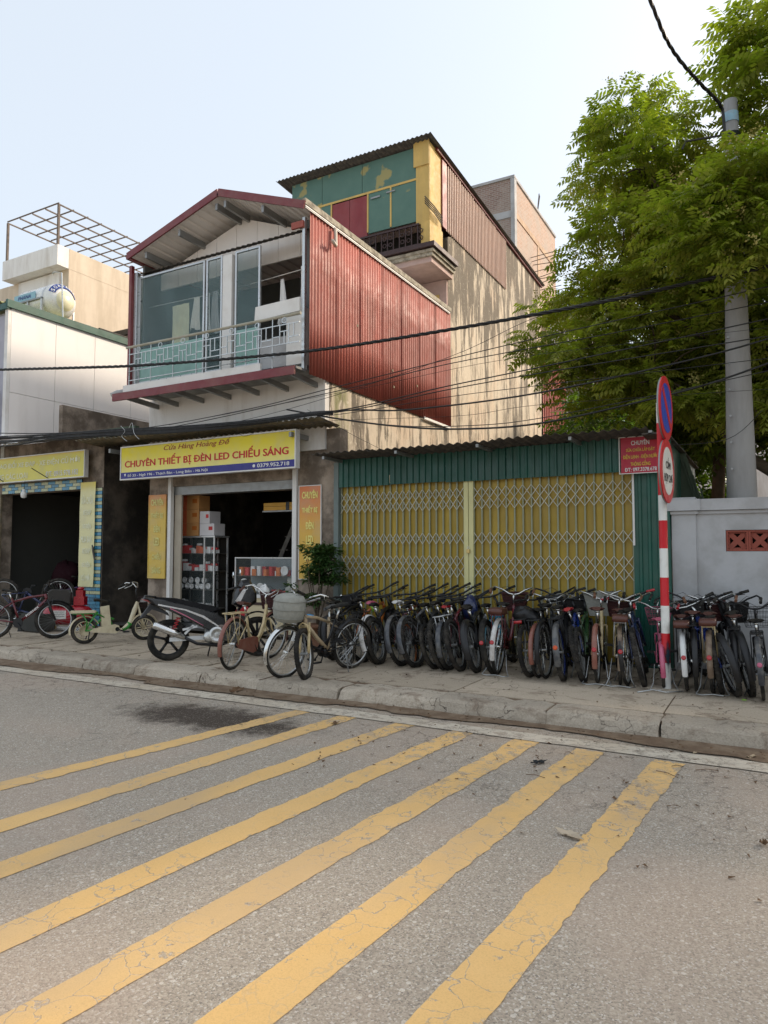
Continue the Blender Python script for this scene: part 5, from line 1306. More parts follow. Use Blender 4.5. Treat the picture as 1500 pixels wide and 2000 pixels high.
pk = at(516, 1158, 8.0); blob('plastic_bag', 'crumpled white plastic bag in the wicker basket of the cream bicycle', 'bag', pk, .075, .07, .11, MATS['seat_white'], 4, .3)
pk = at(1025, 1202, 8.5); blob('plastic_bag', 'shiny black plastic bag on the carrier of the bicycle with the wide red reflector', 'bag', pk, .16, .14, .10, MATS['black_plastic'], 5, .3)
pk = at(918, 1187, 9.0); blob('cloth_bag', 'dark blue cloth bag slung between the mountain bikes left of the teal bike', 'bag', pk, .10, .10, .16, MATS['frame_navy'], 6, .2)
pk = at(864, 1168, 9.3); blob('cloth_bag', 'small blue bag on a handlebar behind the red covered saddle', 'bag', pk, .05, .05, .06, MATS['frame_blue'], 7, .2)
pk = at(728, 1185, 8.9); blob('plastic_bag', 'small lime green wrapper hanging by the orange mountain bike', 'bag', pk, .03, .03, .07, mat('lime', (.25, .5, .05), .5), 8, .3)
pk = at(602, 1204, 7.6); blob('saddle_cover', 'sky blue saddle of the child bicycle behind the black bicycle', 'saddle', pk, .09, .07, .03, MATS['skyblue'], 9, .05)

# ================================================================ MOTORBIKE (local: +x forward, seen from its right side)
def place_tree(t, mtx): t.matrix_world = mtx; ORG[t.name] = mtx.translation.copy()
mb = thing('motorbike', 'black underbone motorbike with red and white stripes, silver exhaust and red rear spring', 'motorbike', (0, 0, 0))
gloss = mat('gloss_black', (.006, .006, .007), .32, coat=.2, var=.1, dirt=(.03, .028, .025), dscale=10, damt=.2)
def P_(q, nm, mm, sm=True, par=mb): return q.obj(nm, mm, par, sm)
for X in (-.625, .625):
    w = M().torus((X, 0, .285), .245, .042, 'y', 44, 10, .95).obj('wheel', MATS['black_rubber'], mb, True)
    q = M().torus((X, 0, .285), .205, .014, 'y', 44, 6, 1.6)
    for k in range(5):
        a = R(72 * k + 20); d = Vector((math.cos(a), 0, math.sin(a))); q.beam(Vector((X, 0, .285)) + d * .03, Vector((X, 0, .285)) + d * .2, .028, .035, up=d.cross(Vector((0, 1, 0))))
    q.lathe((X, 0, .285), [(.05, -.05), (.055, -.03), (.055, .03), (.05, .05)], 'y', 18); q.obj('rim', MATS['black_metal'], w, True)
# side fairings: long swept shell from tail to engine, both sides
side = [(-.94, .87), (-.86, .79), (-.60, .68), (-.38, .57), (-.14, .43), (.0, .35), (.16, .33), (.22, .42), (.14, .55), (.0, .64), (-.20, .71), (-.45, .775), (-.70, .84)]
for sy in (-1, 1):
    P_(M().prism(side, sy * .07, sy * .145, taper=.9), 'side_panel', gloss, False)
    P_(M().prism([(-.78, .765), (-.42, .685), (-.18, .58), (.06, .43), (.05, .455), (-.16, .605), (-.40, .70), (-.78, .785)], sy * .140, sy * .149), 'stripe', MATS['guard_white'], False)
    P_(M().prism([(-.62, .715), (-.40, .60), (-.16, .46), (-.18, .48), (-.40, .615), (-.62, .728)], sy * .142, sy * .150), 'stripe', MATS['frame_pink'], False)
    P_(M().prism([(.28, .80), (.40, .98), (.44, .96), (.34, .76)], sy * .150, sy * .158), 'stripe', MATS['guard_white'], False)
    P_(M().prism([(.14, .36), (.30, .33), (.40, .48), (.46, .74), (.40, .80), (.34, .62), (.22, .48)], sy * .10, sy * .20, taper=.92), 'leg_shield', gloss, False)
    P_(M().prism([(.30, .62), (.42, .76), (.46, .70), (.40, .58)], sy * .196, sy * .204), 'stripe', MATS['frame_red'], False)
P_(M().prism([(-.82, .82), (-.55, .78), (-.25, .70), (.02, .64), (.10, .68), (-.02, .74), (-.28, .80), (-.55, .865), (-.82, .885)], -.12, .12, taper=.86), 'seat', mat('seat_vinyl', (.008, .008, .009), .65), False)
P_(M().prism([(-.98, .87), (-.78, .80), (-.78, .85), (-.96, .90)], -.07, .07, taper=.8), 'tail', gloss, False)
P_(M().prism([(-1.0, .86), (-.86, .80), (-.88, .84)], -.05, .05), 'tail_light', MATS['reflector_red'], False)
P_(M().prism([(-1.0, .58), (-.86, .72), (-.70, .66), (-.62, .62), (-.64, .66), (-.72, .72), (-.88, .80), (-1.02, .60)], -.06, .06, taper=.9), 'rear_mudguard', MATS['black_plastic'], False)
P_(M().path([(-.80, -.09, .885), (-.92, -.08, .90), (-.95, 0, .905), (-.92, .08, .90), (-.80, .09, .885)], .012, 6), 'grab_rail', MATS['black_metal'])
# engine, swing arm, exhaust, spring
q = M().lathe((.0, 0, .32), [(.10, -.15), (.125, -.12), (.13, .12), (.10, .15)], 'y', 20); q.lathe((.17, 0, .32), [(.07, -.09), (.075, .09)], 'y', 16); q.box(-.12, .2, -.09, .09, .24, .42); P_(q, 'engine', MATS['steel_grey'])
q = M().lathe((.02, -.15, .33), [(.115, .0), (.11, -.02), (.075, -.028), (.07, -.02), (.03, -.03)], 'y', 22); q.lathe((-.09, -.14, .31), [(.07, .0), (.066, -.02), (.03, -.026)], 'y', 18); P_(q, 'engine_cover', mat('engine_silver', (.60, .60, .58), .3, .8))
P_(M().beam((-.10, -.09, .30), (-.62, -.09, .29), .035, .055).beam((-.10, .09, .30), (-.62, .09, .29), .035, .055), 'swing_arm', MATS['alu'], False)
P_(M().path([(-.84, -.17, .50), (-.81, -.17, .49), (-.58, -.17, .385), (-.42, -.165, .31)], [.042, .052, .05, .03], 12), 'muffler', mat('muffler', (.66, .66, .65), .22, .9))
P_(M().path([(-.42, -.165, .31), (-.25, -.15, .22), (.05, -.12, .18), (.20, -.06, .22)], .022, 8), 'exhaust_pipe', MATS['black_metal'])
q = M()
for sy in (-1, 1):
    q.path([(-.56 + .10 * t + .0, sy * .115 + .03 * math.cos(t * 44), .34 + .24 * t + .0) if 0 else (-.60 + .10 * t + .028 * math.cos(t * 40), sy * .12 + .028 * math.sin(t * 40), .34 + .25 * t) for t in [i / 44 for i in range(45)]], .007, 5)
P_(q, 'rear_spring', MATS['frame_red'])
P_(M().beam((-.45, -.15, .42), (-.25, -.15, .46), .02, .03).beam((-.42, -.15, .36), (-.30, -.15, .48), .02, .03), 'footrest_bracket', MATS['alu'], False)
q = M(); q.path([(.40, -.07, .70), (.60, -.085, .30)], .018, 8).path([(.40, .07, .70), (.60, .085, .30)], .018, 8); P_(q, 'front_fork', MATS['black_metal'])
mv(P_(arc_guard(.29, 20, 150, .06)(), 'front_mudguard', gloss), Matrix.Translation((.625, 0, .335 + .0)))
P_(M().prism([(.26, .76), (.44, .66), (.60, .78), (.60, .92), (.50, 1.12), (.38, 1.10), (.28, .92)], -.15, .15, taper=.75), 'front_cowl', gloss, False)
P_(M().prism([(.50, .78), (.585, .80), (.56, .92), (.49, .95)], -.085, .085, taper=.8), 'headlight', MATS['glass'], False)
P_(M().path([(.24, -.33, .98), (.32, -.2, 1.0), (.38, -.08, .98), (.40, 0, .97), (.38, .08, .98), (.32, .2, 1.0), (.24, .33, .98)], .016, 8), 'handlebar', MATS['black_plastic'])
for sy in (-1, 1):
    P_(M().tube((.30, sy * .24, 1.0), (.33, sy * .30, 1.17), .006, 5), 'mirror_arm', MATS['black_metal']); P_(M().lathe((.325, sy * .31, 1.20), [(.03, -.012), (.052, -.006), (.052, .002)], 'x', 16), 'mirror', mat('mirror', (.8, .85, .88), .08, 1.0))
P_(M().path([(-.02, .10, .26), (-.06, .20, .03), (-.04, .22, .005)], .011, 6), 'side_stand', MATS['black_metal'])
P_(M().prism([(.10, .30), (.16, .20), (.34, .22), (.30, .33)], -.07, .07), 'belly', MATS['black_plastic'], False)
place_tree(mb, Matrix.Translation((-7.03, 7.68, 0)) @ Matrix.Rotation(R(50), 4, 'Z') @ Matrix.Rotation(R(-5), 4, 'X'))
hm = M().lathe((-.0, 0, 0), [(.125, 0), (.135, .03), (.13, .09), (.095, .15), (.04, .18), (.005, .185)], 'z', 20)
p_ = at(430, 1222, 7.75); hm.v = [(x + p_.x, y + p_.y, z + p_.z - .09) for x, y, z in hm.v]; o = single(hm, 'helmet', mat('helmet_brown', (.13, .085, .06), .3, coat=.5), 'shiny brown helmet hanging at the motorbike seat', 'helmet', smooth=True)

# ================================================================ ELECTRIC BICYCLE
eb = thing('electric_bicycle', 'green and cream electric bicycle with a cream battery box and rear bench', 'electric bicycle', (0, 0, 0))
ecr = mat('ebike_cream', (.62, .54, .36), .4, coat=.3, dirt=(.35, .25, .15), dscale=8, damt=.35); egr = mat('ebike_green', (.03, .25, .03), .35, coat=.4)
EP = lambda q, nm, mm, sm=True: q.obj(nm, mm, eb, sm)
for X in (-.48, .48):
    w = M().torus((X, 0, .215), .185, .03, 'y', 36, 8).obj('wheel', MATS['dusty_tyre'], eb, True)
    q = M().torus((X, 0, .215), .152, .010, 'y', 36, 6, 1.5)
    for k in range(6):
        a = R(60 * k + 10); d = Vector((math.cos(a), 0, math.sin(a)))
        for s_ in (-.018, .018):
            t_ = Vector((-d.z, 0, d.x)); q.beam(Vector((X, 0, .215)) + d * .03 + t_ * s_, Vector((X, 0, .215)) + d * .15 + t_ * s_, .012, .014, up=(0, 1, 0))
    q.lathe((X, 0, .215), [(.03 if X > 0 else .085, -.05), (.035 if X > 0 else .09, 0), (.03 if X > 0 else .085, .05)], 'y', 20); q.obj('rim', ecr, w, True)
mv(EP(arc_guard(.22, 25, 195, .035)(), 'rear_mudguard', ecr), Matrix.Translation((-.48, 0, .218)))
mv(EP(arc_guard(.22, 10, 155, .035)(), 'front_mudguard', ecr), Matrix.Translation((.48, 0, .218)))
q = M()
for sy in (-1, 1):
    q.path([(-.48, sy * .07, .215), (-.30, sy * .06, .23), (-.02, sy * .03, .22)], .014, 6); q.path([(-.48, sy * .07, .215), (-.40, sy * .06, .36), (-.28, sy * .05, .52)], .012, 6); q.path([(-.66, sy * .06, .50), (-.30, sy * .06, .49), (-.18, sy * .04, .42)], .012, 6); q.path([(-.52, sy * .06, .49), (-.46, sy * .07, .36), (-.47, sy * .07, .22)], .01, 6)
q.path([(-.02, 0, .22), (-.17, 0, .58)], .018, 8); q.path([(-.35, 0, .26), (-.18, 0, .44), (-.02, 0, .38)], .022, 8); EP(q, 'frame', egr)
EP(M().path([(.02, 0, .21), (.12, 0, .20), (.24, 0, .30), (.32, 0, .52), (.37, 0, .66)], [.02, .03, .038, .042, .03], 10), 'front_tube', ecr)
EP(M().path([(.12, 0, .198), (.20, 0, .24), (.245, 0, .305)], [.032, .040, .043], 10), 'green_band', egr)
EP(M().path([(.37, 0, .64), (.42, -.05, .40), (.48, -.06, .215)], .014, 6).path([(.37, 0, .64), (.42, .05, .40), (.48, .06, .215)], .014, 6), 'fork', ecr)
EP(M().prism([(-.22, .26), (-.06, .24), (-.10, .62), (-.24, .60)], -.045, .045, taper=.92), 'battery_box', ecr, False)
EP(M().prism([(-.42, .205), (-.36, .18), (.0, .145), (.06, .19), (.05, .27), (-.02, .30), (-.36, .245)], -.085, -.065), 'chain_cover', ecr, False)
EP(M().prism([(-.70, .505), (-.32, .50), (-.30, .53), (-.34, .55), (-.68, .555), (-.71, .54)], -.09, .09, taper=.9), 'rear_bench', ecr, False)
mv(EP(mk_saddle('city')(), 'saddle', MATS['black_rubber']), Matrix.Translation((.06, 0, -.13)) )
EP(M().path([(.37, 0, .66), (.34, 0, .84), (.36, 0, .90)], .014, 8), 'stem', MATS['black_metal'])
EP(M().path([(.13, -.27, .93), (.24, -.26, 1.0), (.33, -.14, .98), (.36, -.04, .91), (.36, .04, .91), (.33, .14, .98), (.24, .26, 1.0), (.13, .27, .93)], .011, 8), 'handlebar', MATS['chrome'])
for sy in (-1, 1): EP(M().path([(.12, sy * .27, .925), (.21, sy * .265, .98)], .017, 8), 'grip', MATS['black_rubber']); EP(M().path([(.25, sy * .25, .98), (.2, sy * .24, .93), (.10, sy * .235, .89)], .006, 5), 'brake_lever', MATS['chrome'])
mv(EP(mk_basket('wire', .14, .11, .18)(), 'basket', MATS['brown_iron']), Matrix.Translation((.50, 0, .56)))
EP(M().lathe((.02, 0, .215), [(.035, -.09), (.035, .09)], 'y', 14).path([(.02, -.09, .215), (.14, -.11, .17)], .01, 6), 'crank', MATS['black_metal']); EP(M().box(.10, .19, -.20, -.11, .155, .18), 'pedal', MATS['black_plastic'], False)
EP(M().path([(-.42, -.09, .20), (-.45, -.12, .01)], .009, 6).path([(-.42, .09, .20), (-.45, .12, .01)], .009, 6), 'stand', MATS['black_metal'])
place_tree(eb, Matrix.Translation((-9.76, 8.25, 0)) @ Matrix.Rotation(R(62), 4, 'Z') @ Matrix.Rotation(R(-4), 4, 'X'))
for o in list(eb.children):      # parts moved by matrix_local were modelled round the wheel axle
    pass
p_ = at(290, 1172, 8.75); q = M()
for i in range(5): q.box(p_.x - .12 + .01 * i, p_.x + .12 - .008 * i, p_.y - .09, p_.y + .09, p_.z - .03 + i * .012, p_.z - .022 + i * .012)
single(q, 'newspaper_stack', MATS['guard_white'], 'folded papers lying in the front basket of the electric bicycle', 'papers')

# ================================================================ AIR COMPRESSOR
ac = thing('air_compressor', 'red air compressor with a white label at the repair shop entrance', 'compressor', (-12.0, 9.0, 0))
cred = mat('compressor_red', (.36, .008, .018), .3, coat=.4); cx, cy = -11.98, 9.0
Mc = Matrix.Translation((cx, cy, 0)) @ Matrix.Rotation(R(28), 4, 'Z')
def CP(q, nm, mm, sm=True): q.v = [tuple(Mc @ Vector(v)) for v in q.v]; return q.obj(nm, mm, ac, sm)
CP(M().lathe((0, 0, .30), [(.03, -.46), (.12, -.44), (.17, -.38), (.19, -.28), (.19, .28), (.17, .38), (.12, .44), (.03, .46)], 'x', 24), 'tank', cred)
CP(M().box(-.2, .05, -.196, -.188, .24, .40), 'label', MATS['white_sign'], False)
for k in range(3): CP(M().box(-.17, .02, -.199, -.196, .37 - k * .04, .378 - k * .04), 'label_line', MATS['black_metal'], False)
CP(M().prism([(-.34, .50), (-.34, .76), (-.28, .80), (.06, .80), (.12, .74), (.10, .52), (.04, .48)], -.15, -.08, taper=.9), 'belt_guard', mat('mesh_dark', (.04, .035, .03), .5, .4), False)
CP(M().box(.14, .34, -.08, .08, .49, .66).box(.17, .31, -.06, .06, .66, .78).lathe((.24, 0, .78), [(.05, 0), (.07, .03), (.04, .06)], 'z', 12), 'pump_head', cred, False)
CP(M().lathe((-.2, .06, .60), [(.09, -.13), (.1, -.1), (.1, .1), (.09, .13)], 'x', 16), 'motor', cred)
for sx_ in (-.3, .3): CP(M().torus((sx_, -.15, .09), .06, .025, 'y', 18, 6), 'wheel', MATS['black_rubber']); CP(M().box(sx_ - .02, sx_ + .02, -.13, -.11, .09, .2), 'leg', cred, False)
p_ = gnd(150, 1238); q = M().path([(p_.x - .75 + .011 * i * .6 + .05 * math.cos(i * .7), p_.y + .1 + .05 * math.sin(i * .7), .06 + .04 * math.sin(i * .7 + 1)) for i in range(150)], .006, 4)
single(q, 'air_hose', MATS['zinc'], 'coiled clear air hose on the floor in front of the red compressor', 'hose')
p_ = gnd(85, 1232); q = M().path([(p_.x + .16 * math.cos(i * .61) * (1 - i * .002), p_.y + .12 + .12 * math.sin(i * .61), .015 + .0006 * i + .02 * math.sin(i * 1.3)) for i in range(120)], .007, 4)
single(q, 'yellow_hose', mat('hose_yellow', (.55, .38, .02), .5), 'tangled yellow hose on the floor behind the front wheel of the dark red bike', 'hose')
q = M().prism([(-12.35, .02), (-11.75, .02), (-11.68, .34), (-12.38, .34)], 8.45, 8.8, axis='y'); q.v = [(x - .35, y + .0, z) for x, y, z in q.v]
single(q, 'rubber_tub', mat('tub', (.05, .05, .045), .7), 'dark grey rubber water tub between the dark red bike and the compressor', 'tub')
# ================================================================ GOODS IN THE LAMP SHOP
mat('carton', (.50, .25, .09), .8, var=.1, rv=.1); mat('carton_red', (.55, .12, .05), .7); mat('carton_white', (.62, .60, .60), .6); mat('goods_red', (.55, .03, .03), .5, rv=.3); mat('goods_orange', (.62, .16, .03), .5); mat('goods_white', (.80, .80, .78), .45, rv=.1)
mat('dark_trim', (.10, .09, .075), .5, .3)
CB = thing('glass_cabinet', 'tall glass display cabinet full of lamp parts inside the shop door', 'cabinet', (-9.8, 10.4, .05))
cx0, cx1, cy0, cy1 = -10.36, -9.36, 10.20, 10.60
for x in (cx0, -9.64, cx1 - .03):
    for y in (cy0, cy1 - .03): bx('post', MATS['alu'], CB, x, x + .03, y, y + .03, .05, 1.80)
bx('top_board', MATS['alu'], CB, cx0 - .01, cx1 + .01, cy0 - .01, cy1 + .01, 1.80, 1.83); bx('base_board', MATS['alu'], CB, cx0, cx1, cy0 - .004, cy1, .05, .12)
SH = [.42, .78, 1.14, 1.48]
for z in SH: bx('shelf', MATS['dark_trim'], CB, cx0 + .03, cx1 - .03, cy0 + .03, cy1 - .03, z, z + .015)
bx('back_panel', MATS['interior'], CB, cx0, cx1, cy1, cy1 + .01, .1, 1.8)
bx('glass_front', MATS['clear_glass'], CB, cx0 + .03, cx1 - .03, cy0 + .005, cy0 + .009, .13, 1.79)
gr = 'lamp goods on the cabinet shelves'
def spool(x, y, z, r_, lab): 
    q = M().torus((x, y, z + r_), r_ * .78, r_ * .22, 'y', 18, 6); q.lathe((x, y, z + r_), [(r_ * .62, 0), (r_ * .62, .10)], 'y', 16); o = q.obj('wire_coil', MATS['goods_white'], None, True, label=lab, category='wire coil', group='white wire coils in the cabinet'); return o
rg = random.Random(21)
x = cx0 + .08; n_ = 0
nm_pos = ['first', 'second', 'third', 'fourth', 'fifth', 'sixth', 'seventh', 'eighth', 'ninth']
for i in range(6): spool(cx0 + .09 + i * .135, cy0 + .06 + .03 * (i % 2), .795, .055 + .008 * (i % 2), f'white round coil on the third cabinet shelf from the top, {nm_pos[i]} from the left')
for i in range(4): spool(cx0 + .14 + i * .17, cy0 + .10, .905, .062, f'white round coil in the upper layer of the third shelf, {nm_pos[i]} from the left')
for i in range(2): spool(cx0 + .07 + i * .09, cy0 + .06, .435 + .06 * i, .055, f'white coil low in the cabinet beside the long box, {nm_pos[i]} one')
def gbox(c, s, mm, lab, cat='box', grp=gr, rz=0, ry=0, name='lamp_box'):
    mx_ = Matrix.Translation(c) @ Matrix.Rotation(rz, 4, 'Z') @ Matrix.Rotation(ry, 4, 'Y'); q = M().box(-s[0] / 2, s[0] / 2, -s[1] / 2, s[1] / 2, 0, s[2], mx_)
    return q.obj(name, MATS[mm], None, label=lab, category=cat, group=grp)
cols = ['goods_red', 'goods_white', 'carton_red', 'goods_white', 'goods_red', 'goods_white', 'goods_white', 'carton_red', 'goods_red']
cn = {'goods_red': 'red', 'goods_white': 'white', 'carton_red': 'orange red', 'goods_orange': 'orange'}
for si, z in ((3, SH[3] + .015), (2, SH[2] + .015)):
    for i in range(9):
        w_ = .075 + rg.random() * .03; h_ = .06 + rg.random() * .12; c = cols[(i * (si + 1)) % 9]
        gbox((cx0 + .09 + i * .10, cy0 + .10 + rg.random() * .06, z), (w_, .12, h_), c, f"small {cn[c]} lamp box on the {'top' if si == 3 else 'second'} cabinet shelf, {nm_pos[i]} from the left", rz=rg.uniform(-.3, .3))
        if i % 2 == 0: gbox((cx0 + .10 + i * .10, cy0 + .12, z + h_ + .005), (.12, .06, .04), 'goods_white' if c != 'goods_white' else 'goods_red', f"flat box lying on the {nm_pos[i]} carton of the {'top' if si == 3 else 'second'} cabinet shelf", rz=rg.uniform(-.4, .4))
gbox((cx0 + .50, cy0 + .12, SH[0] + .015), (.55, .12, .09), 'goods_white', 'long white tube lamp box with a red mark on the lower cabinet shelf'); 
gbox((cx0 + .38, cy0 + .055, SH[0] + .03), (.05, .006, .05), 'goods_red', 'red sticker on the long tube lamp box', cat='sticker')
for i in range(4): blob('plastic_bundle', f'grey plastic wrapped bundle at the bottom of the cabinet, {nm_pos[i]} from the left', 'bundle', (cx0 + .16 + i * .19, cy0 + .15, .21), .10, .08, .07, MATS['carton_white'], 30 + i, .2)
# cartons on top
mat('carton_print', (.42, .12, .02), .7)
def carton(x0, x1, y0, z0, z1, mm, lab, stripe=None):
    t = thing('carton', lab, 'carton', ((x0 + x1) / 2, y0 + .15, z0), 'cartons stacked on the glass cabinet')
    bx('box_body', MATS[mm], t, x0 + .004, x1 - .004, y0, y0 + .3, z0 + .002, z1 - .002)
    if stripe: bx('printed_side', MATS[stripe], t, x0 + .006, x0 + (x1 - x0) * .30, y0 - .004, y0 - .001, z0 + .004, z1 - .004)
    bx('print', MATS['carton_print' if mm == 'carton' else 'goods_red'], t, x1 - (x1 - x0) * .38, x1 - (x1 - x0) * .12, y0 - .004, y0 - .001, z0 + (z1 - z0) * .45, z0 + (z1 - z0) * .75)
carton(-10.26, -9.80, 10.23, 1.835, 2.09, 'carton', 'brown carton with orange side, bottom left of the stack on the cabinet', 'carton_red')
carton(-10.26, -9.80, 10.23, 2.09, 2.35, 'carton', 'brown carton in the middle of the three high stack on the cabinet', 'carton_red')
carton(-10.26, -9.80, 10.23, 2.35, 2.63, 'carton', 'brown carton topmost of the three high stack on the cabinet', 'carton_red')
carton(-9.78, -9.40, 10.23, 1.835, 2.07, 'carton_white', 'white carton with a red foot, lower right on the cabinet', None)
carton(-9.78, -9.52, 10.23, 2.07, 2.31, 'carton_white', 'smaller white carton standing on the lower white carton', None)
carton(-10.40, -10.28, 10.25, 1.835, 2.22, 'carton_white', 'narrow pale carton squeezed against the door post on the cabinet', None)
carton(-10.40, -10.28, 10.25, 2.22, 2.5, 'carton_red', 'narrow orange carton at the door post above the pale one', None)
for (x0, x1, z) in ((-10.04, -9.66, 1.837), (-10.04, -9.78, 2.072)): pass
# counter
CT = thing('glass_counter', 'low glass topped sales counter with white frame at the shop door', 'counter', (-8.3, 10.7, .05))
kx0, kx1, ky0, ky1 = -8.80, -7.26, 10.14, 10.6
bx('cupboard', MATS['cream'], CT, kx0 + .03, kx1, ky0 + .03, ky1, .05, .68); bx('kick_frame', MATS['brown_iron'], CT, kx0 + .06, kx1, ky0 + .015, ky0 + .028, .55, .60)
bx('counter_board', MATS['white_paintwork'], CT, kx0, kx1, ky0, ky1 + .02, .68, .74)
for x in (kx0, kx1 - .03): bx('post', MATS['alu'], CT, x, x + .02, ky0, ky0 + .02, .74, 1.40)
bx('top_edge', MATS['alu'], CT, kx0, kx1, ky0 - .003, ky0 + .022, 1.40, 1.42); bx('glass_top', MATS['clear_glass'], CT, kx0, kx1, ky0 + .022, ky1, 1.405, 1.415)
bx('glass_shelf', MATS['dark_trim'], CT, kx0 + .02, kx1 - .02, ky0 + .03, ky1, 1.07, 1.08); bx('glass_front', MATS['clear_glass'], CT, kx0 + .02, kx1 - .03, ky0 + .006, ky0 + .01, .75, 1.395)
bx('back_panel', mat('counter_back', (.22, .26, .27), .6), CT, kx0, kx1, ky1 + .001, ky1 + .01, .75, 1.39)
for i in range(12):
    c = ['goods_orange', 'goods_red', 'goods_white', 'goods_orange', 'goods_white', 'goods_red'][(i * 5) % 6]
    gbox((kx0 + .10 + i * .095, ky0 + .12 + .04 * (i % 3), 1.082), (.08, .12, .08 + .10 * rg.random()), c, f'small {cn[c]} box on the upper counter shelf, number {["one","two","three","four","five","six","seven","eight","nine","ten","eleven","twelve"][i]} from the left', grp='small goods in the counter', rz=rg.uniform(-.3, .3))
for i in range(8): gbox((kx0 + .66 + i * .085, ky0 + .12 + .04 * (i % 2), .742), (.08, .10, .05 + .05 * rg.random()), 'goods_red', f'little red packet at the bottom of the counter, {nm_pos[i]} from the left', cat='packet', grp='small goods in the counter', rz=rg.uniform(-.5, .5))
def plate(c, r_, lab, mm='goods_white'):
    q = M().lathe(c, [(r_ * .3, 0), (r_ * .95, -.01), (r_, -.02), (r_ * .9, -.022), (r_ * .6, -.008)], 'y', 22); return single(q, 'round_lamp', MATS[mm], lab, 'lamp', 'round white lamps in the counter', True)
plate((kx0 + 1.12, ky0 + .06, 1.18), .085, 'white round ceiling lamp standing on the upper counter shelf'); plate((kx0 + .16, ky0 + .10, .93), .10, 'white round lamp at the lower left of the counter'); plate((kx0 + .38, ky0 + .09, .84), .09, 'white round lamp second from the left at the counter bottom'); plate((kx0 + .52, ky0 + .12, .86), .09, 'white round lamp third from the left at the counter bottom')
q = M().lathe((kx0 + 1.36, ky0 + .12, 1.22), [(.08, 0), (.10, .13)], 'z', 18); single(q, 'white_cup', MATS['goods_white'], 'white plastic container on a blue box in the counter', 'container', smooth=True)
gbox((kx0 + 1.36, ky0 + .12, 1.082), (.2, .14, .12), 'frame_blue', 'blue box under the white container in the counter', grp='small goods in the counter')
q = M().lathe((kx0 + 1.2, ky0 - .0 + .14, .742), [(.10, 0), (.11, .12), (.06, .17), (.075, .22), (.07, .30), (.02, .35)], 'z', 16); single(q, 'camera_lamp', mat('pale_grey', (.42, .42, .36), .5), 'pale rounded lamp body at the lower right of the counter', 'lamp', smooth=True)
q = M().lathe((kx0 + 1.32, ky0 + .2, 1.418), [(.05, 0), (.06, .05), (.03, .09), (.035, .12)], 'z', 14); single(q, 'small_jar', MATS['cream'], 'small cream jar standing on top of the counter', 'jar', smooth=True)
t = thing('tube_lamp_boxes', 'two long yellow orange tube lamp cartons hanging high at the right of the door', 'carton', (-7.95, 10.6, 2.3)); 
bx('box_body', mat('carton_yellow', (.60, .32, .04), .6), t, -8.42, -7.26, 10.5, 10.62, 2.30, 2.37); bx('box_body', MATS['carton_yellow'], t, -8.42, -7.26, 10.5, 10.62, 2.375, 2.44); bx('strap', MATS['black_plastic'], t, -7.9, -7.82, 10.495, 10.625, 2.29, 2.45)
bx('shelf_rail', MATS['steel_grey'], t, -8.45, -6.85, 10.5, 10.64, 2.27, 2.295)
for i in range(6): gbox((-7.46 + .02 * (i % 2), 10.5, 1.42 + .14 * i), (.22, .1, .13), 'goods_red' if i > 1 else 'goods_white', f"{'red' if i > 1 else 'white'} packet hanging at the right door post, {nm_pos[i]} from the bottom", cat='packet', grp='packets at the right door post')
q = M().beam((-9.25, 11.3, .2), (-8.1, 11.6, 2.9), .03, .08).beam((-9.05, 11.9, .2), (-7.9, 12.2, 2.9), .03, .08)
for k in range(9): a = Vector((-9.25, 11.3, .2)).lerp(Vector((-8.1, 11.6, 2.9)), (k + 1) / 10); q.box(a.x - .1, a.x + .12, a.y, a.y + .6, a.z, a.z + .02)
single(q, 'inner_stair', MATS['dark_trim'], 'dark steel stair climbing in the depth of the lamp shop', 'stair')
# bulb over the repair shop
q = thing('hanging_bulb', 'white bulb lamp hanging from the repair shop lintel', 'lamp', (-14.3, 9.55, 2.6))
M().path([(-14.3, 9.58, 3.07), (-14.3, 9.56, 2.88)], .006, 5).obj('cord', MATS['cable_black'], q); M().lathe((-14.3, 9.56, 2.70), [(.03, 0), (.06, .02), (.065, .10), (.035, .14), (.03, .19)], 'z', 16).obj('bulb', MATS['lamp_white'], q, True)
blob('cloth_heap', 'dark heap with a maroon cover piled in the back of the repair shop', 'heap', (-15.0, 11.2, .95), .35, .3, .35, mat('dark_cloth', (.03, .008, .012), .9), 77)
q = M().torus((-13.3, 11.4, 1.75), .27, .03, 'y', 28, 6); single(q, 'tyre', MATS['black_rubber'], 'black bicycle tyre hanging on the back wall of the repair shop', 'tyre', smooth=True)
q = M().path([(-12.33, 9.8, 1.66), (-12.24, 9.74, 1.55), (-12.2, 9.76, 1.35)], .02, 6); single(q, 'iron_hook', MATS['dark_trim'], 'rusty iron latch sticking out of the tiled column', 'hook')

# ================================================================ FOLIAGE
def leaf_mat(name, c1, c2, c3, tr=.35):
    m, n, b = nt(name); g = N(n, 'ShaderNodeNewGeometry'); r_ = g.outputs['Random Per Island']
    c = mixc(n, r_, c1, c2); c = mixc(n, ramp(n, noise(n, .9, 3), .42, .62), c, mixc(n, r_, c2, c3))
    n.links.new(c, b.inputs['Base Color']); b.inputs['Roughness'].default_value = .45; b.inputs['Specular IOR Level'].default_value = .35
    t = N(n, 'ShaderNodeBsdfTranslucent'); n.links.new(mixc(n, 1.0, c, (1.0, 1.25, .35), 'MULTIPLY'), t.inputs[0])
    mx_ = N(n, 'ShaderNodeMixShader'); mx_.inputs[0].default_value = tr; n.links.new(b.outputs[0], mx_.inputs[1]); n.links.new(t.outputs[0], mx_.inputs[2])
    n.links.new(mx_.outputs[0], n.nodes['Material Output'].inputs[0]); MATS[name] = m
leaf_mat('leaf_fresh', (.19, .23, .03), (.28, .31, .05), (.38, .37, .08), .52)
leaf_mat('leaf_dark', (.055, .10, .018), (.10, .15, .028), (.14, .185, .036), .4)
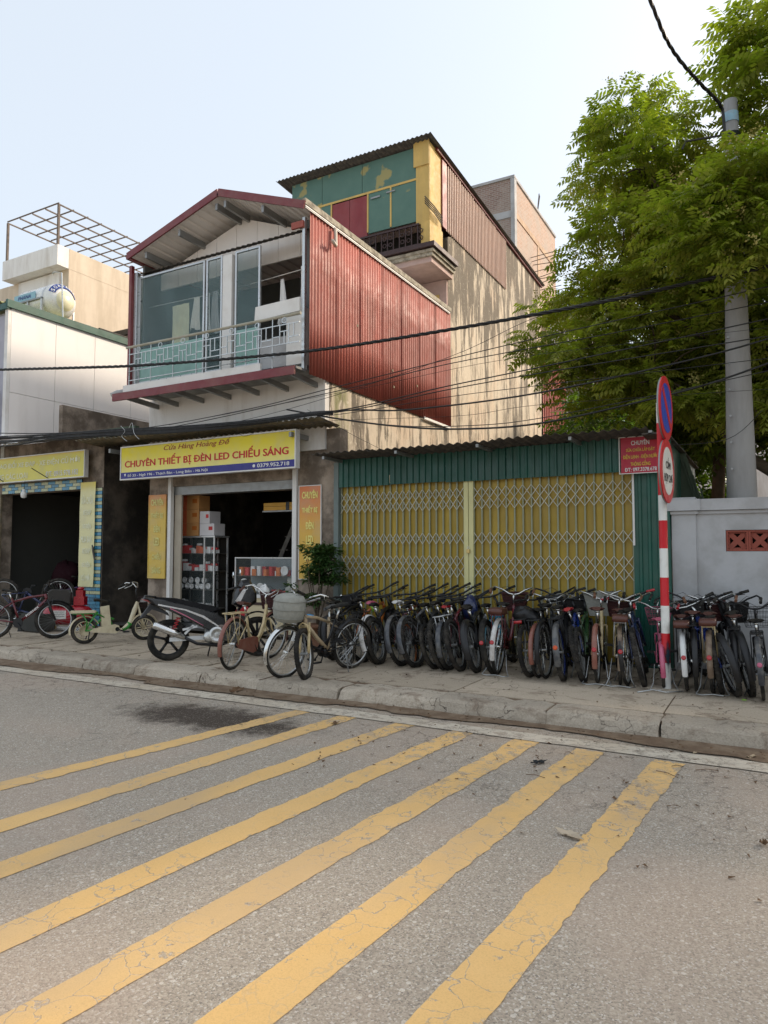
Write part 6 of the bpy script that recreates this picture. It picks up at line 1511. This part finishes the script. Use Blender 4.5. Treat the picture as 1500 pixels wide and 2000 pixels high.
leaf_mat('leaf_bush', (.03, .075, .02), (.055, .11, .03), (.085, .14, .04), .25)
mat('bark', (.11, .085, .06), .9, var=.35, vscale=14, bump=.5, bscale=30); mat('blossom', (.42, .38, .13), .8, var=.3, vscale=40)
npr = np.random.RandomState(12)
def compound(pairs=6, L=1.0, w=.17, ll=.40, droop=.35):
    V = []; Fq = []
    for i in range(pairs):
        t = .18 + .82 * i / (pairs - 1); x = t * L; z = -droop * t * t
        for s in ((-1, 1) if i < pairs - 1 else (-1, 1, 0)):
            a = Vector((x, 0, z)); d = Vector((.45, s * 1.0, -.55)).normalized() if s else Vector((1, 0, -.6)).normalized()
            k = ll * (1 - .35 * abs(t - .5)); side = d.cross(Vector((0, 0, 1))).normalized()
            b0 = len(V); V += [a, a + d * k * .45 + side * w * k * .9 + Vector((0, 0, -.02)), a + d * k + Vector((0, 0, -.06)), a + d * k * .45 - side * w * k * .9 + Vector((0, 0, -.02))]
            Fq.append((b0, b0 + 1, b0 + 2, b0 + 3))
    return np.array([tuple(v) for v in V]), np.array(Fq)
def simple_leaf(L=1.0, w=.22):
    V = [(0, 0, 0), (.5, w, -.05), (1, 0, -.22), (.5, -w, -.05)]; return np.array(V), np.array([(0, 1, 2, 3)])
def scatter(tpl, pos, yaw, pitch, roll, scale):
    Vt, Ft = tpl; n_ = len(pos); cy, sy = np.cos(yaw), np.sin(yaw); cp, sp = np.cos(pitch), np.sin(pitch); cr, sr = np.cos(roll), np.sin(roll)
    X = Vt[None, :, 0] * np.ones((n_, 1)); Y = Vt[None, :, 1] * cr[:, None] - Vt[None, :, 2] * sr[:, None]; Z = Vt[None, :, 1] * sr[:, None] + Vt[None, :, 2] * cr[:, None]
    X2 = X * cp[:, None] - Z * sp[:, None]; Z2 = X * sp[:, None] + Z * cp[:, None]
    X3 = X2 * cy[:, None] - Y * sy[:, None]; Y3 = X2 * sy[:, None] + Y * cy[:, None]
    P = np.stack([X3, Y3, Z2], -1) * scale[:, None, None] + pos[:, None, :]
    Fq = (Ft[None] + (np.arange(n_) * len(Vt))[:, None, None]).reshape(-1, 4); return P.reshape(-1, 3), Fq
def crown(clumps, per, tpl, s0, s1, m_, parent, name='crown', flat=.8):
    Ps = []; ya = []; 
    for (c, r_) in clumps:
        k = int(per * (r_ / .6) ** 2 * npr.uniform(.7, 1.25)); d = npr.normal(size=(k, 3)); d /= np.linalg.norm(d, axis=1)[:, None]
        d[:, 2] = np.where(d[:, 2] < -.3, -d[:, 2] * .6, d[:, 2])
        rr_ = r_ * npr.uniform(.35, 1.08, k) ** .6; p_ = np.array(c)[None] + d * rr_[:, None] * np.array([1, 1, flat])
        Ps.append(p_); ya.append(np.arctan2(d[:, 1], d[:, 0]) + npr.normal(0, .7, k))
    P = np.concatenate(Ps); ya = np.concatenate(ya); k = len(P)
    V, Fq = scatter(tpl, P, ya, npr.normal(.05, .35, k), npr.normal(0, .35, k), npr.uniform(s0, s1, k))
    return mesh_np(name, V, Fq, m_, parent, kind='stuff')
def inpoly(x, y, poly):
    c = False; j = len(poly) - 1
    for i in range(len(poly)):
        xi, yi = poly[i]; xj, yj = poly[j]
        if (yi > y) != (yj > y) and x < (xj - xi) * (y - yi) / (yj - yi) + xi: c = not c
        j = i
    return c
def limb(q, a, b, r0, r1, seed, n_=7, wob=.12, sag=0):
    rr = random.Random(seed); pts = []; a = Vector(a); b = Vector(b); L = (b - a).length
    for i in range(n_):
        t = i / (n_ - 1); o = Vector((rr.uniform(-1, 1), rr.uniform(-1, 1), rr.uniform(-1, 1))) * wob * L * .3 * math.sin(math.pi * t)
        pts.append(a.lerp(b, t) + o + Vector((0, 0, sag * math.sin(math.pi * t))))
    q.path(pts, [r0 + (r1 - r0) * i / (n_ - 1) for i in range(n_)], 7); return pts
POLY = [(1215, 245), (1255, 232), (1300, 250), (1320, 310), (1400, 345), (1440, 335), (1560, 300), (1700, 300), (1700, 850), (1400, 840), (1270, 790), (1180, 760), (1140, 715), (1105, 690), (1100, 640), (1120, 600), (1170, 575), (1200, 515), (1180, 440), (1185, 370), (1190, 320), (1210, 285)]
cl = []; rp = random.Random(4)
tries = 0
while len(cl) < 118 and tries < 6000:
    tries += 1
    x, y = rp.uniform(1050, 1700), rp.uniform(170, 880)
    if not inpoly(x, y, POLY): continue
    Y = rp.uniform(11.3, 13.6); p_ = at(x, y, Y)
    if any((Vector(c) - p_).length < .62 for c, _ in cl): continue
    cl.append((tuple(p_), rp.uniform(.40, .66)))
for x, y in ((1440, 330), (1425, 375), (1450, 430), (1412, 470), (1455, 350), (1436, 500), (1470, 330), (1370, 395), (1420, 390), (1465, 410), (1510, 380), (1390, 460), (1440, 470), (1490, 480), (1350, 480), (1480, 530), (1530, 460), (1560, 320), (1320, 430)):
    cl.append((tuple(at(x, y, rp.uniform(9.5, 10.0))), rp.uniform(.30, .42)))
# edge tufts that break the outline
for x, y in ((1212, 190), (1262, 182), (1300, 205), (1170, 265), (1155, 300), (1150, 345), (1135, 400), (1150, 455), (1135, 500), (1095, 560), (1060, 600), (1045, 655), (1040, 690), (1085, 740), (1115, 775), (1325, 290), (1395, 300), (1185, 235), (1160, 800), (1210, 830)):
    p_ = at(x, y, rp.uniform(11.6, 12.6)); cl.append((tuple(p_), rp.uniform(.20, .30)))
def in_view_hole(p_): return False
# the side of the crown beyond the picture's right edge and at the back
for k in range(26):
    p_ = Vector((rp.uniform(1.2, 4.8), rp.uniform(10.4, 15.5), rp.uniform(4.2, 10.5)))
    if ((p_.x - 1.8) / 3.6) ** 2 + ((p_.z - 6.8) / 4.2) ** 2 > 1: continue
    cl.append((tuple(p_), rp.uniform(.7, 1.0)))
T1 = thing('flowering_tree', 'large leafy tree with yellowish blossom behind the grey wall and concrete pole', 'tree', (1.3, 12.6, 0))
tpl = compound(5, 1.0, .24, .42, .3)
crown(cl, 122, tpl, .22, .34, MATS['leaf_fresh'], T1)
q = M(); limb(q, (1.3, 12.6, 0), (.35, 12.5, 3.4), .24, .17, 1, 8, .15); limb(q, (.35, 12.5, 3.4), (-.4, 12.4, 6.0), .16, .09, 2); limb(q, (.6, 12.5, 2.3), (-1.6, 12.2, 4.4), .11, .05, 3); limb(q, (1.0, 12.6, 2.0), (2.6, 13, 6.5), .15, .07, 4); limb(q, (-.4, 12.4, 6), (-1.7, 12.2, 8.6), .08, .03, 5); limb(q, (-.3, 12.4, 5.8), (.6, 12.6, 9.4), .08, .03, 6)
limb(q, (-.1, 12.5, 4.6), (-2.4, 12.3, 6.3), .07, .025, 7); limb(q, (-1.6, 12.2, 4.4), (-3.3, 12.1, 4.9), .045, .015, 8)
q.obj('trunk', MATS['bark'], T1, True)
q = M(); hubs = [(-.4, 12.4, 6.0), (-1.6, 12.2, 4.4), (-1.7, 12.2, 8.0), (.6, 12.6, 8.6), (-2.2, 12.3, 6.2), (2.4, 13, 6.2), (-.2, 12.4, 5), (-3.0, 12.1, 4.8)]
for i, (c, r_) in enumerate(cl[:118]):
    h_ = min(hubs, key=lambda g: (Vector(g) - Vector(c)).length); limb(q, h_, c, .028, .008, 100 + i, 5, .2)
q.obj('branches', MATS['bark'], T1, True, kind='stuff')
Pn = []
for (c, r_) in cl[:150]:
    if rp.random() < .75:
        for _ in range(2):
            a = rp.uniform(0, 6.28); Pn.append(Vector(c) + Vector((math.cos(a) * r_ * .8, math.sin(a) * r_ * .8 - .1, r_ * .62)))
pos = np.array([tuple(p_ + Vector((rp.gauss(0, .05), rp.gauss(0, .05), rp.gauss(0, .055)))) for p_ in Pn for _ in range(34)])
V, Fq = scatter((np.array([(-.5, -.5, 0), (.5, -.5, .1), (.5, .5, 0), (-.5, .5, .1)]), np.array([(0, 1, 2, 3)])), pos, npr.uniform(0, 6.3, len(pos)), npr.uniform(-1.3, 1.3, len(pos)), npr.uniform(-1, 1, len(pos)), npr.uniform(.014, .028, len(pos)))
mesh_np('blossom', V, Fq, MATS['blossom'], T1, kind='stuff')
# second tree, higher, upper right corner
T2 = thing('tall_tree', 'taller tree whose drooping branches enter at the upper right corner', 'tree', (2.6, 11.2, 0))
cl2 = []
for x, y in ((1455, 75), (1495, 45), (1480, 110), (1530, 120), (1445, 140), (1500, 160), (1540, 60), (1560, 170), (1600, 110), (1620, 200), (1560, 10), (1470, 185), (1640, 40), (1500, 215), (1530, 240), (1475, 235), (1490, 80), (1520, 90)):
    cl2.append((tuple(at(x, y, rp.uniform(10.6, 11.6))), rp.uniform(.33, .5)))
for k in range(12):
    p_ = Vector((rp.uniform(2.2, 7.5), rp.uniform(10, 15), rp.uniform(6.5, 13.5)))
    if ((p_.x - 4.4) / 3.4) ** 2 + ((p_.z - 9.8) / 3.8) ** 2 > 1: continue
    cl2.append((tuple(p_), rp.uniform(.8, 1.2)))
crown(cl2, 80, tpl, .26, .40, MATS['leaf_fresh'], T2)
q = M(); limb(q, (3.4, 11.6, 0), (3.6, 11.5, 6.5), .3, .2, 21, 8); limb(q, (3.6, 11.5, 6), (1.2, 11.1, 9.3), .10, .03, 22); limb(q, (3.6, 11.5, 6.5), (5.2, 12, 11), .16, .06, 23); limb(q, (1.2, 11.1, 9.3), (.1, 11, 9.0), .03, .01, 25); limb(q, (3.6, 11.5, 6.3), (3.2, 11, 11), .14, .05, 24); q.obj('trunk', MATS['bark'], T2, True)
# darker trees behind
def back_tree(label, x, Y, z0, z1, rx_, ry_, nclump, seed, per=60, base=None, ml='leaf_dark'):
    rr = random.Random(seed); t = thing('background_tree', label, 'tree', (x, Y, 0), 'dark trees behind the garage and the grey wall'); c_ = []
    while len(c_) < nclump:
        a = Vector((rr.uniform(-1, 1), rr.uniform(-1, 1), rr.uniform(-1, 1)))
        if a.length > 1: continue
        c_.append(((x + a.x * rx_, Y + a.y * ry_, (z0 + z1) / 2 + a.z * (z1 - z0) / 2), rr.uniform(.5, .9)))
    crown(c_, per, compound(4, 1, .22, .5), .32, .5, MATS[ml], t)
    q = M(); limb(q, (x, Y, 0), (x + .2, Y, (z0 + z1) / 2), .17, .09, seed, 7, .1)
    for k in range(5): limb(q, (x + .1, Y, z0 + .3), c_[k][0], .06, .02, seed + k); 
    q.obj('trunk', MATS['bark'], t, True)
back_tree('dark bushy tree directly behind the garage roof, left of the sign post', -2.2, 17.0, 1.6, 6.2, 1.7, 1.3, 34, 41)
back_tree('dark tree behind the sign post, between garage and concrete pole', -.9, 15.6, 3.2, 6.8, 1.5, 1.2, 30, 42)
back_tree('dark tree filling the gap right of the concrete pole above the wall', 1.6, 15.5, 2.6, 7.5, 1.4, 1.4, 34, 43)
back_tree('far dark tree low behind the brick house window, left of the background', -3.6, 21, 2.0, 6.6, 1.5, 1.6, 26, 44)
back_tree('dark tree further right behind the wall outside the picture', 7.0, 18, 2.6, 9, 2.6, 2.0, 34, 45, 45)
for i, (x, Y, sd) in enumerate(((13.5, 16, 51),)):  # unseen tree, added on the right to keep the street in shade
    back_tree(['tall street tree well beyond the right picture edge', 'tall tree further along the grey wall on the right', 'tall tree deep behind the wall on the right', 'last tall tree on the far right'][i], x, Y, 4.0, 13.5, 3.4, 3.0, 60, sd, 34)
# things behind, seen through the trees
BH = thing('brick_house_behind', 'small brick house with a grey lintel seen between garage roof and trees', 'building', (-5.6, 27, 0))
bx('wall', MATS['brick_front'], BH, -7.4, -5.3, 27, 30, 3, 9.0); bx('lintel', MATS['moss_white'], BH, -7.4, -5.2, 26.9, 27, 8.1, 8.5); bx('lower_wall', MATS['band_render'], BH, -7.4, -5.3, 26.9, 26.99, 5.9, 7.2); bx('green_sheet', MATS['green_sheet'], BH, -7.2, -4.4, 26.5, 26.6, 3, 5.8); bx('upper_wall', MATS['white_wall'], BH, -9.5, -6.8, 28, 32, 9.0, 11.5)
FH = thing('pale_house_behind', 'pale house wall seen low through the tree gap left of the concrete pole', 'building', (-2.2, 33, 0))
bx('wall', MATS['white_wall'], FH, -4.0, .6, 33, 36, 0, 4.9); M().prism([(-4.0, 4.9), (.6, 4.9), (-.3, 6.2), (-2.6, 6.2)], 33, 36).obj('roof', MATS['white_panel'], FH)
q = M().prism([(9.9, 1.8), (14, 1.8), (14, 2.6), (10.2, 3.0)], -1.15, -1.05, axis='x')
AW = thing('lean_to_roof', 'steep dark green corrugated lean-to roof between garage and grey wall', 'roof', (-.9, 12, 1.8))
mat('grey_green_sheet', (.07, .09, .06), .7, var=.2)
M().prism([(-1.3, 3.15), (-1.12, 3.05), (-.72, 1.7), (-1.3, 1.7)], 11.2, 11.24).obj('sheet', MATS['grey_green_sheet'], AW)
for k in range(4): M().beam((-1.2 + .1 * k, 11.185, 3.05 - .34 * k * .6), (-.82 + .02 * k, 11.185, 1.72), .025, .02).obj('rib', MATS['grey_green_sheet'], AW)
for i, x in enumerate((.55, .72, .86)):
    q = M(); limb(q, (x, 14.0, 0), (x + .1, 14.1, 5), .05, .03, 60 + i, 6, .05); single(q, 'bamboo_stem', mat('bamboo', (.20, .17, .07), .6), ['thin brown stem right behind the concrete pole', 'pale jointed bamboo stem second from the concrete pole', 'thin bamboo stem furthest right of the pole'][i], 'stem', 'stems standing behind the wall', True)
# potted shrub at the shop
BS = thing('potted_shrub', 'bushy green potted shrub standing between the orange sign and the gate', 'plant', (-6.30, 9.22, 0))
cb = []; 
for k in range(34):
    a = rp.uniform(0, 6.28); r_ = rp.uniform(0, .30); z = rp.uniform(1.0, 1.58); cb.append(((-6.26 + r_ * math.cos(a) * (1.1 - .3 * (z - 1)), 9.28 + r_ * math.sin(a), z), rp.uniform(.10, .17)))
for k in range(12): cb.append(((-6.42 + rp.uniform(-.28, .22), 9.2 + rp.uniform(-.2, .2), rp.uniform(.55, 1.0)), rp.uniform(.08, .14)))
crown(cb, 2100, simple_leaf(), .055, .10, MATS['leaf_bush'], BS)
q = M(); [limb(q, (-6.30, 9.22, .35), (-6.30 + rp.uniform(-.3, .3), 9.25 + rp.uniform(-.25, .25), 1.4), .014, .005, 70 + k, 6) for k in range(9)]; q.obj('stems', MATS['bark'], BS, True)
M().lathe((-6.30, 9.22, 0), [(.16, 0), (.22, .34), (.24, .34), (.24, .38), (.19, .38)], 'z', 20).obj('pot', mat('clay_pot', (.20, .10, .06), .8), BS, True)

# ================================================================ POLE AND CABLES
CP_ = thing('concrete_pole', 'grey concrete utility pole rising behind the wall through the tree', 'pole', (-.33, 10.4, 0))
pc = mat('pole_concrete', (.30, .295, .285), .85, var=.08, vscale=3, dirt=(.17, .165, .155), dscale=2, damt=.5, bump=.1, streak=True)
M().lathe((-.34, 10.4, 0), [(.19, 0), (.185, 2.2), (.135, 5.0), (.085, 7.68)], 'z', 24).obj('shaft', pc, CP_, True)
M().lathe((-.34, 10.4, 7.30), [(.0985, .06), (.0945, .20)], 'z', 20).obj('blue_band', mat('band_blue', (.25, .42, .50), .6, dirt=(.3, .3, .3), dscale=20), CP_, True)
for z in (7.15, 6.2, 5.3): M().lathe((-.34, 10.4, z), [(.16 - (z - 5) * .02, 0), (.16 - (z - 5) * .02, .05)], 'z', 18).obj('steel_strap', MATS['black_metal'], CP_, True)
M().path([(-.45, 10.35, 7.2), (-.9, 10.3, 7.22), (-.95, 10.3, 7.12)], .015, 5).obj('bracket_arm', MATS['black_metal'], CP_)
for k in range(6): M().tube((-.46 + .02, 10.22, 2.6 + .35 * k), (-.44, 10.19, 2.6 + .35 * k), .015, 6).obj('step_bolt', MATS['steel_grey'], CP_)
def cable(label, pts, r_, m_='cable_black', name='cable', grp='overhead cables', n_=5, twist=False, sub=6):
    P = [at(x, y, Y) for x, y, Y in pts]; Q = []
    for i in range(len(P) - 1):      # smooth through the points
        p0 = P[max(i - 1, 0)]; p1 = P[i]; p2 = P[i + 1]; p3 = P[min(i + 2, len(P) - 1)]
        for k in range(sub):
            t = k / sub; Q.append(.5 * ((2 * p1) + (p2 - p0) * t + (2 * p0 - 5 * p1 + 4 * p2 - p3) * t * t + (3 * p1 - p0 - 3 * p2 + p3) * t ** 3))
    Q.append(P[-1])
    q = M()
    if twist:
        R2 = []; L = 0
        for i in range(len(Q) - 1):
            for k in range(6): R2.append(Q[i].lerp(Q[i + 1], k / 6))
        R2.append(Q[-1])
        for ph in (0, 2.1, 4.2):
            pts2 = []; L = 0
            for i, p_ in enumerate(R2):
                if i: L += (p_ - R2[i - 1]).length
                d = (R2[min(i + 1, len(R2) - 1)] - R2[max(i - 1, 0)]).normalized(); a = d.cross(Vector((0, 0, 1))).normalized(); b_ = d.cross(a)
                pts2.append(p_ + (a * math.cos(L * 14 + ph) + b_ * math.sin(L * 14 + ph)) * r_ * .62)
            q.path(pts2, r_ * .60, 5)
    else: q.path(Q, r_, n_)
    return q.obj(name, MATS[m_], None, True, label=label, category='cable', group=grp)
cable('thick twisted cable coming down from the upper edge to the pole top', [(1150, -320, 7.6), (1268, -5, 8.4), (1310, 92, 9.0), (1360, 155, 9.6), (1400, 196, 10.05), (1411, 215, 10.28)], .020, twist=True)
cable('black cable running down the pole top to its strap', [(1411, 213, 10.27), (1414, 240, 10.26), (1416, 290, 10.24)], .02)
cable('thickest straight cable crossing the whole picture over the red corrugated side', [(-160, 728, 8.5), (0, 722, 8.7), (150, 718, 8.8), (300, 712, 8.9), (600, 686, 9.05), (900, 640, 9.4), (1200, 585, 9.8), (1350, 552, 10.1), (1500, 520, 9.9), (1600, 495, 10.3)], .024, twist=True)
wires = [
 ('upper thin cable of the pair rising right across the corrugated side', [(-80, 868, 8.8), (250, 840, 8.95), (480, 800, 9.05), (640, 760, 9.05), (870, 703, 9.4), (1060, 658, 9.7), (1500, 560, 9.95)], .007),
 ('second thin cable just below the upper pair crossing the tree', [(-80, 872, 8.8), (260, 846, 8.95), (640, 768, 9.05), (870, 712, 9.4), (1200, 650, 9.9), (1600, 570, 10.1)], .007),
 ('thin cable climbing steeply from the shop sign to the stained wall', [(330, 852, 9.0), (560, 800, 9.05), (870, 700, 9.4), (1060, 615, 9.7), (1300, 555, 10.2)], .004),
 ('middle cable passing the lower end of the corrugated side', [(-80, 856, 8.75), (330, 836, 8.95), (640, 805, 9.0), (870, 755, 9.35), (1060, 716, 9.6), (1420, 640, 9.9), (1600, 600, 10.1)], .009),
 ('cable third from the bottom over the stained wall', [(-80, 858, 8.75), (330, 838, 8.95), (640, 808, 9.0), (870, 762, 9.35), (1060, 728, 9.6), (1430, 668, 9.9), (1600, 640, 10.1)], .008),
 ('thin cable close under the middle one', [(330, 840, 8.95), (640, 812, 9.0), (870, 776, 9.35), (1060, 752, 9.6), (1500, 700, 9.95)], .005),
 ('black cable rising to the pole from the cable knot', [(-80, 860, 8.8), (330, 842, 8.95), (640, 804, 9.02), (800, 800, 9.2), (1060, 766, 9.6), (1400, 690, 9.9), (1600, 628, 10.1)], .013),
 ('thin slack cable just above the garage roof', [(600, 808, 9.0), (760, 830, 9.2), (900, 832, 9.4), (1060, 816, 9.6), (1420, 742, 9.9), (1600, 700, 10.1)], .006),
 ('thick sagging cable lowest over the garage roof', [(560, 800, 9.0), (660, 818, 9.05), (780, 833, 9.2), (900, 838, 9.35), (1060, 826, 9.6), (1290, 775, 10.0), (1420, 738, 9.9), (1600, 672, 10.5)], .014),
 ('hair thin wire across the middle of the stained wall', [(330, 830, 8.95), (700, 760, 9.1), (1000, 700, 9.6), (1500, 640, 9.95)], .003),
 ('hair thin wire below the corrugated side', [(330, 846, 8.95), (650, 822, 9.05), (900, 812, 9.4), (1060, 790, 9.6), (1500, 760, 9.95)], .003),
 ('thin wire falling across the lit side wall to the garage roof', [(600, 800, 9.1), (690, 850, 9.15), (760, 885, 9.2)], .003),
 ('thin slanting wire right of the concrete pole', [(1290, 870, 9.9), (1420, 858, 10.2), (1490, 800, 9.95)], .004),
]
for lab, pts, r_ in wires: cable(lab, pts, r_)
for i in range(7):
    y0 = 846 + i * 3.1; cable(f'bundled cable in front of the shop houses, {nm_pos[i]} from the top of the bundle', [(-160, y0 - 4 + i * 2, 8.7), (0, y0 + (i % 3) * 5, 8.75), (110, 846 + i * 2.0, 8.8), (230, 838 + i * 2.1, 8.9), (330, 834 + i * 2, 8.95), (480, 822 + i * 1.6, 9.0), (600, 806 + i * 1.2, 9.02), (650, 803 + i, 9.04)], .010 + .003 * (i % 3))
cable('pale cable tie loop hanging from the bundle', [(236, 832, 8.9), (244, 842, 8.9), (238, 852, 8.9), (248, 862, 8.9)], .005, 'zinc', 'cable_tie', None)
cable('second pale tie wound round the bundle', [(252, 836, 8.88), (258, 826, 8.88), (262, 846, 8.88), (272, 858, 8.9)], .005, 'zinc', 'cable_tie', None)
for i, (x, y) in enumerate(((590, 806), (470, 826), (395, 834))): cable(f'thin wire curl dangling below the bundle, {nm_pos[i]} from the corner', [(x, y, 9.0), (x - 8, y + 14, 9.0), (x + 6, y + 26, 9.02), (x + 26, y + 20, 9.02)], .003)

# ================================================================ LITTER ON THE ROAD
rl = random.Random(9)
def leafy(name, label, cat, px_, py_, size, mm, seed, curl=.35, z=RZ):
    rr = random.Random(seed); c = gnd(px_, py_, z + .008); q = M(); n_ = 14; top = []
    ang = rr.uniform(0, 6.28)
    for i in range(n_):
        a = 2 * math.pi * i / n_; k = size * (.45 + .55 * rr.random()); x_, y_ = math.cos(a) * k * 1.6, math.sin(a) * k * .8
        top.append((c.x + x_ * math.cos(ang) - y_ * math.sin(ang), c.y + x_ * math.sin(ang) + y_ * math.cos(ang), c.z + .004 + rr.random() * size * curl))
    q.v = [(c.x, c.y, c.z + size * .12)] + top + [(x_, y_, z_ - .003) for x_, y_, z_ in top] + [(c.x, c.y, c.z + size * .12 - .003)]
    for i in range(n_): j = (i + 1) % n_; q.f += [(0, 1 + i, 1 + j), (2 * n_ + 1, n_ + 1 + j, n_ + 1 + i), (1 + i, n_ + 1 + i, n_ + 1 + j, 1 + j)]
    return single(q, name, MATS[mm], label, cat)
mat('rag_black', (.02, .022, .024), .8); mat('paper_tan', (.46, .38, .28), .8, var=.2); mat('leaf_brown', (.13, .075, .04), .8, var=.3); mat('leaf_pale', (.42, .33, .22), .8)
leafy('rag', 'black rag lying on the road between two stripes', 'rag', 1052, 1490, .055, 'rag_black', 1); leafy('paper_scrap', 'crumpled pale paper scrap beside the rightmost stripe', 'paper', 1112, 1632, .060, 'paper_tan', 2, .4); leafy('dry_leaf', 'curled brown leaf at the right edge of the road', 'leaf', 1492, 1650, .035, 'leaf_brown', 3, .8)
leafy('dead_twig', 'dark torn twig on the second stripe near the kerb', 'twig', 655, 1413, .045, 'leaf_brown', 4); leafy('dry_leaf', 'pale dry leaf in the gutter at the right edge', 'leaf', 1470, 1480, .04, 'leaf_pale', 5, .5); leafy('dry_leaf', 'small heap of dark leaves in the gutter below the beige bike', 'leaf', 462, 1350, .10, 'leaf_brown', 6, .4)
leafy('dry_leaf', 'yellow leaf on the pavement below the blue mountain bike', 'leaf', 1453, 1368, .03, 'lime', 7, .4, 0)
leafy('dry_leaf', 'small yellow leaf in the gutter right of the middle', 'leaf', 1357, 1471, .02, 'leaf_pale', 8, .5)
# scattered leaf crumbs in the gutter and on the pavement
pos = []
for i in range(620):
    if i % 3 == 0: pos.append((rl.uniform(-9, 2), rl.uniform(6.3, 6.62), RZ + .035))
    elif i % 3 == 1: pos.append((rl.uniform(-9, 2), rl.gauss(7.3, .25) if i % 2 else rl.uniform(7.3, 9.6), .012))
    else: pos.append((rl.uniform(-3.5, 1.5), rl.gauss(5.4, .8), RZ + .008))
pos = [p for p in pos if not (6.6 < p[1] < 7.24)]
pos = np.array(pos); V, Fq = scatter((np.array([(-.5, -.25, 0), (.5, -.2, .2), (.6, .2, 0), (-.4, .3, .25)]), np.array([(0, 1, 2, 3)])), pos, npr.uniform(0, 6.3, len(pos)), npr.normal(0, .25, len(pos)), npr.normal(0, .25, len(pos)), npr.uniform(.008, .034, len(pos)))
mesh_np('leaf_litter', V, Fq, MATS['leaf_brown'], None, kind='stuff', label='crumbs of dry leaves scattered along kerb and gutter')
q = M(); 
for k in range(9):
    p_ = Vector((rl.uniform(-2, 1), rl.uniform(4.6, 6.0), RZ + .01)); a = rl.uniform(-.6, .6); L = rl.uniform(.06, .22); q.path([p_, p_ + Vector((math.cos(a) * L * .5, math.sin(a) * L * .5 + .01, .006)), p_ + Vector((math.cos(a) * L, math.sin(a) * L, 0))], .0025, 4)
q.obj('twig_litter', MATS['leaf_brown'], None, kind='stuff', label='thin twigs strewn over the road near the kerb')
q = M().path([gnd(1245, 1352, .01), gnd(1275, 1347, .02), gnd(1300, 1352, .015), gnd(1335, 1350, .01)], .007, 5); single(q, 'bent_wire', MATS['zinc'], 'bent pale wire lying round the foot of the banded post', 'wire', smooth=True)
